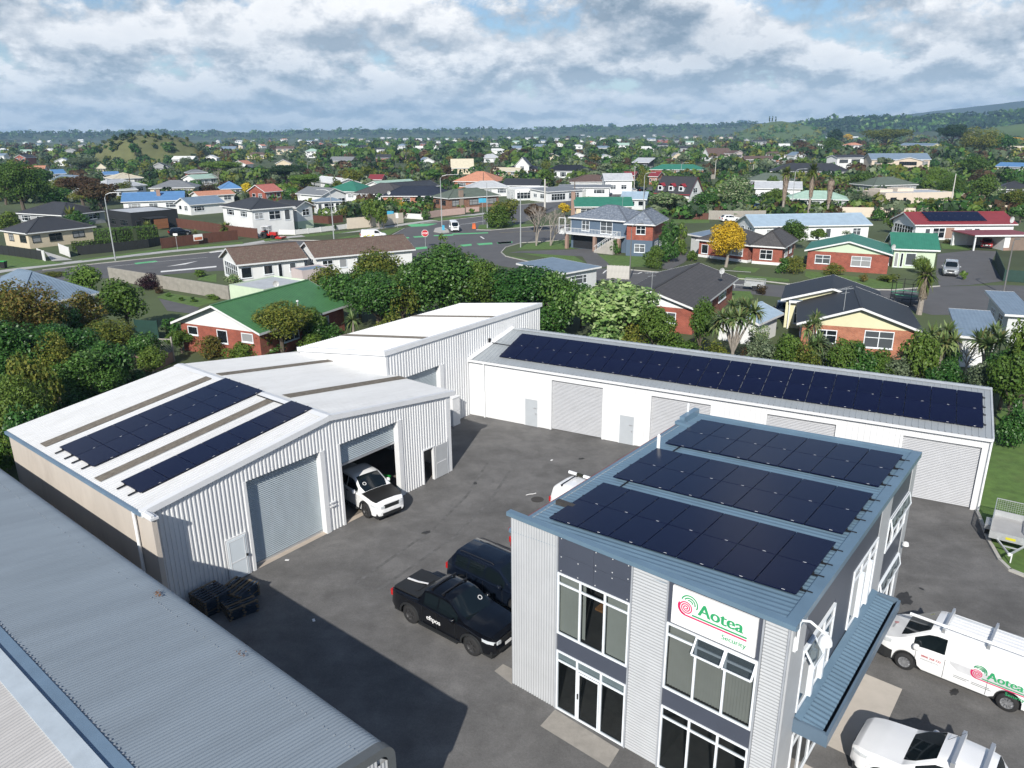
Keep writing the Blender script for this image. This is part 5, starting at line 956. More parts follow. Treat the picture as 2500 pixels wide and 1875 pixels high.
house('long brown tiled house with white fascia near the blue car', zD(60, 440), zD(330, 438), 2.6, 9, 'gx', 1.8, 'orange', 'brown')
house('brown hip roofed house above the long brown roof', zD(205, 405), zD(385, 404), 2.6, 10, 'hip', 2.0, 'white', 'brown')
house('cream steep roofed house among autumn trees', zB(1582, 508), zB(1762, 506), 2.8, 9, 'gx', 4.0, 'cream', 'cream', fw=((.1, .25, 1, 2.2),))
house('white steep gabled house beside black roof', zB(2072, 492), zB(2190, 492), 4.0, 9, 'gy', 3.8, 'white', 'charcoal', fw=((.35, .65, 2.5, 4),))
house('low house with black roof and white walls right of the cream gable', zB(1995, 512), zB(2245, 515), 2.6, 9, 'hip', 1.8, 'white', 'black')
house('brown walled house with pale roof by the timber fence', zB(1895, 530), zB(2110, 532), 2.4, 7, 'gx', 1.4, 'tan', 'cream')
# ================================================================== FENCES AND GARDEN WALLS
m_brownf = mat('brown_timber', (.105, .042, .028), .8, var=.22, scale=3, stretch=(4, 4, .5)); m_blackf = mat('black_timber', (.018, .020, .020), .7, var=.25, scale=3); m_greyf = mat('grey_timber', (.30, .28, .25), .9, var=.25, scale=4, stretch=(4, 4, .4)); m_whitef = mat('white_render', (.66, .66, .65), .7, var=.05); m_pinkw = mat('pink_render', (.50, .36, .32), .8, var=.08); m_blockw = mat('block_wall', (.27, .255, .225), .9, var=.22, scale=1.5, dirt=.6, dscale=.8, dcol=(.15, .145, .12)); m_creamw = mat('cream_render', (.58, .51, .42), .8, var=.06); m_beigew = m_creamw; m_greenf = mat('green_steel', (.012, .045, .035), .6, var=.15)
def fence(name, label, pts, h, m, seg=1.8, th=.05, post=.10, cat='fence', h2=None):
    P = [G(*p) for p in pts]; T = thing(name, label, cat, P[0]); pc = {}
    for a, b in zip(P, P[1:]):
        d = b - a; L = d.length; n = max(1, round(L / seg)); w = L / n; an = math.atan2(d.y, d.x)
        q = MB(); q.box(.02 if post else 0, w - (.02 if post else 0), -th / 2, th / 2, .04, h); me = q.mesh('panel', m); pm = None
        if post: q = MB(); q.box(-post / 2, post / 2, -post / 2, post / 2, 0, h + .06); pm = q.mesh('post', m)
        for i in range(n):
            l = a + d * (i / n) - P[0]; link('panel', me, T, l, an)
            if pm: link('post', pm, T, l, an)
        if pm: link('post', pm, T, b - P[0], an)
    return T
fence('timber_fence', 'tall brown timber fence curving between the black house and white house', [zA(1370, 965), zA(1520, 985), zA(1620, 1000), zA(1700, 1015), zA(1840, 1035), zA(1990, 1052)], 1.9, m_brownf)
ff_ = fence('timber_fence', 'brown boarded front fence with an advertising sign', [zA(1250, 1130), zA(1500, 1098), zA(1835, 1060)], 1.8, m_brownf)
fence('boarded_fence', 'black boarded fence with clipped hedge along the footpath', [zA(605, 1180), zA(870, 1155), zA(1150, 1122), zA(1240, 1105)], 1.5, m_blackf)
fence('boarded_fence', 'black boarded fence in front of the cream house', [zA(-60, 1165), zA(120, 1185), zA(330, 1218)], 1.5, m_blackf)
for p0, p1, l in ((zA(300, 1205), zA(350, 1225), 'white swung gate leaf left of the driveway'), (zA(465, 1165), zA(540, 1195), 'white gate leaf right of the driveway')): fence('gate', l, [p0, p1], 1.6, m_whitef, 5, .08, .14, 'gate')
fence('garden_wall', 'low white garden wall with clipped round shrubs', [zB(215, 1020), zB(380, 1022), zB(580, 1000), zB(780, 975)], .95, m_whitef, 3, .2, .26, 'garden wall')
fence('garden_wall', 'cream rendered wall behind the street trees', [zB(785, 978), zB(1000, 960), zB(1215, 930)], 2.2, m_creamw, 4, .2, 0, 'garden wall')
fence('timber_fence', 'brown timber fence beside the villa lawn', [zB(520, 928), zB(640, 938), zB(750, 925)], 1.6, m_brownf)
fence('garden_wall', 'white stepped terrace wall below the navy roofed house', [zB(1095, 890), zB(1220, 895), zB(1370, 905)], 1.2, m_whitef, 4, .2, 0, 'garden wall')
fence('garden_wall', 'pink rendered street wall with white base', [zB(1355, 903), zB(1500, 880), zB(1690, 862)], 1.5, m_pinkw, 4, .2, 0, 'garden wall')
fence('garden_wall', 'short pink garden wall beside the side street', [zB(1700, 850), zB(1800, 842)], 1.2, m_pinkw, 4, .2, 0, 'garden wall')
fence('block_wall', 'weathered concrete block wall below the mossy units', [zE(850, 105), zE(1230, 170), zE(1500, 215), zE(1775, 262)], 1.7, m_blockw, 2.4, .2, 0, 'wall')
fence('paling_fence', 'faded pink paling fence beside the pale flat roof', [zE(1775, 255), zE(1880, 250), zE(1985, 235)], 1.6, mat('pink_paling', (.50, .40, .37), .9, var=.2), .4, .03, .05)
fence('paling_fence', 'long grey timber fence below the flowering tree', [zC(1675, 905), zC(1900, 908), zC(2110, 905)], 2.0, m_greyf, 1.5)
fence('paling_fence', 'grey timber fence in front of the tall palms', [zD(215, 872), zD(500, 872), zD(795, 868)], 2.0, m_greyf, 1.5)
fence('garden_wall', 'long sand coloured wall along the street', [zD(800, 885), zD(1370, 893), zD(1520, 880)], 2.2, m_beigew, 5, .2, 0, 'garden wall')
fence('garden_wall', 'sand coloured wall running on behind the red roof', [zD(1525, 870), zD(2100, 870)], 2.2, m_beigew, 5, .2, 0, 'garden wall')
fence('timber_fence', 'red brown timber fence left of the grey paling fence', [zC(1430, 900), zC(1670, 905)], 1.4, m_brownf)
fence('paling_fence', 'short white paling fence by the street behind the pale tree', [zC(890, 1360), zC(1060, 1368)], 1.8, mat('pale_paling', (.45, .44, .41), .9, var=.15), .5, .04, .06)
fence('steel_fence', 'dark green steel fence at the corner of the cul de sac', [zD(1985, 1220), zD(2050, 1380), zD(2260, 1395)], 1.5, m_greenf, .8, .02, .06)
fence('steel_fence', 'dark green fence panel behind the lattice deck', [zE(1060, 560), zE(1230, 570)], 1.9, m_greenf, 1.8)
fence('hoarding', 'white hoarding panels in front of the shops', [zC(345, 748), zC(520, 748), zC(700, 730), zC(960, 700)], 1.9, m_whitef, 3.5, .1, .14, 'hoarding')
fence('paling_fence', 'grey fence beneath the teal roofed house', [zC(1270, 580), zC(1450, 580), zC(1720, 592)], 1.8, m_greyf, 3)
fence('garden_wall', 'white wall by the blue parked car', [zD(205, 495), zD(420, 462)], 1.6, m_whitef, 5, .2, 0, 'garden wall')
fence('timber_fence', 'tan fence in front of the pale roofed brown house', [zB(1890, 560), zB(2130, 562)], 1.8, mat('tan_timber', (.45, .33, .18), .9, var=.15), 2.4)
# lattice deck beside the green roofed house
dk = thing('garden_deck', 'grey lattice screened deck beside the brick house with green roof', 'deck', G(*zE(1345, 735)), rad(172)); b = MB(); b.box(0, 6, 0, 3, 0, .9); b.build('platform', wallm('brick'), dk)
m_lat = mat('lattice_timber', (.33, .31, .28), .9, var=.2)
for y0 in (0, ):
    b = MB()
    for i in range(26): x = i * .24; b.bar((x, -.02, .95), (min(6, x + .9), -.02, 1.95), .035, .02); 
    b.bar((0, -.02, .95), (6, -.02, .95), .08); b.bar((0, -.02, 1.98), (6, -.02, 1.98), .08); b.build('lattice', m_lat, dk)
pm = MB(); pm.box(-.06, .06, -.08, .04, 0, 2.2); pm = pm.mesh('post', m_lat); [link('post', pm, dk, (x, 0, 0)) for x in (0, 2, 4, 6)]
# small advertising sign on the fence
sg = thing('fence_sign', 'small white and orange sign fixed to the brown front fence', 'sign', G(*zA(1535, 1098)) + Vector((0, -.05, .75)), ff_.rotation_euler.z + math.atan2(*(G(*zA(1835, 1060)) - G(*zA(1250, 1130))).yx)); b = MB(); b.box(-.85, .85, -.10, -.04, 0, 1.1); b.build('board', m_signw, sg); b = MB(); b.face([(-.75, -.104, .1), (.75, -.104, .1), (.75, -.104, .62), (-.75, -.104, .62)]); b.build('print', mat('sign_orange', (.45, .12, .05), .6, var=.6, scale=6), sg)
# yellow hoarding poster
# ================================================================== VEHICLES
def paint(name, c, rough=.25, coat=.6): return mat(name, c, rough, var=.03, coat=coat)
m_carw = paint('paint_white', (.78, .79, .80)); m_cark = paint('paint_black', (.0035, .004, .006), .14, .15); m_carnavy = paint('paint_darkblue', (.005, .008, .016), .14, .2); m_carred = paint('paint_red', (.42, .02, .02)); m_carsil = paint('paint_silver', (.30, .32, .34)); m_carblue = paint('paint_blue', (.03, .06, .22))
m_tyre = mat('tyre', (.018, .018, .019), .85); m_rimd = mat('rim_dark', (.05, .05, .052), .5, metal=.3); m_rims = mat('rim_silver', (.42, .43, .45), .35, metal=.7); m_cglass = glassmat('car_glass', (.006, .010, .012), 1.0, .05); m_head = mat('headlight', (.55, .58, .60), .12, spec=.8); m_tail = mat('tail_light', (.45, .015, .015), .2); m_plast = mat('black_plastic', (.016, .017, .018), .6); m_bonnet = mat('matt_black_bonnet', (.018, .018, .018), .42)
SPEC = {
 'ute': dict(L=5.4, W=1.92, wb=3.25, r=.41, top=[(2.70, .60), (2.68, .98), (2.50, 1.11), (1.95, 1.19), (1.30, 1.25), (.50, 1.80), (.20, 1.85), (-.62, 1.85), (-.86, 1.78), (-1.10, 1.26), (-2.60, 1.22), (-2.69, 1.12), (-2.70, .62)], belt=[(2.7, .88), (1.3, 1.12), (-1.1, 1.18), (-2.7, 1.16)], ws=(.50, 1.30), rs=(-1.08, -.84), win=[(-.80, -.10), (-.03, .95)], bonnet=(1.32, 2.48)),
 'suv': dict(L=4.9, W=1.92, wb=2.85, r=.38, top=[(2.45, .60), (2.43, .95), (2.25, 1.06), (1.20, 1.16), (.42, 1.72), (.1, 1.78), (-1.3, 1.80), (-1.95, 1.76), (-2.36, 1.18), (-2.44, 1.0), (-2.45, .6)], belt=[(2.45, .85), (1.2, 1.05), (-2.0, 1.14), (-2.45, 1.10)], ws=(.42, 1.20), rs=(-2.34, -1.97), win=[(-1.85, -1.22), (-1.12, -.32), (-.24, .80)], bonnet=(1.25, 2.2)),
 'hatch': dict(L=4.1, W=1.74, wb=2.55, r=.31, top=[(2.05, .50), (2.03, .78), (1.85, .88), (1.0, .98), (.25, 1.42), (0, 1.48), (-1.1, 1.48), (-1.5, 1.42), (-1.95, .98), (-2.04, .85), (-2.05, .5)], belt=[(2.05, .72), (1, .90), (-1.6, .98), (-2.05, .94)], ws=(.25, 1.0), rs=(-1.93, -1.52), win=[(-1.35, -.70), (-.62, .06), (.0, .62)][:2] + [(.1, .6)], bonnet=(1.05, 1.8)),
 'van': dict(L=5.27, W=1.95, wb=3.21, r=.34, top=[(2.63, .60), (2.61, .90), (2.50, 1.04), (2.05, 1.20), (1.90, 1.26), (1.00, 1.90), (.75, 1.96), (-2.45, 1.99), (-2.56, 1.93), (-2.62, 1.1), (-2.63, .55)], belt=[(2.63, .82), (1.9, 1.10), (-2.63, 1.22)], ws=(1.00, 1.90), rs=(-2.60, -2.57), win=[(.42, 1.42)], bonnet=(1.92, 2.48), tumble=.13),
 'oldvan': dict(L=4.7, W=1.7, wb=2.6, r=.32, top=[(2.35, .55), (2.33, .95), (2.25, 1.10), (1.65, 1.86), (1.4, 1.94), (-2.2, 1.96), (-2.3, 1.9), (-2.34, 1.0), (-2.35, .5)], belt=[(2.35, 1.0), (-2.35, 1.1)], ws=(1.65, 2.25), rs=(-2.33, -2.3), win=[(-1.9, -.8), (-.7, .45), (.55, 1.5)], bonnet=(2.26, 2.32), tumble=.12),
 'mini': dict(L=4.75, W=1.85, wb=2.9, r=.32, top=[(2.37, .55), (2.35, .88), (2.15, 1.02), (1.65, 1.12), (.85, 1.68), (.5, 1.80), (-1.9, 1.82), (-2.15, 1.72), (-2.34, 1.0), (-2.37, .5)], belt=[(2.37, .85), (1.6, 1.05), (-2.37, 1.12)], ws=(.85, 1.65), rs=(-2.32, -2.16), win=[(.15, 1.15)], bonnet=(1.68, 2.13), tumble=.15)}
def lerp_tab(t, x):
    if x >= t[0][0]: return t[0][1]
    for (a, p), (b, q) in zip(t, t[1:]):
        if x >= b: return q + (p - q) * (x - b) / (a - b) if a != b else q
    return t[-1][1]
def car(name, label, cat, kind, loc, heading, body, rim, bonnet=None, group=None, extra=None, winmat=None, mirror=None):
    s = SPEC[kind]; T = thing(name, label, cat, (loc[0], loc[1], 0), heading, group); Lh = s['L'] / 2; Wh = s['W'] / 2; r = s['r']; xs = set()
    xf, xr = s['wb'] / 2 + (.0 if kind != 'ute' else .05), -s['wb'] / 2 + (.0 if kind != 'ute' else .05)
    for x, _ in s['top']: xs.add(round(x, 3))
    for a, b in s['win'] + [s['ws'], s['rs'], s['bonnet']]: xs.update((round(a, 3), round(b, 3)))
    R = r + .07
    for c in (xf, xr):
        for k in range(13): xs.add(round(c + R * math.cos(pi * k / 12), 3))
    x = -Lh
    while x < Lh: xs.add(round(x, 3)); x += .16
    xs = sorted(v for v in xs if -Lh <= v <= Lh); xs = [v for i, v in enumerate(xs) if i == 0 or v - xs[i - 1] > .012]
    zb0 = .30 if kind in ('ute', 'suv') else .24; tum = s.get('tumble', .30)
    def ring(x):
        zt = lerp_tab(s['top'], x); zbelt = min(lerp_tab(s['belt'], x), zt - .02); e = abs(x) / Lh; yf = 1 - (.24 if x > 0 else .15) * max(0, (e - .78) / .22) ** 2.2 - (.03 if x > 0 else 0) * max(0, (e - .5) / .5); w = Wh * yf
        zb = zb0 + .10 * max(0, (e - .9) / .1)
        for c in (xf, xr):
            if abs(x - c) < R: zb = max(zb, r + math.sqrt(max(0, R * R - (x - c) ** 2)))
        h = zt - zbelt; z1 = min(zb + .08, zbelt - .03); z2 = max(.55 * zbelt + .45 * zb, z1 + .01); z2 = min(z2, zbelt - .02)
        yr = w * .955 - tum * max(0, h - .06); k = min(1, max(0, (h - .12) / .2)); rd = .10 + .16 * (1 - k)
        P = [(w * .90, zb), (w * .985, z1), (w, z2), (w * .985, zbelt - .015), (w * .955, zbelt)]
        for f in (.10, .88): P.append((P[4][0] + (yr - P[4][0]) * f, zbelt + (zt - .06 * k - .015 - zbelt) * f))
        P += [(yr, zt - .055 * k - .012), (yr - rd, zt - .006), (yr * .45, zt + .018), (0, zt + .022)]
        return P
    rings = [ring(x) for x in xs]; n = len(rings[0]); parts = {'body': MB(), 'windscreen': MB(), 'rear_window': MB(), 'bonnet': MB()}; wins = [[MB() for _ in s['win']] for _ in (0, 1)]
    idx = {}
    for i in range(len(xs) - 1):
        xm = (xs[i] + xs[i + 1]) / 2
        for j in range(n - 1):
            for sd in (0, 1):
                key = 'body'; tgt = parts['body']
                if s['ws'][0] < xm < s['ws'][1] and j >= 8: tgt = parts['windscreen']
                elif s['rs'][0] < xm < s['rs'][1] and j >= 8 and kind not in ('van',): tgt = parts['rear_window']
                elif bonnet and s['bonnet'][0] < xm < s['bonnet'][1] and j >= 7: tgt = parts['bonnet']
                elif j == 5:
                    for q, (a, b) in enumerate(s['win']):
                        if a < xm < b and lerp_tab(s['top'], xm) - lerp_tab(s['belt'], xm) > .16: tgt = wins[sd][q]
                g = 1 if sd == 0 else -1
                P = [(xs[a], g * rings[a][b][0], rings[a][b][1]) for a, b in ((i, j), (i + 1, j), (i + 1, j + 1), (i, j + 1))]
                ids = []
                for p in P:
                    k = (id(tgt), round(p[0], 3), round(p[1], 4), round(p[2], 4))
                    if k not in idx: idx[k] = len(tgt.v); tgt.v.append(p)
                    ids.append(idx[k])
                ids = ids[::-1] if g == 1 else ids
                ids = [q for z, q in enumerate(ids) if q not in ids[:z]]
                if len(ids) > 2: tgt.f.append(tuple(ids)); tgt.uv.append([(0, 0)] * len(ids)); tgt.mi.append(0)
    B = parts['body']
    for a in (0, -1):
        q = [(xs[a], y, z) for y, z in rings[a]] + [(xs[a], -y, z) for y, z in rings[a][::-1]]; B.face(q if a else q[::-1])
    bo = B.build('body', body, T, smooth=True, sharp=32)
    parts['windscreen'].build('windscreen', m_cglass, T, smooth=True)
    if parts['rear_window'].f: parts['rear_window'].build('rear_window', m_cglass, T, smooth=True)
    if parts['bonnet'].f: parts['bonnet'].build('bonnet', bonnet, T, smooth=True, sharp=40)
    for sd in (0, 1):
        for w in wins[sd]:
            if w.f: w.build('side_window', winmat or m_cglass, T, smooth=True)
    u = MB(); u.box(-Lh + .12, Lh - .12, -Wh * .86, Wh * .86, .22, .50)
    for c in (xf, xr):
        for g in (1, -1): u.box(c - R - .02, c + R + .02, g * Wh * .60 - .22, g * Wh * .60 + .22, .25, r * 2 + .10)
    u.build('underbody', m_plast, T)
    wt = MB(); tw = .125 if kind in ('ute', 'suv') else .11; wt.lathe([(r * .60, -tw), (r * .9, -tw), (r * .985, -tw * .7), (r, 0), (r * .985, tw * .7), (r * .9, tw), (r * .60, tw)], 26, axis='y'); wt = wt.mesh('tyre', m_tyre, True, 50)
    wr = MB(); wr.lathe([(r * .62, -tw * .9), (r * .60, -tw * .75), (r * .54, -tw * .45), (.0, -tw * .3)], 26, axis='y'); wr.lathe([(.0, -tw * .80), (r * .15, -tw * .8), (r * .16, -tw * .4)], 12, axis='y')
    ns = 6 if rim is m_rimd else 10
    for k in range(ns):
        a = 2 * pi * k / ns; d = Vector((math.cos(a), 0, math.sin(a))); wr.bar(d * r * .10 + Vector((0, -tw * .72, 0)), d * r * .61 + Vector((0, -tw * .80, 0)), .055 if ns == 6 else .034, .03, up=(0, 1, 0))
    wr = wr.mesh('rim', rim)
    for c in (xf, xr):
        for g in (-1, 1):
            w = thing('wheel', None, None, (c, g * (Wh - tw - .015), r), 0 if g < 0 else pi); w.parent = T
            link('tyre', wt, w); link('rim', wr, w)
    # lamps, grille, plates, mirrors, handles, seams
    zt = lerp_tab(s['top'], Lh - .1); w8 = Wh * .80
    for g in (-1, 1):
        h = MB(); zc = zt - .20 if kind != 'van' else .90; wf_ = lambda x: ring(x)[3][0]; Q = [(Lh + .012, Wh * .44, -.02), (Lh + .008, Wh * .66, 0), (Lh - .09, wf_(Lh - .09) + .012, .02), (Lh - .30, wf_(Lh - .30) + .012, .05), (Lh - .50, wf_(Lh - .50) + .010, .09)]; hh = .075 if kind != 'van' else .11
        h.grid([[(x, g * y, zc + e - hh * (1 - .12 * k)) for k, (x, y, e) in enumerate(Q)], [(x, g * y, zc + e + hh * (1 - .15 * k)) for k, (x, y, e) in enumerate(Q)], [(x - .12, g * (y - .10), zc + e + hh + .02) for x, y, e in Q]]); h.build('headlight', m_head, T)
        h = MB(); zc = lerp_tab(s['belt'], -Lh) - .08; h.box(-Lh - .015, -Lh + .16, g * (Wh * .80) - .09, g * (Wh * .80) + .09, zc - .22, zc + .04); h.build('tail_light', m_tail, T)
        xm = s['win'][-1][1] - .12; h = MB(); zc = lerp_tab(s['belt'], xm) + .10; h.lathe([(0, -.12), (.09, -.09), (.115, 0), (.08, .10), (0, .12)], 10, (xm, g * (Wh + .10), zc)); h.bar((xm, g * Wh * .93, zc - .04), (xm, g * (Wh + .08), zc - .02), .05); h.build('mirror', mirror or body, T, smooth=True, sharp=60)
        sm = MB()
        for q in sorted({s['win'][-1][0] - .05, s['win'][-1][1] - (.12 if kind == 'van' else .05)} | ({s['win'][-2][0] - .05} if len(s['win']) > 1 else {-.95})): zz = lerp_tab(s['belt'], q); sm.box(q - .006, q + .006, g * Wh * 1.001 - .006, g * Wh * 1.001 + .003, zb0 + .12, zz - .05)
        sm.build('door_seam', m_plast, T)
        hd = MB(); [hd.box(a - .02, a + .16, g * Wh * .995 - .01, g * (Wh * .995) + .022, lerp_tab(s['belt'], a) - .16, lerp_tab(s['belt'], a) - .12) for a, b in s['win'][-2:]]; hd.build('handle', m_plast if body in (m_carw,) and kind != 'van' else body, T)
    g_ = MB(); g_.box(Lh - .03, Lh + .008, -.45, .45, zt - .30, zt - .10); g_.box(Lh - .06, Lh + .012, -.55, .55, .36, .52); g_.build('grille', m_plast, T)
    g_ = MB(); g_.box(Lh + .008, Lh + .02, -.18, .18, .54, .66); g_.build('number_plate', m_clip, T)
    if kind in ('ute',):                                                # black arch flares and side steps
        for c in (xf, xr):
            for g in (1, -1):
                f = MB(); rows = [[(c + rr_ * math.cos(pi * k / 14), g * (ring(c + rr_ * math.cos(pi * k / 14))[2][0] + o_), max(.28, r + rr_ * math.sin(pi * k / 14))) for k in range(15)] for rr_, o_ in ((R - .01, -.03), (R - .01, .03), (R + .065, .022), (R + .075, -.01))]; f.grid(rows); f.build('arch_flare', m_plast if body is not m_carw or bonnet else body, T)
        for g in (1, -1): f = MB(); f.box(-1.0, 1.05, g * (Wh + .02) - .07, g * (Wh + .02) + .07, .30, .36); f.build('side_step', m_plast, T)
    return T
def roof_bars(T, kind, xs, m, h=.10, w=.05, over=.02):
    s = SPEC[kind]
    for x in xs:
        zt = lerp_tab(s['top'], x); hw = s['W'] / 2 - .26 + over; b = MB(); b.box(x - w / 2, x + w / 2, -hw, hw, zt + h - .03, zt + h); [b.box(x - w / 2 - .015, x + w / 2 + .015, g * (hw - .08) - .03, g * (hw - .08) + .03, zt - .08, zt + h - .03) for g in (-1, 1)]; b.build('roof_bar', m, T)
def place(front, rear, side, kind):
    """front and rear wheel contact pixels of the visible side: centre and heading; side +1 when the car's left is seen"""
    F, R_ = G(*front), G(*rear); d = (F - R_).normalized(); n = Vector((-d.y, d.x, 0)); c = (F + R_) / 2 - n * side * (SPEC[kind]['W'] / 2 - .12); return c, math.atan2(d.y, d.x)
# black ute with lettering
c, a = place((1153, 1597), (1004, 1518), -1, 'ute')
ute = car('pickup_truck', 'black double cab ute with hard tonneau, nearer of two black vehicles', 'pickup truck', 'ute', c, a, m_cark, m_rimd)
roof_bars(ute, 'ute', (.05, -.55), m_rail, .07, .06)
b = MB(); b.box(-2.55, -1.22, -.78, .78, 1.225, 1.30); b.box(-2.50, -1.3, -.06, .06, 1.30, 1.33); b.box(-1.7, -1.5, -.5, .5, 1.30, 1.33); b.build('tonneau_cover', m_plast, ute)
b = MB(); b.bar((-2.45, -.12, 1.34), (-1.95, -.05, 1.34), .09, .02); b.bar((-1.95, -.05, 1.34), (-1.5, .1, 1.34), .08, .02); b.build('strap', m_clip, ute)
t = MB(); put_text(t, 'eftpos', .30, (-.62, -.966, .66), (1, 0, 0), (0, 0, 1), weight=.006); t.build('lettering', m_signw, ute)
# dark suv behind it
n = Vector((-math.sin(a), math.cos(a), 0)); d = Vector((math.cos(a), math.sin(a), 0))
P = G(1094, 1425) + d * 2.40 + n * .82
suv = car('sports_utility_vehicle', 'dark blue black wagon parked beyond the black ute', 'car', 'suv', P, a, m_carnavy, m_rimd); b = MB(); [b.tube([(.1, g * .66, 1.80), (0, g * .66, 1.85), (-1.6, g * .66, 1.85), (-1.75, g * .66, 1.80)], .02, 6) for g in (-1, 1)]; b.build('roof_rail', m_rail, suv)
P = G(1247, 1352) + d * 2.0 + n * .75; car('hatchback', 'red car almost hidden behind the office wing wall', 'car', 'hatch', P, a, m_carred, m_rimd)
# white ute nosing out of the shed
F1, F2 = G(921, 1279), G(989, 1252); aa = math.atan2((F2 - F1).y, (F2 - F1).x) - pi / 2; d2 = Vector((math.cos(aa), math.sin(aa), 0)); P = (F1 + F2) / 2 - d2 * 2.58
wu = car('pickup_truck', 'white ute with matt black bonnet nosing out of the open roller door', 'pickup truck', 'ute', P, aa, m_carw, m_rimd, bonnet=m_bonnet)
t = MB(); b = ribbon(t, arc(.085, -100, 250), .035, (.95, -.45, 1.528), (0, 1, 0), (-.80, 0, .58)); t.build('windscreen_sticker', m_clip, wu); t = MB(); ribbon(t, arc(.085, -100, 250), .035, (.95, .45, 1.528), (0, 1, 0), (-.80, 0, .58)); t.build('windscreen_sticker', m_clip, ute)
# white van with logo
c, a2 = place((2206, 1632), (2454, 1733), 1, 'van')
van = car('delivery_van', 'white company van with red spiral logo and roof rack', 'van', 'van', c, a2, m_carw, m_rims, winmat=m_cglass)
roof_bars(van, 'van', (.62, -.75, -2.1), m_alu, .17, .07, .10)
b = MB(); b.tube([(1.75, .62, 2.16), (-2.3, .62, 2.16)], .055, 10); b.build('roof_tube', m_pipe, van)
b = MB(); [b.box(-2.4, .55, y - .015, y + .015, 2.005, 2.018) for y in (-.6, -.4, -.2, 0, .2, .4, .6)]; b.build('roof_rib', m_carw, van)
b = MB(); b.grid([[(2.05, -.97, z), (2.30, -.955, z), (2.52, -.86, z), (2.665, -.66, z), (2.685, 0, z), (2.665, .66, z), (2.52, .86, z), (2.30, .955, z), (2.05, .97, z)] for z in (.27, .45, .64)] + [[(2.05, -.90, .66), (2.28, -.88, .66), (2.46, -.78, .66), (2.58, -.6, .66), (2.6, 0, .66), (2.58, .6, .66), (2.46, .78, .66), (2.28, .88, .66), (2.05, .90, .66)]]); b.build('bumper', m_plast, van)
yy = .977; g = MB(); g.face([(.20, yy - .002, 1.00), (-.05, yy - .002, .84), (-2.3, yy - .002, .84), (-2.3, yy - .002, 1.14), (.22, yy - .002, 1.12)][::-1]); g.build('grey_panel', mat('decal_grey', (.55, .56, .58), .4), van)
logo(van, (-.28, yy + .002, .50), (-1, 0, 0), (0, 0, 1), .80)
t = MB(); put_text(t, '0800 268 732', .115, (1.12, yy + .004, .86), (-1, 0, 0), (0, 0, 1), weight=.003); t.build('phone_number', mat('phone_red', (.45, .04, .05), .5), van)
t = MB(); put_text(t, 'aoteasecurity.co.nz', .075, (1.13, yy + .004, .75), (-1, 0, 0), (0, 0, 1)); t.build('web_address', mat('decal_dark', (.12, .13, .14), .5), van)
t = MB(); [t.face([(x, yy + .004, z), (x - l, yy + .004, z), (x - l, yy + .004, z + .022), (x, yy + .004, z + .022)][::-1]) for x, z, l in ((.05, .62, .50), (-.50, .62, .55), (.05, .56, .40), (-.5, .56, .6))]; t.build('small_print', MATS['decal_dark'], van)
t = MB(); put_text(t, 'Aotea', .13, (2.30, -.02, 1.162), (0, 1, 0), (-.97, 0, .22), 'LEFT'); put_text(t, 'Security', .06, (2.40, .02, 1.138), (0, 1, 0), (-.97, 0, .22)); t.build('bonnet_lettering', MATS['decal_dark'], van)
t = MB(); ribbon(t, spiral(2.4, .01, .075, 50), .014, (2.26, -.10, 1.168), (0, 1, 0), (-.97, 0, .22)); t.build('bonnet_emblem', MATS['phone_red'], van)
b = MB(); b.hexa([(1.28, -.55, 1.70), (1.28, .15, 1.70), (1.16, .15, 1.785), (1.16, -.55, 1.785), (1.285, -.55, 1.708), (1.285, .15, 1.708), (1.165, .15, 1.793), (1.165, -.55, 1.793)]); b.build('dash_strip', mat('sticker_yellow', (.35, .40, .08), .5, var=.8, scale=25), van)
# white ute bottom right
F1 = G(2084, 1880); d3 = Vector((math.cos(a2), math.sin(a2), 0)); n3 = Vector((-d3.y, d3.x, 0)); P = F1 - d3 * 2.55 - n3 * .62
w2 = car('pickup_truck', 'white double cab ute with two roof bars in the lower right corner', 'pickup truck', 'ute', P, a2, m_carw, m_rimd)
roof_bars(w2, 'ute', (.10, -.62), m_alu, .14, .10, .10); b = MB(); b.tube([(.42, -.25, 1.86), (.05, -.35, 2.25)], .006, 5); b.build('aerial', m_rail, w2)
# white wagon with a tube on its rack, half hidden behind the office roof
P = G(1345, 1262) + d * 2.2 + n * .9
ws = car('station_wagon', 'white vehicle with pipe on roof rack half hidden by the office roof', 'car', 'mini', P, a, m_carw, m_rims); roof_bars(ws, 'mini', (-1.7, -.5), m_rail, .10, .05, .10); b = MB(); b.tube([(-2.1, .55, 2.02), (1.2, .55, 2.02)], .085, 12); b.build('roof_tube', m_pipe, ws); b = MB(); b.tube([(-1.6, .55, 2.02), (-1.2, .55, 2.02)], .0885, 12, False); b.build('tube_label', mat('label_black', (.02, .02, .01), .5, var=.5, scale=30), ws)
# road and driveway vehicles
def far_car(label, kind, px, head, body, name='parked_car', cat='car', **k): return car(name, label, cat, kind, G(*px), head, body, m_rims, **k)
hd = lambda p, q: math.atan2(*(G(*q) - G(*p)).yx)
v = far_car('white van with blue and yellow stickers parked by the kerb', 'mini', zB(985, 1055), hd(zB(900, 1060), zB(1080, 1052)), m_carw, 'delivery_van', 'van')
b = MB(); yv = -.935; [b.face([(x, yv, z), (x + w, yv, z + .1), (x + w, yv, z + .32), (x, yv, z + .22)]) for x, z, w in ((-1.9, .55, .5), (-1.2, .7, .5), (-.4, .62, .45))]; b.build('sticker', mat('sticker_mix', (.45, .42, .06), .5, var=.9, scale=5), v); b = MB(); b.face([(-1.5, yv - .004, .32), (.3, yv - .004, .32), (.3, yv - .004, .52), (-1.5, yv - .004, .52)]); b.build('sticker', mat('sticker_cyan', (.06, .32, .48), .5), v)
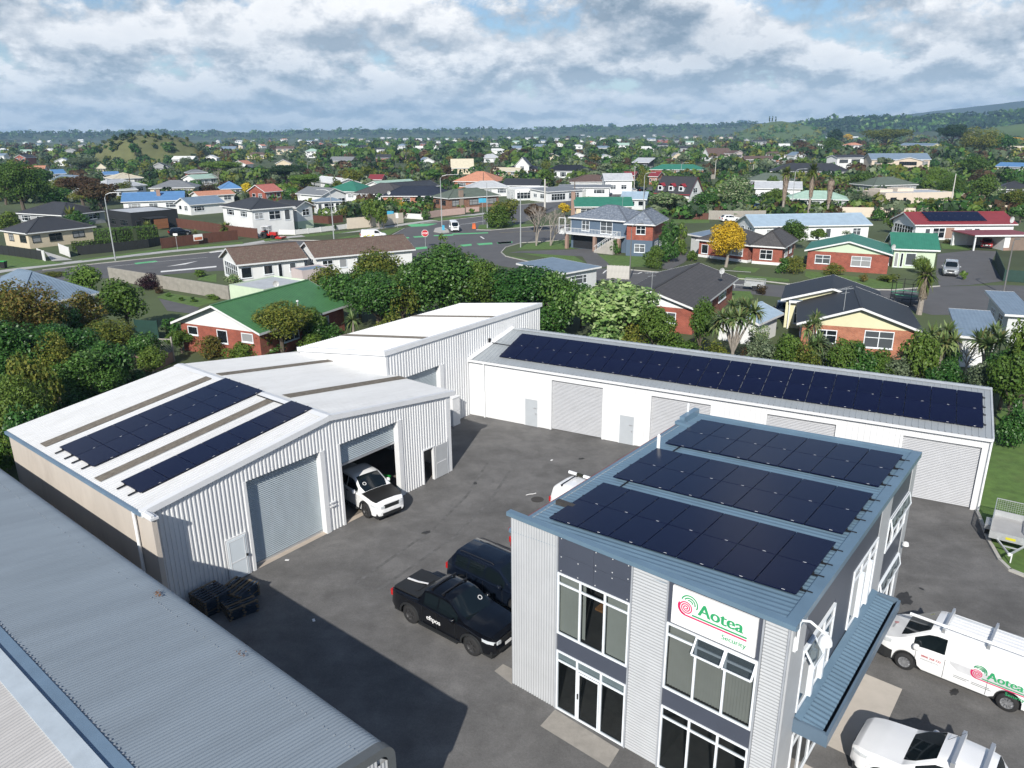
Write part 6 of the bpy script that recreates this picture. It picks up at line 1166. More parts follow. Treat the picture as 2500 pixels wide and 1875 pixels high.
far_car('white forward control van waiting at the junction', 'oldvan', zB(1608, 992), hd(zB(1590, 960), zB(1612, 1010)) + .05, m_carw, 'delivery_van', 'van')
far_car('grey sports utility car on the driveway by the hedge', 'suv', zD(1640, 1325), hd(zD(1645, 1250), zD(1640, 1350)), m_carsil)
far_car('bright red hatchback under the white carport', 'hatch', zD(1920, 1118), hd(zD(1922, 1050), zD(1918, 1135)), m_carred)
far_car('white hatchback behind the golden tree', 'hatch', zC(1838, 920), hd(zC(1780, 915), zC(1890, 912)), m_carw)
far_car('dark car beside the pale house by the timber fence', 'hatch', zC(2050, 828), hd(zC(2040, 800), zC(2052, 832)), m_carblue)
far_car('white car parked on the rising street', 'hatch', zC(1093, 698), hd(zC(1060, 700), zC(1120, 694)), m_carw)
far_car('black car parked next to the white car on the rising street', 'suv', zC(1152, 694), hd(zC(1120, 698), zC(1185, 688)), m_cark)
far_car('blue car on the upper right driveway', 'hatch', zD(422, 458), hd(zD(400, 460), zD(446, 456)), m_carblue)
far_car('dark car tucked beside the black roofed house', 'hatch', zZ(352, 385), hd(zZ(350, 300), zZ(352, 400)), m_carnavy)
far_car('small black car under the brown front fence', 'hatch', zA(1390, 1025), hd(zA(1300, 1030), zA(1480, 1018)), m_carnavy)
# ---------------- trailers, tractor
def trailer(label, loc, head, cage=.55, L=2.6, W=1.6, dx=0):
    T = thing('box_trailer', label, 'trailer', (loc[0], loc[1], 0), head); m = mat('galvanised', (.46, .48, .49), .42, metal=.4, var=.1, scale=4)
    b = MB(); b.box(-L, 0, -W / 2, W / 2, .52, .56); b.build('bed', mat('trailer_floor', (.36, .36, .36), .7, var=.1, dirt=.4, dcol=(.42, .33, .24)), T)
    b = MB(); [b.box(*q) for q in ((-L, 0, -W / 2 - .03, -W / 2, .50, .88), (-L, 0, W / 2, W / 2 + .03, .50, .88), (0, .03, -W / 2 - .03, W / 2 + .03, .50, .86), (-L - .03, -L, -W / 2, W / 2, .5, .86))]; b.build('side_panel', m, T)
    b = MB(); [b.bar((0.02, g * .55, .50), (1.25, 0, .48), .07) for g in (-1, 1)]; b.bar((.55, -.32, .5), (.55, .32, .5), .05); b.build('drawbar', m, T); b = MB(); b.lathe([(0, -.1), (.07, -.05), (.08, .05), (0, .1)], 10, (1.28, 0, .5)); b.tube([(1.15, .1, .5), (1.15, .1, .05)], .03, 6); b.build('coupling', m_trim, T)
    wt = MB(); wt.lathe([(.16, -.09), (.29, -.09), (.31, 0), (.29, .09), (.16, .09), (0, .05)], 20, (0, 0, 0), 'y'); wt = wt.mesh('wheel', m_tyre, True)
    for g in (-1, 1): link('wheel', wt, T, (-L * .55, g * (W / 2 + .15), .31)); f = MB(); f.box(-L * .55 - .42, -L * .55 + .42, g * (W / 2 + .15) - .12, g * (W / 2 + .15) + .12, .66, .69); [f.box(-L * .55 + q - .02, -L * .55 + q + .02, g * (W / 2 + .15) - .12, g * (W / 2 + .15) + .12, .45, .66) for q in (-.42, .42)]; f.build('mudguard', m, T)
    b = MB(); z1 = .88 + cage
    for p, q in (((-L, -W / 2), (0, -W / 2)), ((-L, W / 2), (0, W / 2)), ((-L, -W / 2), (-L, W / 2))) + ((((0, -W / 2), (0, W / 2)),) if dx else ()):
        b.bar((*p, z1), (*q, z1), .035); [b.bar((*e, .86), (*e, z1), .035) for e in (p, q)]; n = int(math.dist(p, q) / .09)
        for i in range(1, n): t_ = i / n; x, y = p[0] + (q[0] - p[0]) * t_, p[1] + (q[1] - p[1]) * t_; b.bar((x, y, .87), (x, y, z1), .008)
        for i in range(1, 6): z = .88 + cage * i / 6; b.bar((*p, z), (*q, z), .008)
    b.build('mesh_cage', m, T)
    b = MB(); b.box(.031, .036, -.25, .15, .60, .72); b.build('maker_plate', mat('plate_yellow', (.55, .50, .03), .5), T); return T
tip = G(2464, 1354, .5); mid = G(2470, 1316, .5); a4 = math.atan2((tip - mid).y, (tip - mid).x); d4 = Vector((math.cos(a4), math.sin(a4), 0))
trailer('galvanised cage trailer parked on the lawn beside the long shed', tip - d4 * 1.28, a4, .6, 2.5, 1.75)
trailer('grey cage trailer parked in the street behind the dark tiled roof', G(*zC(1950, 1440)), hd(zC(2020, 1440), zC(1870, 1430)), .4, 2.4, 1.5, 1)
tr = thing('tractor', 'small red tractor with white canopy and front mower deck', 'tractor', G(*zB(185, 1050)), hd(zB(110, 1045), zB(270, 1050)))
wt = MB(); wt.lathe([(.3, -.2), (.62, -.2), (.68, 0), (.62, .2), (.3, .2), (0, .1)], 20, axis='y'); wt = wt.mesh('wheel', m_tyre, True); wf = MB(); wf.lathe([(.18, -.12), (.36, -.12), (.4, 0), (.36, .12), (.18, .12), (0, .06)], 16, axis='y'); wf = wf.mesh('wheel', m_tyre, True)
[link('wheel', wt, tr, (-.8, g * .7, .68)) for g in (-1, 1)]; [link('wheel', wf, tr, (1.0, g * .62, .4)) for g in (-1, 1)]
b = MB(); b.box(.2, 1.6, -.36, .36, .65, 1.25); b.box(-1.1, .2, -.45, .45, .6, .95); [b.box(-1.2, -.4, g * .7 - .2, g * .7 + .2, 1.38, 1.45) for g in (-1, 1)]; b.build('body', m_carred, tr); b = MB(); b.box(-1.1, .3, -.75, .75, 2.25, 2.35); [b.bar((x, y, .9), (x, y, 2.25), .06) for x in (-.95, .2) for y in (-.5, .5)]; b.build('canopy', m_trim, tr); b = MB(); b.box(-.8, -.3, -.3, .3, .95, 1.1); b.box(-.9, -.75, -.3, .3, 1.1, 1.6); b.build('seat', m_plast, tr); b = MB(); b.box(1.7, 3.0, -.9, .9, .15, .42); b.box(1.55, 2.0, -.2, .2, .3, .5); b.build('mower_deck', m_carred, tr)
# ---------------- pallets, bin, yard litter
m_pal = mat('pallet_blue', (.018, .032, .055), .85, var=.4, scale=3); m_pal2 = mat('pallet_wood', (.11, .085, .055), .9, var=.35, scale=3)
def pallet(label, loc, rz, tilt=0, seed=0):
    T = thing('pallet', label, 'pallet', loc, rz, 'pallets heaped by the shed wall'); T.rotation_euler = (tilt, 0, rz); rg = random.Random(seed)
    sm = MB(); sm.box(-.6, .6, -.045, .045, .105, .125); me = [sm.mesh('board', m) for m in (m_pal, m_pal2)]
    for y in (-.54, -.36, -.18, 0, .18, .36, .54): link('board', me[rg.random() < .22], T, (0, y, 0))
    s2 = MB(); s2.box(-.045, .045, -.6, .6, .02, .104); s2 = s2.mesh('bearer', m_pal2); [link('bearer', s2, T, (x, 0, 0)) for x in (-.55, 0, .55)]
    s3 = MB(); s3.box(-.6, .6, -.045, .045, 0, .019); s3 = s3.mesh('board', m_pal); [link('board', s3, T, (0, y, 0)) for y in (-.5, 0, .5)]
    return T
o1, o2 = FF.W(-2.9, -1.0), FF.W(-1.9, -1.15); o3 = FF.W(-2.3, -2.0)
for i in range(6): pallet('blue painted pallet against the shed wall, %s of its stack of six' % ('bottom', 'second from bottom', 'third from bottom', 'third from top', 'second from top', 'topmost')[i], o1 + Vector((random.uniform(-.03, .03), random.uniform(-.03, .03), .02 + .128 * i)), FF.a + random.uniform(-.03, .03), 0, i)
for i in range(5): pallet('dark pallet by the white door, %s of its stack of five' % ('bottom', 'second from bottom', 'middle', 'second from top', 'topmost')[i], o2 + Vector((.25, -.12, .02 + .128 * i)), FF.a + .25 + random.uniform(-.05, .05), 0, 20 + i)
for i in range(4): pallet('worn pallet in the loose front stack by the grey roof, %s of four' % ('bottom', 'second from bottom', 'second from top', 'topmost')[i], o3 + Vector((.1, -.05, .02 + .128 * i)), FF.a - .2 + random.uniform(-.08, .08), 0, 40 + i)
bn = thing('wheelie_bin', 'green wheelie bin just inside the half open roller door', 'bin', FF.W(8.62, 1.0, .022), FF.a + .2); m_bin = mat('bin_green', (.02, .34, .05), .45); b = MB(); b.hexa([(-.22, -.28, .05), (.22, -.28, .05), (.22, .24, .05), (-.22, .24, .05), (-.29, -.36, .95), (.29, -.36, .95), (.29, .32, .95), (-.29, .32, .95)]); b.build('body', m_bin, bn); b = MB(); b.box(-.31, .31, -.38, .36, .951, 1.0); b.build('lid', m_bin, bn); b = MB(); b.face([(-.22, -.352, .80), (.22, -.352, .80), (.23, -.358, .88), (-.23, -.358, .88)]); b.build('label', m_clip, bn)
b = MB(); b.lathe([(.34, .011), (.34, .016), (.30, .016), (.29, .012), (0, .012)], 24); tag(b.build('manhole_cover', mat('cast_iron', (.05, .045, .04), .7), None, loc=G(1312, 1220)), 'round iron manhole cover in the asphalt yard', 'manhole cover')
for k, (px, l) in enumerate((((701, 1368), 'white paper scrap near the closed roller door'), ((1347, 1124), 'thin white scrap lying in the middle of the yard'), ((766, 1515), 'tiny white scrap at the edge of the long shadow'))):
    b = MB(); b.box(-.09, .09, -.05, .05, .012, .03); tag(b.build('litter', m_clip, None, loc=G(*px), rz=k), l, 'litter')
b = MB(); b.tube([(-.3, 0, .03), (-.1, .05, .03), (.1, .02, .03), (.3, .06, .03)], .02, 6); tag(b.build('cable_scrap', m_clip, None, loc=G(1297, 1208), rz=.3), 'curled white cable scrap beside the manhole cover', 'cable')
# ================================================================== STREET FURNITURE
m_pole = mat('lamp_steel', (.42, .44, .45), .45, metal=.3); m_wood = mat('pole_wood', (.13, .10, .08), .9, var=.3); m_concp = mat('pole_concrete', (.50, .49, .46), .8)
def lamp(label, base, top, arm, m=None, r=.09):
    """top: pixel of the highest point; arm (dx, dy) metres of the outreach"""
    P = G(*base); h = Zat(*top, P); T = thing('street_lamp', label, 'street lamp', P); m = m or m_pole; b = MB(); ax = Vector(arm).to_3d(); l = ax.length
    if l > .1: pts = [(0, 0, 0), (0, 0, h * .55), (0, 0, h - .75), tuple(ax * .12 + Vector((0, 0, h - .25))), tuple(ax * .4 + Vector((0, 0, h - .02))), tuple(ax + Vector((0, 0, h + .06)))]; rr = [r * 1.2, r, r * .75, r * .65, r * .6, r * .5]
    else: pts = [(0, 0, 0), (0, 0, h)]; rr = [r * 1.2, r * .7]
    b.tube(pts, rr, 8); b.build('pole', m, T)
    if l > .1: b = MB(); q = ax.normalized(); e = ax + Vector((0, 0, h + .05)); b.bar(e - q * .1, e + q * .55, .24, .11); b.build('lamp_head', m, T)
    return T
E_ = Vector((.95, .15)); 
lamp('tall street lamp in front of the black box house', (282, 636), (259, 471), (1.9, .3)); lamp('street lamp leaning over the parked sticker van', (816, 593), (787, 464), (-1.9, .2)); lamp('street lamp on the traffic island', (1079, 552), (1076, 427), (3.2, .3)); lamp('street lamp with left arm by the bare trees', (1271, 604), (1258, 462), (-2.2, .2))
lamp('plain tall pole beside the street name sign', (1190, 557), (1189, 446), (0, 0)); lamp('slim dark lamp in the side street before the balcony house', (1537, 683), (1550, 547), (1.0, .1), mat('dark_lamp', (.14, .14, .14), .5), .07); lamp('street lamp behind the pale flowering trees', (1570, 513), (1584, 422), (2.2, .3)); lamp('street lamp between the two tall palms', (1931, 524), (1955, 413), (2.2, .3)); lamp('tall white pole in front of the stucco house', (2319, 513), (2335, 424), (.0, 0), m_concp, .14); lamp('lamp at the mouth of the cul de sac', (2449, 718), (2474, 585), (.3, .1), mat('dark_lamp', (0, 0, 0)), .08); lamp('street lamp on the distant steep road', zB(480, 540), zB(478, 455), (1.4, .1)); lamp('street lamp behind the teal roofed house', zC(1460, 580), zC(1470, 465), (2.5, .2))
def power_pole(label, base, top, m, arms=1, r=.13):
    P = G(*base); h = Zat(*top, P); T = thing('power_pole', label, 'power pole', P); b = MB(); b.tube([(0, 0, 0), (0, 0, h)], [r * 1.2, r * .8], 8); b.build('pole', m, T)
    for i in range(arms): b = MB(); b.box(-1.2, 1.2, -.06, .06, h - .4 - .9 * i, h - .28 - .9 * i); [b.lathe([(.05, 0), (.06, .1), (0, .18)], 6, (x, 0, h - .28 - .9 * i)) for x in (-1.1, -.5, .5, 1.1)]; b.build('crossarm', m_wood, T)
power_pole('white concrete pole by the white shop', (1330, 517), (1330, 437), m_concp, 0, .22); power_pole('timber pole in front of the shops', zC(640, 752), zC(646, 590), m_wood, 0); power_pole('dark timber pole by the parked cars', zC(1063, 698), zC(1066, 512), m_wood, 1); power_pole('pale concrete pole near the maroon roofs', zC(1100, 668), zC(1106, 492), m_concp, 0); power_pole('concrete pole with transformer near the teal roofed house', zC(1722, 585), zC(1728, 445), m_concp, 1); power_pole('timber pole rising above the blue roofs', zA(1018, 715), zA(975, 545), m_wood, 1); power_pole('concrete pole by the round dark tree', zB(938, 660), zB(930, 570), m_concp, 0); power_pole('short pole behind the salmon roof', zB(1835, 680), zB(1838, 540), m_wood, 0); power_pole('pole with crossarm above the brown tiled roof', zC(2015 - 0, 560), zC(2020, 480), m_concp, 1)
def wires(label, pts, hs):
    P = [G(*p) for p in pts]; T = thing('power_line', label, 'power line', P[0])
    for off in (-.9, 0, .9):
        b = MB()
        for (p, h), (q, g) in zip(zip(P, hs), list(zip(P, hs))[1:]):
            L = [p.lerp(q, t / 8) - P[0] + Vector((0, off, h + (g - h) * t / 8 - 1.6 * (1 - (2 * t / 8 - 1) ** 2) * .5)) for t in range(9)]; b.tube(L, .022, 4, False)
        b.build('wire', m_black, T)
wires('sagging power lines from the white concrete pole past the shops', [(1330, 517), zC(640, 752), zC(1063, 698), zC(1100, 668)], [8.2, 8, 9.5, 9.5]); wires('sagging power lines above the blue roofs', [(200, 470), zA(1018, 715), zB(0, 690), zB(938, 660)], [8.5, 9, 8, 7.5])
def road_sign(name, label, base, z0, w, h, m, th=.04):
    T = thing(name, label, 'sign', G(*base), 0); b = MB(); b.tube([(0, 0, 0), (0, 0, z0 + h)], .035, 6); b.build('post', m_pole, T); b = MB(); b.box(-w / 2, w / 2, -.08, -.04, z0, z0 + h); b.build('sign_panel', m, T); return T
ss = thing('stop_sign', 'red octagonal stop sign at the junction', 'sign', G(1039, 604), rad(8)); b = MB(); b.tube([(0, 0, 0), (0, 0, 2.9)], .035, 6); b.build('post', m_pole, ss); b = MB(); b.face([(.62 * math.cos(rad(22.5 + 45 * k)), -.05, 2.4 + .62 * math.sin(rad(22.5 + 45 * k))) for k in range(8)]); b.build('border', m_signw, ss); b = MB(); b.face([(.57 * math.cos(rad(22.5 + 45 * k)), -.054, 2.4 + .57 * math.sin(rad(22.5 + 45 * k))) for k in range(8)]); b.build('sign_panel', mat('stop_red', (.45, .02, .03), .5), ss); b = MB(); put_text(b, 'STOP', .40, (0, -.058, 2.26), (1, 0, 0), (0, 0, 1), 'CENTER', .012); b.build('lettering', m_signw, ss)
road_sign('street_name_sign', 'blue street name sign on a tall post', zB(1830, 945), 4.6, 1.6, .9, mat('sign_blue', (.04, .30, .46), .5)); road_sign('wall_sign', 'blue square sign at the end of the cream wall', zB(1120, 932), 1.5, 1.4, 1.1, MATS['sign_blue']); road_sign('bus_stop_sign', 'white post sign on the verge before the brown fence', zA(1372, 1148), 2.6, .7, .35, m_signw); road_sign('traffic_sign', 'small sign post beside the cream wall', zB(1172, 968), 2.0, .5, .9, m_signw); road_sign('banner_sign', 'yellow poster panel in front of the shops', zC(548, 745), .6, 1.9, 1.8, mat('poster_yellow', (.62, .45, .04), .5)); road_sign('banner_sign', 'white notice board under the dark shrub at the junction', zB(1930, 955), .3, 2.8, 1.4, m_signw); road_sign('marker_post', 'blue keep left marker on the traffic island', zB(1525, 990), .1, .5, 1.0, MATS['sign_blue'])
for q, l in ((zB(1755, 975), 'left orange traffic cone by the junction verge'), (zB(1768, 975), 'right orange traffic cone by the junction verge')): T = thing('traffic_cone', l, 'traffic cone', G(*q)); b = MB(); b.lathe([(.26, .03), (.10, 1.1), (0, 1.12)], 10); b.build('cone', mat('cone_orange', (.65, .14, .03), .5), T); b = MB(); b.box(-.3, .3, -.3, .3, 0, .03); b.build('base', m_black, T)
b = MB(); [b.lathe([(.26, z0), (.26, z1)], 14, (0, 0, 0)) for z0, z1 in ((0, 2.6),)]
def dish(label, px, z, r, head=-1.2):
    P = G(*px, z); T = thing('satellite_dish', label, 'satellite dish', P, head); b = MB(); b.tube([(0, 0, -.7), (0, 0, 0)], .03, 6); b.build('mast', m_pole, T); b = MB(); rows = [[(q * q * .35 / r - .05, q * math.cos(a), q * math.sin(a)) for a in [2 * pi * k / 16 for k in range(16)]] for q in (.01, r * .5, r)]; b.grid(rows, True); b.build('reflector', mat('dish_grey', (.50, .51, .51), .5), T, smooth=True); b = MB(); b.tube([(0, 0, -r * .8), (r * .9, 0, 0)], .015, 5); b.build('feed_arm', m_pole, T)
dish('large satellite dish on the weathered dark tile roof', zC(1775, 1300), 4.3, .34); dish('satellite dish on the cream gable of the black roofed house', zZ(980, 388), 3.2, .40, -1.9); dish('satellite dish above the teal roof valley', zD(1202, 1115), 3.6, .38); dish('satellite dish on the pale flat shed roof', zE(2128, 135), 3.0, .34); dish('satellite dish on the balcony house left wall', zC(552, 992), 3.0, .5, -2.2); dish('satellite dish at the red roof end', zD(2115, 905), 4.0, .55); dish('satellite dish on the cream house roof', zA(422, 898), 4.2, .45); dish('satellite dish on the villa roof', zB(412, 722), 5.0, .45); dish('satellite dish on the navy roof', zB(1102, 697), 4.6, .45)
def aerial(label, px, z, h):
    P = G(*px, z); T = thing('tv_aerial', label, 'aerial', P, .4); b = MB(); b.tube([(0, 0, 0), (0, 0, h)], .025, 6); b.build('mast', m_pole, T); b = MB(); b.bar((-.8, 0, h - .05), (.8, 0, h - .05), .03); [b.bar((x, -.35, h - .05), (x, .35, h - .05), .018) for x in (-.7, -.4, -.1, .2, .5)]; b.bar((-.5, 0, h - .4), (.4, 0, h - .4), .025); b.build('antenna', m_pole, T)
aerial('television aerial on the black ribbed roof', zZ(820, 340), 4.1, 1.9); aerial('television aerial at the ridge end of the dark tile roof', zC(1235, 1450), 4.0, 1.8); aerial('television aerial on the teal bungalow', zC(1010, 800), 3.2, 2.2)
rw = thing('plumbing_vent', 'short metal vent on the green roof', 'roof vent', G(*(600 + 400 / 3.16, 650 + 290 / 3.16), 3.9)); b = MB(); b.tube([(0, 0, -.4), (0, 0, .25)], .06, 8); b.build('pipe', m_pole, rw); b = MB(); b.lathe([(.12, .2), (.12, .3), (0, .36)], 10); b.build('cap', m_trim, rw)
bn2 = thing('wheelie_bin', 'dark wheelie bin with green lid at the left edge', 'bin', G(10, 655)); b = MB(); b.hexa([(-.3, -.3, 0), (.3, -.3, 0), (.3, .3, 0), (-.3, .3, 0), (-.4, -.4, 1.0), (.4, -.4, 1.0), (.4, .4, 1.0), (-.4, .4, 1.0)]); b.build('body', m_black, bn2); b = MB(); b.box(-.42, .42, -.42, .42, 1.0, 1.08); b.build('lid', m_bin, bn2)
# trampoline frame beside the black roofed house
tp = thing('trampoline', 'black trampoline enclosure behind the black roofed house', 'trampoline', G(*zZ(1300, 290)), .3); b = MB()
for k in range(6): a_ = 2 * pi * k / 6; b.tube([(1.7 * math.cos(a_), 1.7 * math.sin(a_), 0), (1.7 * math.cos(a_), 1.7 * math.sin(a_), 2.6)], .04, 6); a1 = a_ + pi / 3; b.bar((1.7 * math.cos(a_), 1.7 * math.sin(a_), 2.5), (1.7 * math.cos(a1), 1.7 * math.sin(a1), 2.5), .04)
b.build('frame', m_black, tp); b = MB(); b.lathe([(1.7, .8), (1.75, .86), (1.5, .9), (0, .9)], 24); b.build('mat', m_plast, tp); b = MB(); [b.bar((1.7 * math.cos(pi / 3 * k), 1.7 * math.sin(pi / 3 * k), 1.2), (1.7 * math.cos(pi / 3 * (k + 1)), 1.7 * math.sin(pi / 3 * (k + 1)), 1.2), .06) for k in range(6)]; b.build('padding', mat('pad_green', (.08, .35, .2), .6), tp)
# ================================================================== VEGETATION
LEAF = {
 'dark': leafmat('leaf_dark', [(.016, .052, .010), (.040, .108, .020), (.070, .160, .032), (.028, .080, .016), (.12, .22, .06)], .38, .15),
 'mid': leafmat('leaf_mid', [(.048, .098, .016), (.082, .145, .024), (.125, .190, .036), (.058, .115, .018)], .5),
 'bright': leafmat('leaf_bright', [(.06, .128, .020), (.10, .19, .032), (.15, .24, .046), (.08, .15, .026)], .5),
 'pale': leafmat('leaf_pale', [(.16, .27, .07), (.30, .42, .15), (.42, .52, .24), (.10, .20, .05), (.22, .34, .10)], .4),
 'olive': leafmat('leaf_olive', [(.080, .115, .018), (.13, .155, .026), (.20, .20, .036), (.095, .125, .02), (.055, .095, .018)], .55),
 'autumn': leafmat('leaf_autumn', [(.085, .095, .020), (.17, .12, .028), (.12, .125, .03), (.07, .095, .02), (.22, .14, .03)], .6),
 'russet': leafmat('leaf_russet', [(.055, .035, .018), (.085, .05, .025), (.06, .05, .022), (.10, .06, .03)], .6),
 'grey': leafmat('leaf_grey', [(.055, .085, .045), (.11, .15, .085), (.18, .22, .13), (.07, .11, .05)], .55),
 'flower': leafmat('leaf_flower', [(.05, .11, .03), (.10, .19, .06), (.30, .36, .20), (.07, .15, .04), (.40, .42, .28)], .55),
 'gold': leafmat('leaf_gold', [(.50, .34, .015), (.62, .44, .02), (.72, .54, .05), (.40, .28, .015), (.30, .24, .02)], .55, .25, .05),
 'purple': leafmat('leaf_purple', [(.020, .010, .014), (.035, .014, .020), (.05, .02, .028)], .5),
 'conifer': leafmat('leaf_conifer', [(.010, .028, .010), (.018, .045, .014), (.028, .06, .02)], .6, .08),
 'spike': leafmat('leaf_spike', [(.075, .13, .04), (.13, .20, .065), (.20, .27, .11), (.16, .15, .06)], .45),
 'palm': leafmat('leaf_palm', [(.07, .10, .02), (.12, .16, .03), (.17, .19, .05)], .45),
 'dead': leafmat('leaf_dead', [(.16, .125, .09), (.22, .18, .14), (.28, .24, .19)], .8, .1)}
m_bark = mat('bark', (.10, .080, .062), .95, var=.3, scale=6); m_barkp = mat('pale_bark', (.27, .24, .21), .9, var=.25, scale=5)
def quads(P, A, B):
    n = len(P); v = np.empty((n, 4, 3)); v[:, 0] = P - A; v[:, 1] = P - B; v[:, 2] = P + A; v[:, 3] = P + B; return v.reshape(-1, 3), [(4 * i, 4 * i + 1, 4 * i + 2, 4 * i + 3) for i in range(n)]
def norm(a): return a / np.maximum(np.linalg.norm(a, axis=1, keepdims=True), 1e-6)
def leafcloud(P, Nn, ls, rng, asp=.62):
    t = norm(np.cross(Nn, norm(rng.normal(size=P.shape)))); b = np.cross(Nn, t); s = ls * rng.uniform(.6, 1.35, (len(P), 1)); return quads(P, t * s * .5, b * s * .5 * asp)
def pymesh(name, v, f, m):
    me = bpy.data.meshes.new(name); me.from_pydata(v.tolist(), [], f); me.materials.append(m); me.update(); return me
def lobes_for(shape, rng, k):
    if shape == 'round': c = norm(rng.normal(size=(k, 3))) * rng.uniform(.45, 1, (k, 1)); c = c * [.32, .32, .27] * rng.uniform(.85, 1.12, 3) + [0, 0, .60]; r = rng.uniform(.08, .21, k)
    elif shape == 'wide': c = norm(rng.normal(size=(k, 3))) * rng.uniform(.5, 1, (k, 1)); c = c * [.38, .38, .17] + [0, 0, .68]; r = rng.uniform(.07, .18, k)
    elif shape == 'bush': c = norm(rng.normal(size=(k, 3))) * rng.uniform(.4, 1, (k, 1)); c[:, 2] = abs(c[:, 2]); c = c * [.34, .34, .66] + [0, 0, .14]; r = rng.uniform(.09, .22, k)
    elif shape == 'ball': c = norm(rng.normal(size=(k, 3))) * [.12, .12, .12] + [0, 0, .5]; r = np.full(k, .37)
    elif shape == 'column': z = rng.uniform(.12, .88, k); a = rng.uniform(0, 6.28, k); q = .20 * np.sqrt(np.clip(1 - ((z - .45) / .6) ** 2, 0, 1)); c = np.c_[np.cos(a) * q, np.sin(a) * q, z]; r = rng.uniform(.13, .20, k) * (1.15 - .6 * z)
    else: z = rng.uniform(.10, .95, k) ** 1.2; a = rng.uniform(0, 6.28, k); q = .38 * (1 - z); c = np.c_[np.cos(a) * q, np.sin(a) * q, z]; r = .05 + .17 * (1 - z)
    return c, r
def crown_mesh(shape, leaf, n, ls, k, seed):
    rng = np.random.default_rng(seed); c, r = lobes_for(shape, rng, k); w = r ** 2; w = w / w.sum(); i = rng.choice(k, n, p=w); d = norm(rng.normal(size=(n, 3)) + [0, 0, .25]); rr = r[i] * rng.uniform(.72, 1.06, n)
    zs = .55 if shape in ('round', 'wide') else 1
    P = c[i] + d * rr[:, None] * [1, 1, zs if shape == 'wide' else .85]; N_ = norm(d + rng.normal(size=(n, 3)) * .55 + [0, 0, .35]); v, f = leafcloud(P, N_, ls, rng); return pymesh('crown', v, f, LEAF[leaf])
def trunk_mesh(m, top=.62, seed=0, r=.035, limbs=5):
    rg = random.Random(seed); b = MB(); b.tube([(0, 0, 0), (.02 * rg.uniform(-1, 1), .02, top * .4), (.03 * rg.uniform(-1, 1), 0, top)], [r, r * .75, r * .4], 7)
    for k in range(limbs): a = 6.28 * k / limbs + rg.random(); z = top * rg.uniform(.35, .6); b.tube([(0, 0, z), (.12 * math.cos(a), .12 * math.sin(a), z + .14), (.26 * math.cos(a), .26 * math.sin(a), z + .26)], [r * .5, r * .35, r * .15], 5, False)
    return b.mesh('trunk', m, True)
TR = {k: trunk_mesh(m, t, s) for k, m, t, s in (('a', m_bark, .62, 1), ('b', m_barkp, .66, 2), ('s', m_bark, .3, 3))}
LODS = {0: (14000, .031), 1: (4200, .052), 2: (900, .105), 3: (260, .19)}; CR = {}
def crown(shape, leaf, lod, var):
    k = (shape, leaf, lod, var)
    if k not in CR:
        n, ls = LODS[lod]; f = {'pale': 1.75, 'grey': .95, 'autumn': .9, 'olive': 1.0}.get(leaf, 1)
        n = int(n / (f ** 1.4) * {'olive': .62, 'autumn': .60, 'russet': .7}.get(leaf, 1)); CR[k] = crown_mesh(shape, leaf, n, ls * f, {0: 46, 1: 30, 2: 16, 3: 8}[lod] if shape != 'ball' else 6, hash_(k))
    return CR[k]
def hash_(k): return sum(ord(c) * (i + 7) for i, c in enumerate(str(k))) % 99991
TREES = []
def tree(label, leaf, px, top, wpx, shape='round', group=None, name=None, cat=None, dz=0, lod=None, P=None, hw=None, stem='a'):
    if P is None:
        P = G(*px); h = max(.5, Zat(px[0], top, P)); w = wpx / px_m(P + Vector((0, 0, h * .6)))
    else: h, w = hw; wpx = w * px_m(P)
    lod = lod if lod is not None else (0 if wpx > 150 else 1 if wpx > 62 else 2 if wpx > 26 else 3); small = shape in ('bush', 'ball') and h < 4.5
    T = thing(name or ('shrub' if small else 'tree'), label, cat or ('shrub' if small else 'tree'), (P.x, P.y, dz), RNG.uniform(0, 6.28), group, (w, w, h)); link('crown', crown(shape, leaf, lod, int(RNG.integers(0, 3 if lod < 2 else 4))), T); link('trunk', TR['s' if small else stem], T); TREES.append((P, w, h)); return T
def spiky_mesh(heads, leaf, blade, n, seed, dead=0):
    rng = np.random.default_rng(seed); V_, F_ = [], []
    for hx, hy, hz, s in heads:
        d = norm(rng.normal(size=(n, 3)) * [1, 1, .75] + [0, 0, .25]); side = norm(np.cross(d, [0, 0, 1.0]) + 1e-3) * blade * s * .085; o = np.array([hx, hy, hz]); L_ = blade * s * rng.uniform(.75, 1.1, (n, 1))
        for k in range(n):
            b = len(V_); tip = o + d[k] * L_[k]; mid = o + d[k] * L_[k] * .55; tip = tip - [0, 0, .22 * L_[k][0] * (1 - d[k][2])]
            V_ += [o - side[k] * .4, mid - side[k], tip, mid + side[k], o + side[k] * .4]; F_.append((b, b + 1, b + 2, b + 3, b + 4))
    return pymesh('crown', np.array(V_), F_, LEAF[leaf])
def cabbage(label, px, top, nh=5, spread=.9, blade=.85):
    P = G(*px); h = max(2.0, Zat(px[0], top, P)); sd = int(px[0]); rg = random.Random(sd); T = thing('cabbage_tree', label, 'cabbage tree', P); heads = []; b = MB(); base = h - blade * .8
    for k in range(nh):
        a = 6.28 * k / nh + rg.random(); q = spread * rg.uniform(.4, 1) if nh > 1 else 0; z = base - rg.uniform(0, h * .28) if k else base; heads.append((q * math.cos(a), q * math.sin(a), z, rg.uniform(.8, 1.1))); b.tube([(0, 0, h * .25), (q * .4 * math.cos(a), q * .4 * math.sin(a), h * .5), heads[-1][:3]], [.11, .09, .06], 6, False)
    b.tube([(0, 0, 0), (0, 0, h * .3)], [.16, .12], 7); b.build('trunk', m_barkp, T, True); link('crown', spiky_mesh(heads, 'spike', blade, 70, sd), T); return T
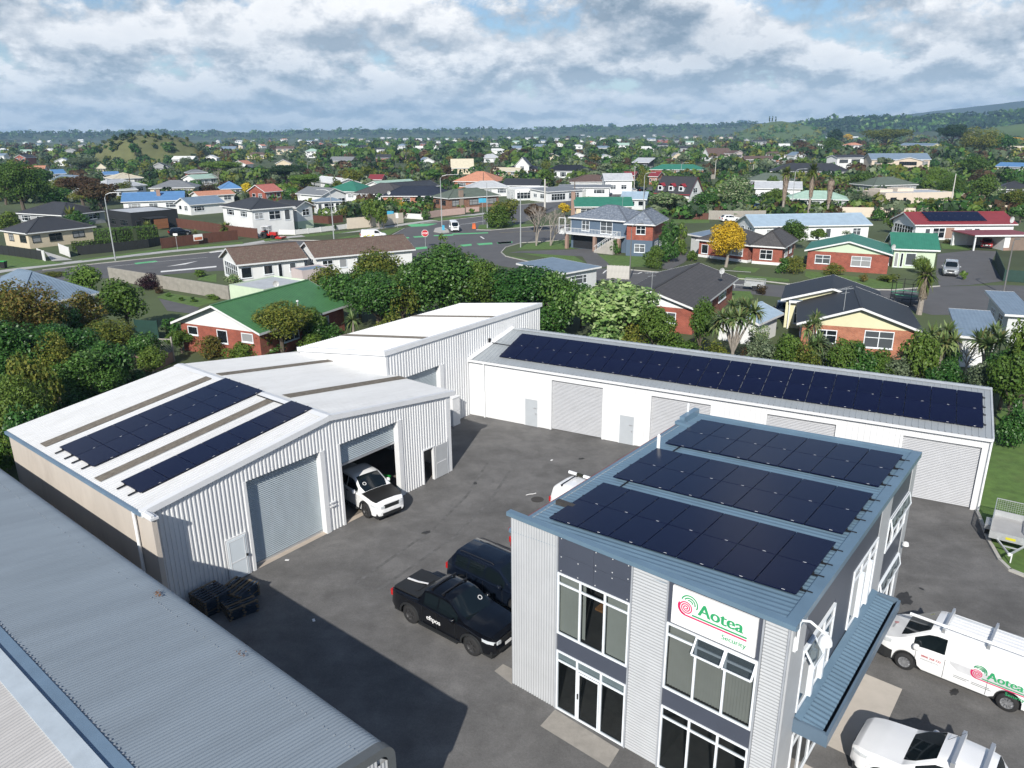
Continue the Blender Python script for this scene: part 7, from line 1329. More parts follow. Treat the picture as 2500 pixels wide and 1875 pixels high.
def palm(label, px, top, skirt=True, blade=1.5, leaf='palm'):
    P = G(*px); h = Zat(px[0], top, P); sd = int(px[0]); T = thing('palm_tree', label, 'palm tree', P); b = MB(); b.tube([(0, 0, 0), (.1, 0, h * .5), (.1, 0, h - blade * .7)], [.3, .22, .2], 8); b.build('trunk', m_barkp, T, True); link('crown', spiky_mesh([(.1, 0, h - blade * .75, 1)], leaf, blade, 120, sd), T)
    if skirt:
        rng = np.random.default_rng(sd); n = 380; z = rng.uniform(h * .38, h - blade * .8, n); a = rng.uniform(0, 6.28, n); q = .25 + .55 * (z / h) ** 2; Pn = np.c_[.1 + np.cos(a) * q, np.sin(a) * q, z]; v, f = quads(Pn, np.c_[np.cos(a) * .12, np.sin(a) * .12, np.full(n, -.5)], np.c_[-np.sin(a) * .13, np.cos(a) * .13, np.zeros(n)]); link('dead_fronds', pymesh('dead_fronds', v, f, LEAF['dead']), T)
    return T
def bare(label, px, top, wpx, m=None, group=None):
    P = G(*px); h = Zat(px[0], top, P); w = wpx / px_m(P) / 2; rg = random.Random(int(px[0] * 3)); T = thing('bare_tree', label, 'tree', P, 0, group); b = MB()
    def grow(p, d, l, r, k):
        q = p + d * l; b.tube([p, q], [r, r * .7], 5 if k > 1 else 3, False)
        if k == 0: return
        for _ in range(3 if k > 1 else 4): grow(q, (d + Vector((rg.gauss(0, .55) * w / h * 1.6, rg.gauss(0, .55) * w / h * 1.6, rg.gauss(.05, .25)))).normalized(), l * rg.uniform(.62, .85), r * .58, k - 1)
    for _ in range(2): grow(Vector((0, 0, 0)), Vector((rg.gauss(0, .25), rg.gauss(0, .2), 1)).normalized(), h * .30, h * .022, 4)
    b.build('branches', m or m_barkp, T); return T
def hedge(label, pts, h, w, leaf, n=900, ls=.22):
    rng = np.random.default_rng(int(pts[0][0])); P = [G(*p) for p in pts]; out = []; N_ = []; tot = sum((b - a).length for a, b in zip(P, P[1:]))
    for a, b in zip(P, P[1:]):
        d = b - a; L = d.length; d.normalize(); nn = Vector((-d.y, d.x, 0)); k = int(n * L / tot); t = rng.uniform(0, L, k); f = rng.integers(0, 3, k); u = rng.uniform(-.5, .5, k); z = rng.uniform(.05, 1, k)
        off = np.where(f == 0, u, np.where(f == 1, -.5, .5)) * w; zz = np.where(f == 0, 1, z) * h; off = off + rng.normal(0, .07, k); zz = zz + rng.normal(0, .07, k)
        out.append(np.c_[a.x + d.x * t + nn.x * off - P[0].x, a.y + d.y * t + nn.y * off - P[0].y, zz]); s = np.where(f == 1, -1, 1) * (f > 0); N_.append(np.c_[nn.x * s, nn.y * s, (f == 0) * 1.0])
    o = np.vstack(out); nn = norm(np.vstack(N_) + rng.normal(size=o.shape) * .5); v, f = leafcloud(o, nn, ls, rng); T = thing('hedge', label, 'hedge', P[0]); link('foliage', pymesh('foliage', v, f, LEAF[leaf]), T)
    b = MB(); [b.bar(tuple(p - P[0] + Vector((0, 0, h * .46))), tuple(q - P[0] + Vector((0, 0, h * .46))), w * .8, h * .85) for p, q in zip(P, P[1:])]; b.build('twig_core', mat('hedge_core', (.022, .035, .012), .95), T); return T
# --- big belt behind the sheds
tree('largest dark glossy tree rising behind the tall white shed', 'dark', (1085, 800), 590, 250); tree('dark broad tree right of the largest glossy tree', 'dark', (1275, 805), 634, 250); tree('dark glossy tree filling in left of the tall shed roof', 'dark', (930, 812), 655, 210); tree('yellowish olive tree against the mossy roofed units', 'olive', (935, 775), 598, 220); tree('dark rounded tree left of the tall shed beside green roof', 'dark', (832, 800), 655, 130); tree('thin olive shrub leaning before the dark glossy trees', 'olive', (985, 815), 672, 105)
tree('dark tree between the pale shrub and the zinc ridge', 'dark', (1365, 830), 655, 140); tree('pale small leaved shrub at the base of the dark trees', 'bright', (1215, 790), 692, 110); tree('very pale green large leaved tree beside the long shed', 'pale', (1500, 862), 672, 270); tree('lower pale green tree in front of the pale large leaved tree', 'pale', (1465, 880), 762, 150, 'bush'); tree('dark backdrop tree beyond the pale large leaved tree', 'mid', (1345, 790), 668, 150)
tree('golden brown tree standing before the green roofed house', 'olive', (690, 868), 724, 185); tree('small yellow green bush under the golden brown tree', 'bright', (760, 860), 800, 90, 'bush'); tree('dark low bush at the white shed back corner', 'dark', (640, 868), 805, 120, 'bush'); tree('thin autumn shrub in front of the red brick gable', 'autumn', (520, 872), 796, 100, 'bush'); tree('bright bush below the brick gable', 'mid', (590, 878), 812, 90, 'bush'); tree('dark bushes right of the golden brown tree', 'dark', (790, 845), 760, 120, 'bush')
cabbage('lone cabbage tree behind the tall shed roof', (865, 838), 758, 1, 0, 1.1)
# --- left thicket
tree('round dark green tree beside the concrete block wall', 'mid', (318, 812), 676, 150); tree('bright green tree behind the blue grey hip roof', 'bright', (215, 742), 644, 112); tree('purple leaved shrub beside the block wall', 'purple', (362, 706), 660, 66, 'bush'); tree('rust tipped olive tree covering the hip roofed house', 'autumn', (75, 905), 672, 250); tree('second rust tipped tree leaning right of the hip roof', 'autumn', (215, 850), 705, 150); tree('golden olive tree nearest the lattice deck', 'olive', (282, 900), 770, 175); tree('dark glossy tree in the heart of the left thicket', 'dark', (180, 960), 775, 215); tree('tall dark tree at the left edge below the olive crown', 'dark', (55, 1010), 775, 220); tree('deep green tree behind the white roof corner', 'dark', (235, 1010), 850, 200); tree('deep green tree against the concrete wall', 'mid', (70, 1140), 900, 190); tree('dark tree at the left margin above the grey roof', 'dark', (-30, 1120), 930, 220); tree('bright bush low at the left margin', 'bright', (10, 1150), 1035, 110, 'bush'); tree('willowy green tree at the white roof ridge end', 'mid', (375, 925), 845, 95, stem='b'); tree('grey green shrub beside the willowy tree', 'grey', (325, 930), 860, 70, 'bush'); tree('shadowed tree left of the deck', 'dark', (150, 880), 730, 150); tree('dark filler tree behind white roof edge', 'dark', (330, 970), 880, 130, 'bush'); tree('dark low filler bush along the roof edge', 'dark', (200, 1040), 930, 130, 'bush'); tree('dense dark bush beyond the left roof corner', 'dark', (120, 1060), 905, 150, 'bush')
tree('olive weeping tree in the left thicket front', 'olive', (110, 1075), 840, 140); tree('left edge yellowing tree above the others', 'olive', (-20, 960), 700, 190)
for q, t, w, l, k in ((zE(1405, 265), 725, 24, 'left ball shrub on the lawn by the block wall', 'mid'), (zE(1495, 275), 722, 26, 'right ball shrub on the lawn by the block wall', 'mid'), (zE(1300, 235), 712, 18, 'small bush at the block wall base', 'bright'), (zE(1230, 210), 694, 30, 'brownish bush at the block wall corner', 'russet'), (zE(1640, 255), 715, 40, 'flower bed bush at the wall end', 'bright')): tree(l, k, q, t, w, 'bush')
tree('clipped dark round shrub before the glazed gable', 'mid', zA(1550, 1345), 650, 38, 'bush'); tree('white flowering shrub at the mossy unit corner', 'flower', zA(1820, 1420), 662, 62, 'bush'); tree('low olive bush along the road left of the purple shrub', 'olive', zA(370, 1345), 660, 95, 'bush'); tree('brownish low hedge bush at the road edge', 'russet', zA(930, 1355), 666, 36, 'bush'); tree('low shrub by the road edge', 'mid', zA(1280, 1355), 668, 30, 'bush')
tree('shrubs under the dark tree beside the drive', 'dark', zE(1330, 520), 770, 60, 'bush'); tree('small dark conifer tip poking above the glossy trees', 'mid', (1083, 640), 568, 40, 'column')
for x, b_, t, w, lf, sh, l in ((1010, 800, 640, 170, 'dark', 'round', 'dark tree behind the middle of the tall shed roof'), (1180, 800, 628, 170, 'mid', 'round', 'fresh green tree between the two largest dark trees'), (880, 790, 650, 140, 'mid', 'round', 'mid green tree left of the tall shed roof'), (1340, 835, 700, 150, 'dark', 'bush', 'dark bush behind the tall shed far corner'), (800, 760, 640, 110, 'olive', 'round', 'olive tree at the end of the mossy units'), (1120, 745, 612, 150, 'olive', 'round', 'olive tree rising behind the largest glossy tree'), (1420, 800, 690, 120, 'dark', 'round', 'dark tree behind the pale large leaved tree'), (760, 840, 740, 110, 'mid', 'round', 'green tree at the green roof far end'), (1580, 850, 760, 100, 'dark', 'round', 'dark tree beside the brick gable and pale tree'), (1060, 850, 735, 140, 'dark', 'bush', 'dark bush just above the white monopitch roof'), (960, 850, 745, 120, 'olive', 'bush', 'olive bush just above the white monopitch roof')): tree(l, lf, (x, b_), t, w, sh)
for x, b_, t, w, lf, l in ((290, 985, 815, 150, 'dark', 'dark tree closing the gap beside the deck'), (20, 880, 690, 160, 'mid', 'leafy tree at the left margin behind the rust crowns'), (150, 1000, 800, 170, 'olive', 'olive crown over the dark left thicket'), (95, 1180, 960, 130, 'dark', 'shadowed bush against the concrete wall'), (360, 905, 800, 100, 'dark', 'dark bush between deck and white ridge'), (445, 862, 800, 80, 'mid', 'green bush by the brick house corner')): tree(l, lf, (x, b_), t, w)
# --- belt behind the long shed
belt = [(1545, 880, 770, 120, 'olive', 'bush'), (1600, 885, 745, 120, 'mid', 'round'), (1655, 890, 790, 120, 'mid', 'bush'), (1705, 880, 715, 90, 'mid', 'round'), (1735, 905, 812, 110, 'olive', 'bush'), (1860, 915, 790, 120, 'grey', 'bush'), (1915, 925, 800, 110, 'mid', 'bush'), (1955, 935, 815, 110, 'olive', 'bush'), (2000, 920, 790, 110, 'grey', 'bush'), (2050, 945, 812, 120, 'mid', 'bush'), (2100, 950, 800, 120, 'dark', 'bush'), (2140, 955, 840, 110, 'mid', 'bush'), (2190, 965, 850, 110, 'grey', 'bush'), (2235, 965, 800, 120, 'mid', 'round'), (2290, 985, 870, 120, 'dark', 'bush'), (2340, 990, 900, 100, 'bright', 'bush'), (2395, 1010, 870, 130, 'grey', 'round'), (2455, 1040, 850, 150, 'mid', 'round'), (2490, 1010, 760, 150, 'mid', 'round'), (2440, 1000, 830, 140, 'dark', 'round'), (2470, 1090, 940, 110, 'dark', 'bush'), (1820, 905, 840, 90, 'russet', 'bush'), (2080, 905, 800, 70, 'mid', 'bush'), (1850, 870, 775, 70, 'flower', 'bush'), (2250, 940, 830, 90, 'dark', 'bush'), (2300, 925, 800, 90, 'dark', 'bush')]
desc = ['olive', 'fresh green', 'leafy', 'small', 'yellowing', 'silvery', 'mid green', 'sparse olive', 'grey leaved', 'thick', 'dark', 'spreading', 'silver grey', 'tall', 'shadowed', 'lime green', 'pale grey', 'large', 'tallest right edge', 'dusky', 'dark corner', 'reddish brown', 'thin', 'white speckled', 'shady', 'dim']
for i, (x, b_, t, w, lf, sh) in enumerate(belt): tree(f'{desc[i]} {"tree" if sh == "round" else "bush"} in the belt behind the long solar roof', lf, (x, b_), t, w, sh, group='belt of bushes behind the long shed')
cabbage('many headed cabbage tree left of the pale blue shed', (1785, 905), 722, 8, 1.7, 1.05); cabbage('tall thin cabbage tree before the orange brick gable', (1972, 915), 752, 3, .5, 1.0); cabbage('cabbage tree head low beside the tall thin one', (1978, 925), 812, 2, .5, 1.0); cabbage('bushy cabbage tree right of the orange brick gable', (2285, 930), 782, 6, 1.2, 1.1); cabbage('cabbage tree by the grey blue garage roof', (2395, 950), 785, 5, 1.0, 1.1)
bare('dead grey leaning tree at the right end of the belt', (2352, 925), 815, 120)
# --- streets and gardens
tree('brilliant golden yellow tree in front of the dark tiled house', 'gold', (1772, 652), 536, 118, 'round', stem='b', lod=0); tree('large pale flowering tree with rounded crown above the timber fence', 'flower', (1788, 518), 424, 112); tree('lower spreading pale flowering tree beside the large one', 'flower', (1628, 528), 462, 112, 'wide'); tree('dark tree between the two pale flowering trees', 'dark', (1716, 525), 462, 84); tree('tall dark conifer hedge right of the balcony house', 'dark', (1632, 640), 528, 76, 'column'); tree('second dark shrub column by the balcony house', 'mid', (1660, 618), 530, 48, 'column'); tree('mid green shrub before the balcony house wing', 'mid', (1598, 655), 592, 66, 'bush'); tree('dark bush at the balcony house stair', 'dark', zC(945, 1170), 578, 34, 'bush'); tree('dark bush under the balcony', 'dark', zC(855, 1160), 585, 26, 'bush'); tree('green bush at the grey driveway side', 'mid', zC(1545, 1225), 600, 34, 'bush'); tree('mixed dark shrub right of the golden house drive', 'mid', zC(1460, 1180), 580, 34, 'bush')
tree('broad shrub tree with reddish tips at the junction', 'olive', (1232, 552), 466, 112, 'bush'); tree('dark shrub mass left of the reddish tipped tree', 'mid', (1215, 556), 480, 80, 'bush'); bare('left bare pale barked tree on the corner lawn', zC(345, 1105), 495, 100, None, 'bare trees on the corner lawn'); bare('right bare tree with mossy trunk on the corner lawn', zC(455, 1105), 500, 80, None, 'bare trees on the corner lawn'); tree('yellowing small tree behind the bare trees', 'gold', zC(560, 885), 492, 44, 'round'); tree('twiggy brown tree behind the bare trees', 'russet', zC(330, 1000), 492, 70, 'wide')
tree('left street tree before the cream wall', 'mid', zB(965, 968), 482, 52, stem='b'); tree('right street tree before the cream wall', 'mid', zB(1030, 975), 480, 50, stem='b'); tree('thin young street tree beside the cream wall', 'olive', zB(1065, 975), 505, 28); tree('bright golden ball shrub before the navy roofed house', 'gold', zB(1215, 850), 490, 28, 'ball', lod=1); tree('dark ball shrub left of the golden ball', 'mid', zB(1150, 850), 487, 36, 'ball', lod=1); tree('grey green small tree on the villa lawn', 'olive', zB(770, 900), 502, 30); tree('leafy shrub at the brown brick house', 'bright', zB(1650, 820), 484, 28, 'bush'); tree('weeping pale shrub by the pink wall', 'bright', zB(1745, 860), 504, 20, 'bush')
for i, x in enumerate((262, 310, 425, 525, 608, 690)): tree(f'small dark ball shrub number {("one", "two", "three", "four", "five", "six")[i]} along the white wall', 'conifer', zB(x, 1012 - i * 5), 562 - i * 3, (12, 12, 13, 9, 9, 9)[i], 'ball', 'ball shrubs along the white wall', lod=2)
hedge('bright clipped hedge before the black box house', [zA(735, 1095), zA(900, 1085), zA(1040, 1070)], 2.6, 1.6, 'bright', 1500); hedge('taller clipped hedge beside the black box house', [zA(1050, 1085), zA(1215, 1065)], 2.8, 1.6, 'bright', 1000); hedge('low hedge on top of the black boarded fence', [zA(560, 1150), zA(700, 1140), zA(860, 1120)], 1.6, 1.0, 'mid', 900)
palm('fan palm in front of the black box house', zA(1150, 1060), 540, False, 1.6); palm('young palm behind the brown front fence', zA(1745, 1020), 540, False, 1.8); palm('small yellow palm by the brown fence', zA(1505, 1030), 562, False, 1.0); palm('left tall palm with shaggy brown skirt', (1908, 535), 406, True, 1.9); palm('right tall palm with shaggy brown skirt', (1972, 530), 397, True, 2.2); palm('dead palm trunk with hanging fronds', (2018, 530), 436, True, .7, 'dead'); palm('palm with ragged crown beside the black roofed house', (2243, 768), 642, True, 1.6); palm('banana like palm behind the cream house', zA(560, 960), 508, False, 3.0); palm('feathery palm by the black roofed white house', zB(2140, 600), 415, False, 3.0)
tree('huge pale green poplar at the left edge', 'mid', (62, 525), 388, 150, lod=0)
for x, b_, t, w, lf, sh, l in ((255, 540, 432, 110, 'russet', 'wide', 'large russet tree beside the box house lamp'), (165, 495, 425, 90, 'olive', 'round', 'olive tree between poplar and russet trees'), (120, 500, 440, 80, 'mid', 'round', 'green tree right of the poplar'), (300, 480, 432, 70, 'olive', 'bush', 'olive bush left of the pale grey roofs'), (20, 560, 500, 80, 'mid', 'bush', 'bush behind the cream house at the edge'), (175, 545, 490, 90, 'bright', 'bush', 'lush bush behind the dark hip roof'), (100, 470, 405, 90, 'dark', 'round', 'dark tree behind the poplar crown'), (1335, 470, 410, 60, 'mid', 'round', 'tree behind the white shop'), (1500, 455, 400, 60, 'dark', 'round', 'dark tree right of the pale gable house')): tree(l, lf, (x, b_), t, w, sh)
tree('big green tree behind the poplar', 'mid', (15, 500), 420, 90); tree('tall brown leaved tree left of the blue roofs', 'russet', (205, 505), 416, 118, 'wide', lod=0); tree('second brown grey tree behind the black box house', 'olive', (235, 520), 455, 120, 'wide', lod=0); tree('dark tree behind the black box house', 'dark', (150, 520), 455, 90); tree('slim dark tree beside the box house lamp', 'conifer', (235, 545), 480, 40, 'column'); tree('dark undergrowth left of the box house', 'dark', (190, 560), 500, 90, 'bush')
tree('round dark tree above the teal hip roof', 'olive', (862, 470), 408, 72, lod=1); tree('bright green spreading tree left of the teal roof', 'bright', (745, 476), 418, 96, 'wide', lod=0); tree('broad lime green tree below the grassy mound', 'bright', (545, 440), 386, 112, 'wide', lod=0); tree('dark layered tree right of the lime tree', 'conifer', (700, 455), 395, 110, 'wide', lod=0); tree('russet dome tree by the blue hip roof', 'russet', (508, 472), 440, 66, 'bush', lod=1); tree('yellow green willowy tree beside coral roof', 'gold', zA(1910, 740), 442, 34); tree('dark bush beside the willowy tree', 'conifer', zA(2000, 745), 440, 34, 'bush'); tree('dark dome shrub above the charcoal roof', 'grey', zA(1830, 765), 470, 50, 'bush'); tree('grey green broad tree above the left houses', 'grey', (205, 425), 376, 76, 'wide', lod=0); tree('grey green dense tree right of the mound', 'grey', (460, 425), 374, 46, lod=1); bare('bare twiggy tree by the pale green roof', zA(1700, 640), 408, 50); tree('brown hedge behind the pale roofs', 'autumn', zA(1240, 640), 430, 60, 'bush'); tree('tall conifer in the central gully', 'conifer', zB(985, 560), 384, 44, 'cone'); tree('slim norfolk pine in front of the mound', 'conifer', zA(1180, 600), 388, 20, 'cone'); bare('left pale bare tree in the gully', zB(1090, 500), 378, 44); bare('right pale bare tree in the gully', zB(1245, 470), 364, 48)
tree('conifer column before the pavilion', 'olive', zC(1160, 670), 398, 36, 'column', lod=1); tree('grey blossom tree left of the pavilion', 'flower', zC(968, 520), 374, 40); tree('grey willow tree behind the teal roofed house', 'grey', zC(1470, 500), 370, 42); tree('lime tree beside the grey willow', 'bright', zC(1560, 480), 370, 36); tree('dark round shrub left of the beige house', 'mid', zD(940, 690), 416, 76); tree('grey green shrub by the stucco house', 'grey', zD(930, 830), 452, 76, 'bush'); tree('yucca like shrub at the stucco wall', 'olive', zD(1398, 835), 485, 30, 'bush'); tree('round shrub in front of the stucco house', 'mid', zD(1700, 870), 500, 44, 'bush'); tree('small round street tree by the red roof', 'mid', zD(1185, 1010), 524, 60); tree('dark bushy tree before the sky blue roof', 'mid', zD(440, 1130), 536, 96); tree('rounded shrub before the sky blue roofed house', 'mid', zD(815, 1050), 553, 68, 'bush'); tree('bushy dark shrub between brick houses', 'mid', zD(620, 1090), 552, 52); tree('dense mixed shrub left of the teal gable house', 'olive', zD(430, 1320), 608, 70, 'bush'); tree('dark shrub below the mixed shrub', 'dark', zD(350, 1320), 622, 46, 'bush'); tree('clipped round tree at the teal porch', 'mid', zD(1402, 1320), 620, 50, 'ball', lod=1); tree('loose shrub before the brick wall', 'olive', zD(725, 1330), 636, 70, 'bush'); tree('low yellowing shrub by the low wall', 'autumn', zD(970, 1385), 660, 30, 'bush'); tree('orange tinted shrub below the brick wall', 'olive', zD(1160, 1385), 656, 60, 'bush'); tree('small palm like shrub at drive edge', 'bright', zD(1740, 1370), 652, 24, 'bush'); tree('reddish flower bed before the red roofed house', 'autumn', zD(1640, 1090), 580, 44, 'bush'); tree('dark shrub near the street trailer', 'russet', zC(2080, 1480), 688, 36, 'bush'); tree('green shrubs by the grey fence of palms', 'bright', zD(620, 870), 490, 110, 'bush', lod=1); tree('leafy mass left of the palms', 'mid', zD(280, 830), 458, 66, 'round', lod=1); tree('shrub left of the palms by the fence', 'mid', zD(450, 840), 482, 44, 'bush')
tree('wide pine in the upper right trees', 'conifer', (2320, 375), 296, 90, 'wide', lod=0); tree('mixed brown tree beneath the wide pine', 'olive', (2380, 395), 305, 110, 'round', lod=0); tree('dark tree right of the wide pine', 'dark', (2440, 390), 320, 80); tree('big olive tree left of the cream hill house', 'olive', (2160, 372), 306, 130, 'wide', lod=0); tree('dark conifer among upper right trees', 'conifer', (2035, 360), 313, 50); tree('golden tree above the white modern house', 'gold', (2068, 350), 325, 36); tree('green tree left of the golden one', 'mid', (2030, 388), 335, 70); tree('copper brown tree near the upper conifers', 'russet', (1950, 375), 337, 44); tree('second golden tree at the right edge', 'gold', (2480, 352), 333, 50); tree('deep green tree at the right edge skyline', 'dark', (2490, 345), 305, 56); tree('large tree below the right edge house', 'mid', (2370, 440), 372, 76); tree('bank of green shrubs right of the beige house', 'bright', (2290, 460), 392, 90, 'bush', lod=0); tree('green bank under the beige house', 'mid', (2320, 490), 420, 110, 'bush', lod=0); tree('reddish bush right of the bank', 'russet', (2390, 450), 405, 70, 'bush'); tree('pale shrubs beside the stucco house', 'flower', (2420, 500), 440, 66, 'bush'); tree('dark trees at the right edge mid', 'olive', (2470, 520), 455, 80); tree('green trees behind the stucco block', 'mid', (2390, 500), 425, 90); tree('dark tree at the right margin behind red roof', 'dark', (2490, 545), 490, 60)
# ================================================================== FAR LAND
m_forest = mat('far_forest', (.040, .060, .026), .95, var=.5, scale=.02, dirt=.6, dscale=.008, dcol=(.075, .095, .04)); m_pasture = mat('pasture', (.075, .120, .035), .95, var=.25, scale=.01); m_dry = mat('dry_grass', (.105, .112, .042), .95, var=.35, scale=.06, dirt=.9, dscale=.035, dcol=(.06, .075, .028)); m_mount = mat('mountain_forest', (.035, .055, .035), .95, var=.2, scale=.004)
RIDGES = []
def ridge(name, pts, dist, m, front=.72, rough=1.0, seed=0):
    rg = random.Random(seed); rows = [[], [], [], []]
    for (xa, ya), (xb, yb) in zip(pts, pts[1:]):
        n = max(1, int((xb - xa) / 12))
        for i in range(n):
            t = i / n; x = xa + (xb - xa) * t; y = ya + (yb - ya) * t + (2.2 if dist == 2900 else 0); d = ray(x, y); k = dist / math.hypot(d[0], d[1]); z = CAMH + d[2] * k + rg.uniform(-1, 1) * rough
            X, Y = d[0] * k, d[1] * k
            rows[0].append((X * front, Y * front, -1)); f1 = front + (1 - front) * .6; rows[1].append((X * f1, Y * f1, z * .62)); rows[2].append((X, Y, z)); rows[3].append((X * 1.15, Y * 1.15, -1))
    RIDGES.append((rows, m)); b = MB(); b.grid(rows); return tag(b.build(name, m, None, True, 180), kind='structure')
ridge('mountain', [(1560, 312), (1700, 307), (1952, 297), (2060, 288), (2132, 285), (2200, 281), (2275, 272), (2400, 258), (2500, 246), (2700, 222), (3100, 190)], 4300, m_mount, .75, .6, 1)
ridge('hills', [(-500, 324), (-200, 323), (0, 322), (150, 323), (250, 321), (330, 316), (370, 318), (480, 321), (530, 317), (560, 322), (640, 321), (740, 317), (830, 315), (900, 313), (960, 315), (1010, 314), (1100, 316), (1200, 311), (1260, 316), (1340, 311), (1400, 306), (1440, 304), (1480, 308), (1600, 305), (1700, 301), (1760, 303), (1800, 299), (1900, 300), (2100, 300), (2400, 296), (2800, 290)], 2900, m_forest, .93, 2.0, 2)
ridge('hills', [(1900, 312), (1983, 304), (2037, 296), (2132, 290), (2211, 291), (2300, 289), (2433, 285), (2500, 274), (2800, 262)], 2100, m_forest, .84, 3.0, 3)
ridge('hills', [(1800, 322), (1847, 306), (1880, 298), (1910, 296), (1936, 301), (1983, 310), (2020, 322)], 1600, m_pasture, .9, .3, 4)
ridge('hills', [(2380, 318), (2440, 309), (2500, 302), (2700, 290), (2900, 285)], 1350, m_pasture, .9, .3, 5)
# grassy mound
Pm = G(370, 398); dm_ = math.hypot(Pm.x, Pm.y); u = Vector((Pm.x, Pm.y, 0)).normalized(); rx = 136 * dm_ / FPX; cen = Pm + u * rx * .55; top = Zat(370, 331, cen); b = MB(); rows = []; rg = random.Random(4)
for q in (0, .25, .5, .68, .82, .92, 1.0, 1.08):
    z = top * (1 - min(1, q) ** 3.2) * (1 if q < 1 else 0); rows.append([(cen.x + rx * q * math.cos(a) * (1 + .05 * math.sin(3 * a)), cen.y + rx * .75 * q * math.sin(a), z + rg.uniform(-.5, .5) if q < 1 else -.3) for a in [6.283 * k / 40 for k in range(40)]])
b.grid(rows, True); tag(b.build('hill', m_dry, None, True, 180), kind='structure')
def mound_z(x, y): q = math.hypot((x - cen.x) / rx, (y - cen.y) / (rx * .75)); return top * (1 - q ** 3.2) if q < 1 else None
for i in range(90):
    a, q = random.uniform(pi * .95, 2.05 * pi), random.uniform(.35, 1.05) if i > 12 else random.uniform(.05, .5); x, y = cen.x + rx * q * math.cos(a), cen.y + rx * .75 * q * math.sin(a); z = mound_z(x, y) or 0
    s = random.uniform(2.2, 4.6) * (1.9 if q > .8 else 1); tree('dark scrub bush on the slope of the grassy mound', random.choice(('grey', 'dark', 'olive', 'conifer')), None, None, None, 'bush', 'scrub on the mound', dz=z - .3, P=Vector((x, y, 0)), hw=(s, s * 1.3), name='shrub', cat='shrub')
# ---------- far houses, one by one
def proj(P): v = np.array((P[0], P[1], P[2] - CAMH)); w = v @ FW; return 1250 + FPX * (v @ RT) / w, 937.5 + FPX * (v @ DN) / w
BOX = []
def hbox(T, L, D, H):
    f = Frame(T.location, math.degrees(T.rotation_euler.z)); q = [proj(f.W(x, y, z)) for x in (0, L) for y in (0, D) for z in (0, H)]; return (min(a for a, b in q), min(b for a, b in q), max(a for a, b in q), max(b for a, b in q), T.location.length)
for T, L, D in HOUSES: BOX.append(hbox(T, L, D, T['dims'][2] + T['dims'][3]))
NAMED = [(T['label'], ((b[0] + b[2]) / 2, (b[1] + b[3]) / 2)) for (T, L, D), b in zip(HOUSES, BOX) if len(T['label'].split()) <= 8]; USED = set()
def near_label(prefix, x, y):
    for q, (l, (cx, cy)) in enumerate(sorted(NAMED, key=lambda n: math.hypot((n[1][0] - x) * .6, n[1][1] - y))[:60]):
        dx, dy = x - cx, y - cy; rel = ('left of' if dx < 0 else 'right of') if abs(dx) > abs(dy) * 1.3 else ('beyond' if dy < 0 else 'in front of'); t = f'{prefix} {rel} the {l}'
        if t not in USED and len(t.split()) <= 16: USED.add(t); return t
    return f'{prefix} in the crowded suburb'
def inpoly(x, y, P):
    c = False
    for (xa, ya), (xb, yb) in zip(P, P[1:] + P[:1]):
        if (ya > y) != (yb > y) and x < (xb - xa) * (y - ya) / (yb - ya) + xa: c = not c
    return c
rg = random.Random(21); n = 0; fars = [('white', 'charcoal', 'dark'), ('white', 'grey', 'grey'), ('cream', 'grey', 'grey'), ('white', 'pale', 'pale'), ('pale', 'bluegrey', 'blue grey'), ('white', 'salmon', 'salmon'), ('cream', 'brown', 'brown'), ('white', 'white', 'white'), ('grey', 'charcoal', 'dark'), ('white', 'palegreen', 'pale green'), ('white', 'bluegrey', 'blue grey'), ('brick', 'charcoal', 'dark'), ('white', 'white', 'white')]
zones = [(60, 700, 345, 432, 50), (480, 1100, 338, 415, 62), (1180, 1700, 330, 372, 50), (1200, 1800, 372, 425, 34), (1700, 2100, 338, 400, 34), (0, 120, 370, 400, 10), (820, 1180, 332, 352, 16), (2100, 2500, 318, 335, 6)]
for xa, xb, ya, yb, cnt in zones:
    k = tr_ = 0
    while k < cnt and tr_ < cnt * 12:
        tr_ += 1; x, y = rg.uniform(xa, xb), rg.uniform(ya, yb)
        if 225 < x < 500 and y < 388: continue
        P = G(x, y); s = px_m(P); w = 15 * s; h = 4.2 * s
        if any(a - 4 < x + w / 2 and x - w / 2 < c + 4 and b - 3 < y and y - h < d + 3 for a, b, c, d, _ in BOX): continue
        wl, rf, cn = rg.choice(fars); two = rg.random() < .25; L = rg.uniform(11, 18); D = rg.uniform(7, 10); ro = rg.choice(('hip', 'gx', 'gx', 'gy')); he = 5 if two else 2.8; ang = rg.uniform(-.5, .5)
        T = house_at(near_label(f'{"two storey " if two else ""}{cn} roofed {wl} house', x, y), (P.x - L / 2, P.y, 0), ang, L if ro != 'gy' else 9, D, he, ro, rg.uniform(1.6, 2.4), wl, rf, fw=UP + ((.2, .5, .8, 2.1),) if two else ((.08, .3, .9, 2.1), (.6, .85, .9, 2.1)), lw=(), rw=(), group=f'distant houses with {cn} roofs and {wl} walls'); BOX.append(hbox(T, L, D, he + 2)); k += 1
# white warehouse on the right skyline
wh = thing('warehouse', 'plain white block building on the right skyline behind trees', 'warehouse', G(2405, 345) - Vector((20, 0, 0)), .1); b = MB(); b.box(0, 26, 0, 14, 0, Zat(2405, 321, G(2405, 345))); b.build('wall', wallm('white'), wh); b = MB(); b.box(-.3, 26.3, -.3, 14.3, Zat(2405, 321, G(2405, 345)) + .01, Zat(2405, 321, G(2405, 345)) + .4); b.build('roof', m_trim, wh)
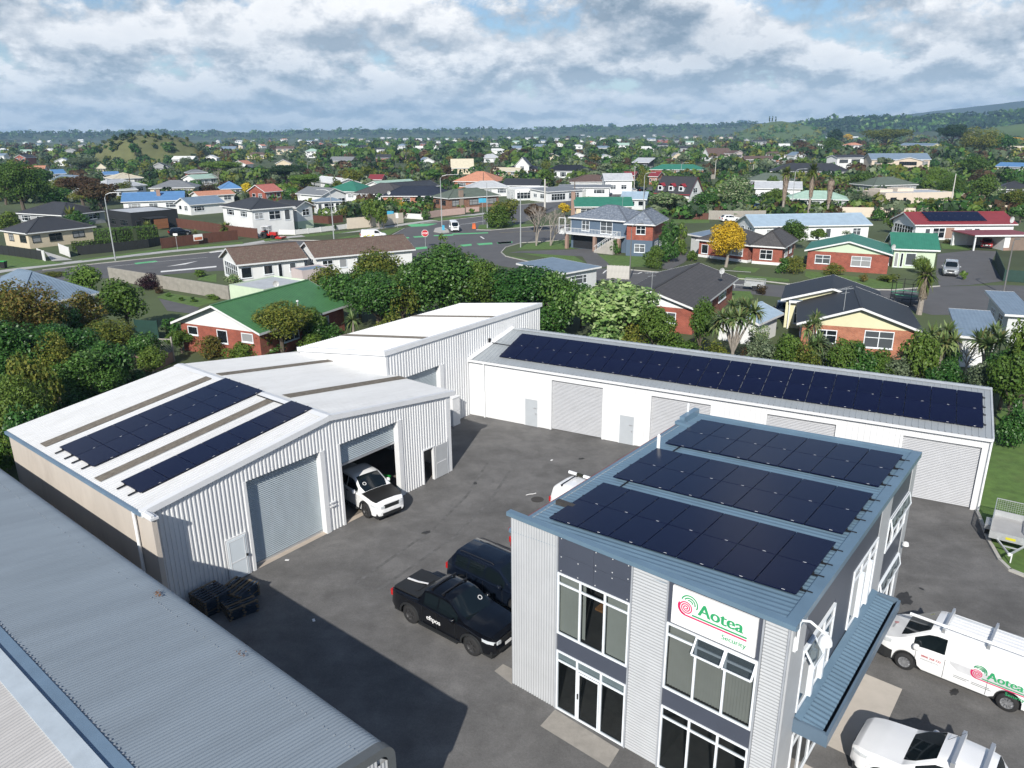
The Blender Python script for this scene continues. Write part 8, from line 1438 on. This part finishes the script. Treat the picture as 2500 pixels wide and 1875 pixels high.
# ---------- filler trees, one by one
def clear(x, y, w, h, dist):
    for a, b, c, d, dd in BOX:
        ix = max(0, min(c, x + w / 2) - max(a, x - w / 2)); iy = max(0, min(d, y) - max(b, y - h))
        if ix * iy > (.16 if dd < 260 else .30) * (c - a) * (d - b) and dist < dd + 4: return False
        if a < x < c and d - .35 * (d - b) < y < d + 2 and abs(dist - dd) < 14: return False
    return True
kinds = [('dark', 'round'), ('mid', 'round'), ('mid', 'wide'), ('olive', 'round'), ('grey', 'wide'), ('russet', 'round'), ('bright', 'round'), ('conifer', 'column'), ('conifer', 'cone'), ('mid', 'bush'), ('dark', 'bush'), ('autumn', 'wide'), ('olive', 'bush'), ('dark', 'wide')]
words = {'dark': 'dark green', 'mid': 'mid green', 'olive': 'olive', 'grey': 'grey green', 'russet': 'russet brown', 'bright': 'bright green', 'conifer': 'dark needled', 'autumn': 'autumn tinted'}; shw = {'round': 'rounded tree', 'wide': 'spreading tree', 'bush': 'bushy tree', 'column': 'columnar tree', 'cone': 'conical tree'}
roads_px = [road]
k = t_ = 0
while k < 170 and t_ < 9000:
    t_ += 1; x = rg.uniform(-60, 2560); y = rg.choice((rg.uniform(350, 420), rg.uniform(365, 470), rg.uniform(420, 540)))
    if inpoly(x, y, road) or (x < 700 and y > 500) or (560 < x < 720 and 425 > y > 390): continue
    if 1080 < x < 1560 and y > 478: continue
    P = G(x, y); s = px_m(P); lf, sh = rg.choice(kinds); h = rg.uniform(5, 10) * (.55 if sh == 'bush' else 1); w = h * rg.uniform(.75, 1.15) * (.5 if sh in ('column', 'cone') else 1)
    if y > 440: h *= .75; w *= .75
    if not clear(x, y, w * s, h * s, P.length): continue
    tree(near_label(f'{words[lf]} {shw[sh]}', x, y), lf, None, None, None, sh, f'{words[lf]} {shw[sh]}s among the houses', P=P, hw=(h, w), name='tree', cat='tree'); k += 1
# ---------- wooded distance: nobody could count it
def woods(name, n, yr, xr, hr, seed, m_mix, q=26, ontop=None, ls=.26, houses=True):
    rng = np.random.default_rng(seed); VS = {k: [] for k in m_mix}; FS = {k: [] for k in m_mix}
    c = 0
    for i in range(n):
        x, y = rng.uniform(*xr), yr[0] + (yr[1] - yr[0]) * rng.random() ** 1.35; P = G(x, y); s = px_m(P); h = rng.uniform(*hr); w = h * rng.uniform(.8, 1.5)
        if 228 < x < 500 and y > 340: continue
        if houses and not clear(x, y, w * s, h * s, P.length): continue
        k = m_mix[int(rng.integers(len(m_mix)))]; d = norm(rng.normal(size=(q, 3)) + [0, -.25, .45]); p = np.array([P.x, P.y, h * .55]) + d * [w * .5, w * .5, h * .45] * rng.uniform(.75, 1.05, (q, 1)); v, f = leafcloud(p, norm(d + rng.normal(size=d.shape) * .4), w * ls * 1.5, rng, .8); o = len(VS[k]) * 4 * q; VS[k].append(v); FS[k] += [tuple(a + o for a in g) for g in f]
    for k in m_mix:
        if VS[k]: tag(link(name, pymesh(name, np.vstack(VS[k]), FS[k], LEAF[k])), f'far off {words.get(k, k)} trees of the wooded suburbs below the skyline', 'woods', kind='stuff')
woods('woods', 3600, (324, 400), (-150, 2650), (5, 9), 5, ['dark', 'mid', 'olive', 'conifer', 'russet', 'grey'], 44, ls=.19)
woods('woods', 700, (345, 396), (820, 1520), (7, 12), 6, ['dark', 'conifer', 'mid'], 54, ls=.19)
woods('woods', 700, (316, 326), (-150, 2650), (9, 18), 8, ['conifer', 'dark', 'olive'], 16, houses=False)
def bushes(n, seed):
    rng = np.random.default_rng(seed); mix = ['dark', 'mid', 'olive', 'conifer', 'grey', 'russet']; VS = {k: [] for k in mix}; FS = {k: [] for k in mix}; q = 46; c = t = 0
    while c < n and t < n * 6:
        t += 1; x, y = rng.uniform(-80, 2580), rng.uniform(385, 535); P = G(x, y); s = px_m(P); h = rng.uniform(1.6, 5.0) * (1 if y < 450 else .7); w = h * rng.uniform(.9, 1.9)
        if inpoly(x, y, road) or inpoly(x, y + 3, road) or (x < 720 and y > 498) or (1060 < x < 1580 and y > 470) or (225 < x < 500 and y < 392) or (560 < x < 720 and 425 > y > 385) or not clear(x, y, w * s, h * s, P.length): continue
        k = mix[int(rng.integers(len(mix)))]; d = norm(rng.normal(size=(q, 3)) + [0, -.2, .4]); p = np.array([P.x, P.y, h * .5]) + d * [w * .5, w * .5, h * .5] * rng.uniform(.75, 1.05, (q, 1)); v, f = leafcloud(p, norm(d + rng.normal(size=d.shape) * .4), w * .27, rng, .8); o = len(VS[k]) * 4 * q; VS[k].append(v); FS[k] += [tuple(a + o for a in g) for g in f]; c += 1
    for k in mix:
        if VS[k]: tag(link('garden_bushes', pymesh('garden_bushes', np.vstack(VS[k]), FS[k], LEAF[k]), None), f'{words.get(k, k)} garden growth filling the ground between the houses', 'garden growth', kind='stuff')
bushes(2300, 31)
# far single trees on the skyline
tree('large dark dome of trees on the right skyline', 'conifer', None, None, None, 'bush', P=G(1812, 321), hw=(Zat(1812, 288, G(1812, 321)), 46 / px_m(G(1812, 321))), lod=1); tree('lone umbrella tree breaking the central skyline', 'conifer', None, None, None, 'wide', P=G(1491, 322), hw=(Zat(1491, 297, G(1491, 322)), 16 / px_m(G(1491, 322))), lod=1)
for x, l in ((1878, 'left'), (1885, 'middle'), (1893, 'right')): P = G(x, 322) * .55; P.z = 0; tree(f'{l} of three tiny trees on the green hill top', 'conifer', None, None, None, 'column', P=Vector((ray(x, 300)[0] * 1490 / math.hypot(*ray(x, 300)[:2]), ray(x, 300)[1] * 1490 / math.hypot(*ray(x, 300)[:2]), 0)), hw=(11, 4), dz=Zat(x, 297, Vector((ray(x, 300)[0], ray(x, 300)[1], 0)) * (1490 / math.hypot(*ray(x, 300)[:2]))) - 1, lod=2)
def crest(rows, n, hr, seed, mix, lo=.25):
    mix0 = mix; mix = list(dict.fromkeys(mix)); rng = np.random.default_rng(seed); VS = {k: [] for k in mix}; FS = {k: [] for k in mix}; q = 20; m_ = len(rows[0])
    for i in range(n):
        j = int(rng.integers(m_)); t = rng.uniform(lo, 1.0); a, b, c = (np.array(rows[r_][j]) for r_ in (0, 1, 2)); P = a + (b - a) * t * 2 if t < .5 else b + (c - b) * (t - .5) * 2
        P = P + [rng.normal(0, 12), 0, 0]; h = rng.uniform(*hr); w = h * rng.uniform(.9, 2.2); k = mix0[int(rng.integers(len(mix0)))]; d = norm(rng.normal(size=(q, 3)) + [0, -.25, .5]); p = P + d * [w * .5, w * .5, h * .5] + [0, 0, h * .3]; v, f = leafcloud(p, norm(d + rng.normal(size=d.shape) * .4), w * .34, rng, .8); o = len(VS[k]) * 4 * q; VS[k].append(v); FS[k] += [tuple(g_ + o for g_ in g) for g in f]
    for k in mix:
        if VS[k]: tag(link('woods', pymesh('woods', np.vstack(VS[k]), FS[k], LEAF[k]), None), f'{words.get(k, k)} tree line along the far ridges', 'woods', kind='stuff')
crest(RIDGES[1][0], 1700, (5, 12), 41, ['conifer', 'conifer', 'dark']); crest(RIDGES[2][0], 1100, (7, 15), 42, ['conifer', 'conifer', 'dark']); crest(RIDGES[3][0], 50, (5, 9), 43, ['dark', 'olive'], .0)
def pylon(label, x, yb, yt):
    P = G(x, yb); h = Zat(x, yt, P); T = thing('pylon', label, 'pylon', P); b = MB(); w = h * .09
    for sx in (-1, 1):
        for sy in (-1, 1): b.bar((sx * w, sy * w, 0), (sx * w * .15, sy * w * .15, h), h * .012)
    for i in range(6): z = h * i / 6; z2 = h * (i + 1) / 6; a, c = w * (1 - .85 * i / 6), w * (1 - .85 * (i + 1) / 6); [b.bar((-s * a, q * a, z), (s * c, q * c, z2), h * .008) for s in (-1, 1) for q in (-1, 1)]
    b.build('lattice', m_pole, T); b = MB(); [b.bar((-w * 1.6, 0, h * f), (w * 1.6, 0, h * f), h * .012) for f in (.72, .84, .95)]; b.build('crossarm', m_pole, T)
pylon('pale lattice pylon among the right central woods', 1668, 331, 306); pylon('small lattice pylon on the central skyline', 1344, 326, 310); pylon('faint lattice pylon further left on the skyline', 1569, 328, 312)
# ---------- haze
def haze():
    b = MB(); b.box(-6000, 6500, -250, 6500, -1, 215); o = b.build("haze", m_trim)
    m = bpy.data.materials.new('haze_air'); m.use_nodes = True; nt = m.node_tree; nt.nodes.remove(nt.nodes['Principled BSDF']); v = nt.nodes.new('ShaderNodeVolumePrincipled'); v.inputs['Color'].default_value = (.42, .68, 1.0, 1); v.inputs['Density'].default_value = 1.5e-4; v.inputs['Anisotropy'].default_value = .0
    nt.links.new(v.outputs[0], nt.nodes['Material Output'].inputs['Volume']); o.data.materials.clear(); o.data.materials.append(m); tag(o, 'thin blue haze over the distant land', 'haze', kind='stuff')
haze()
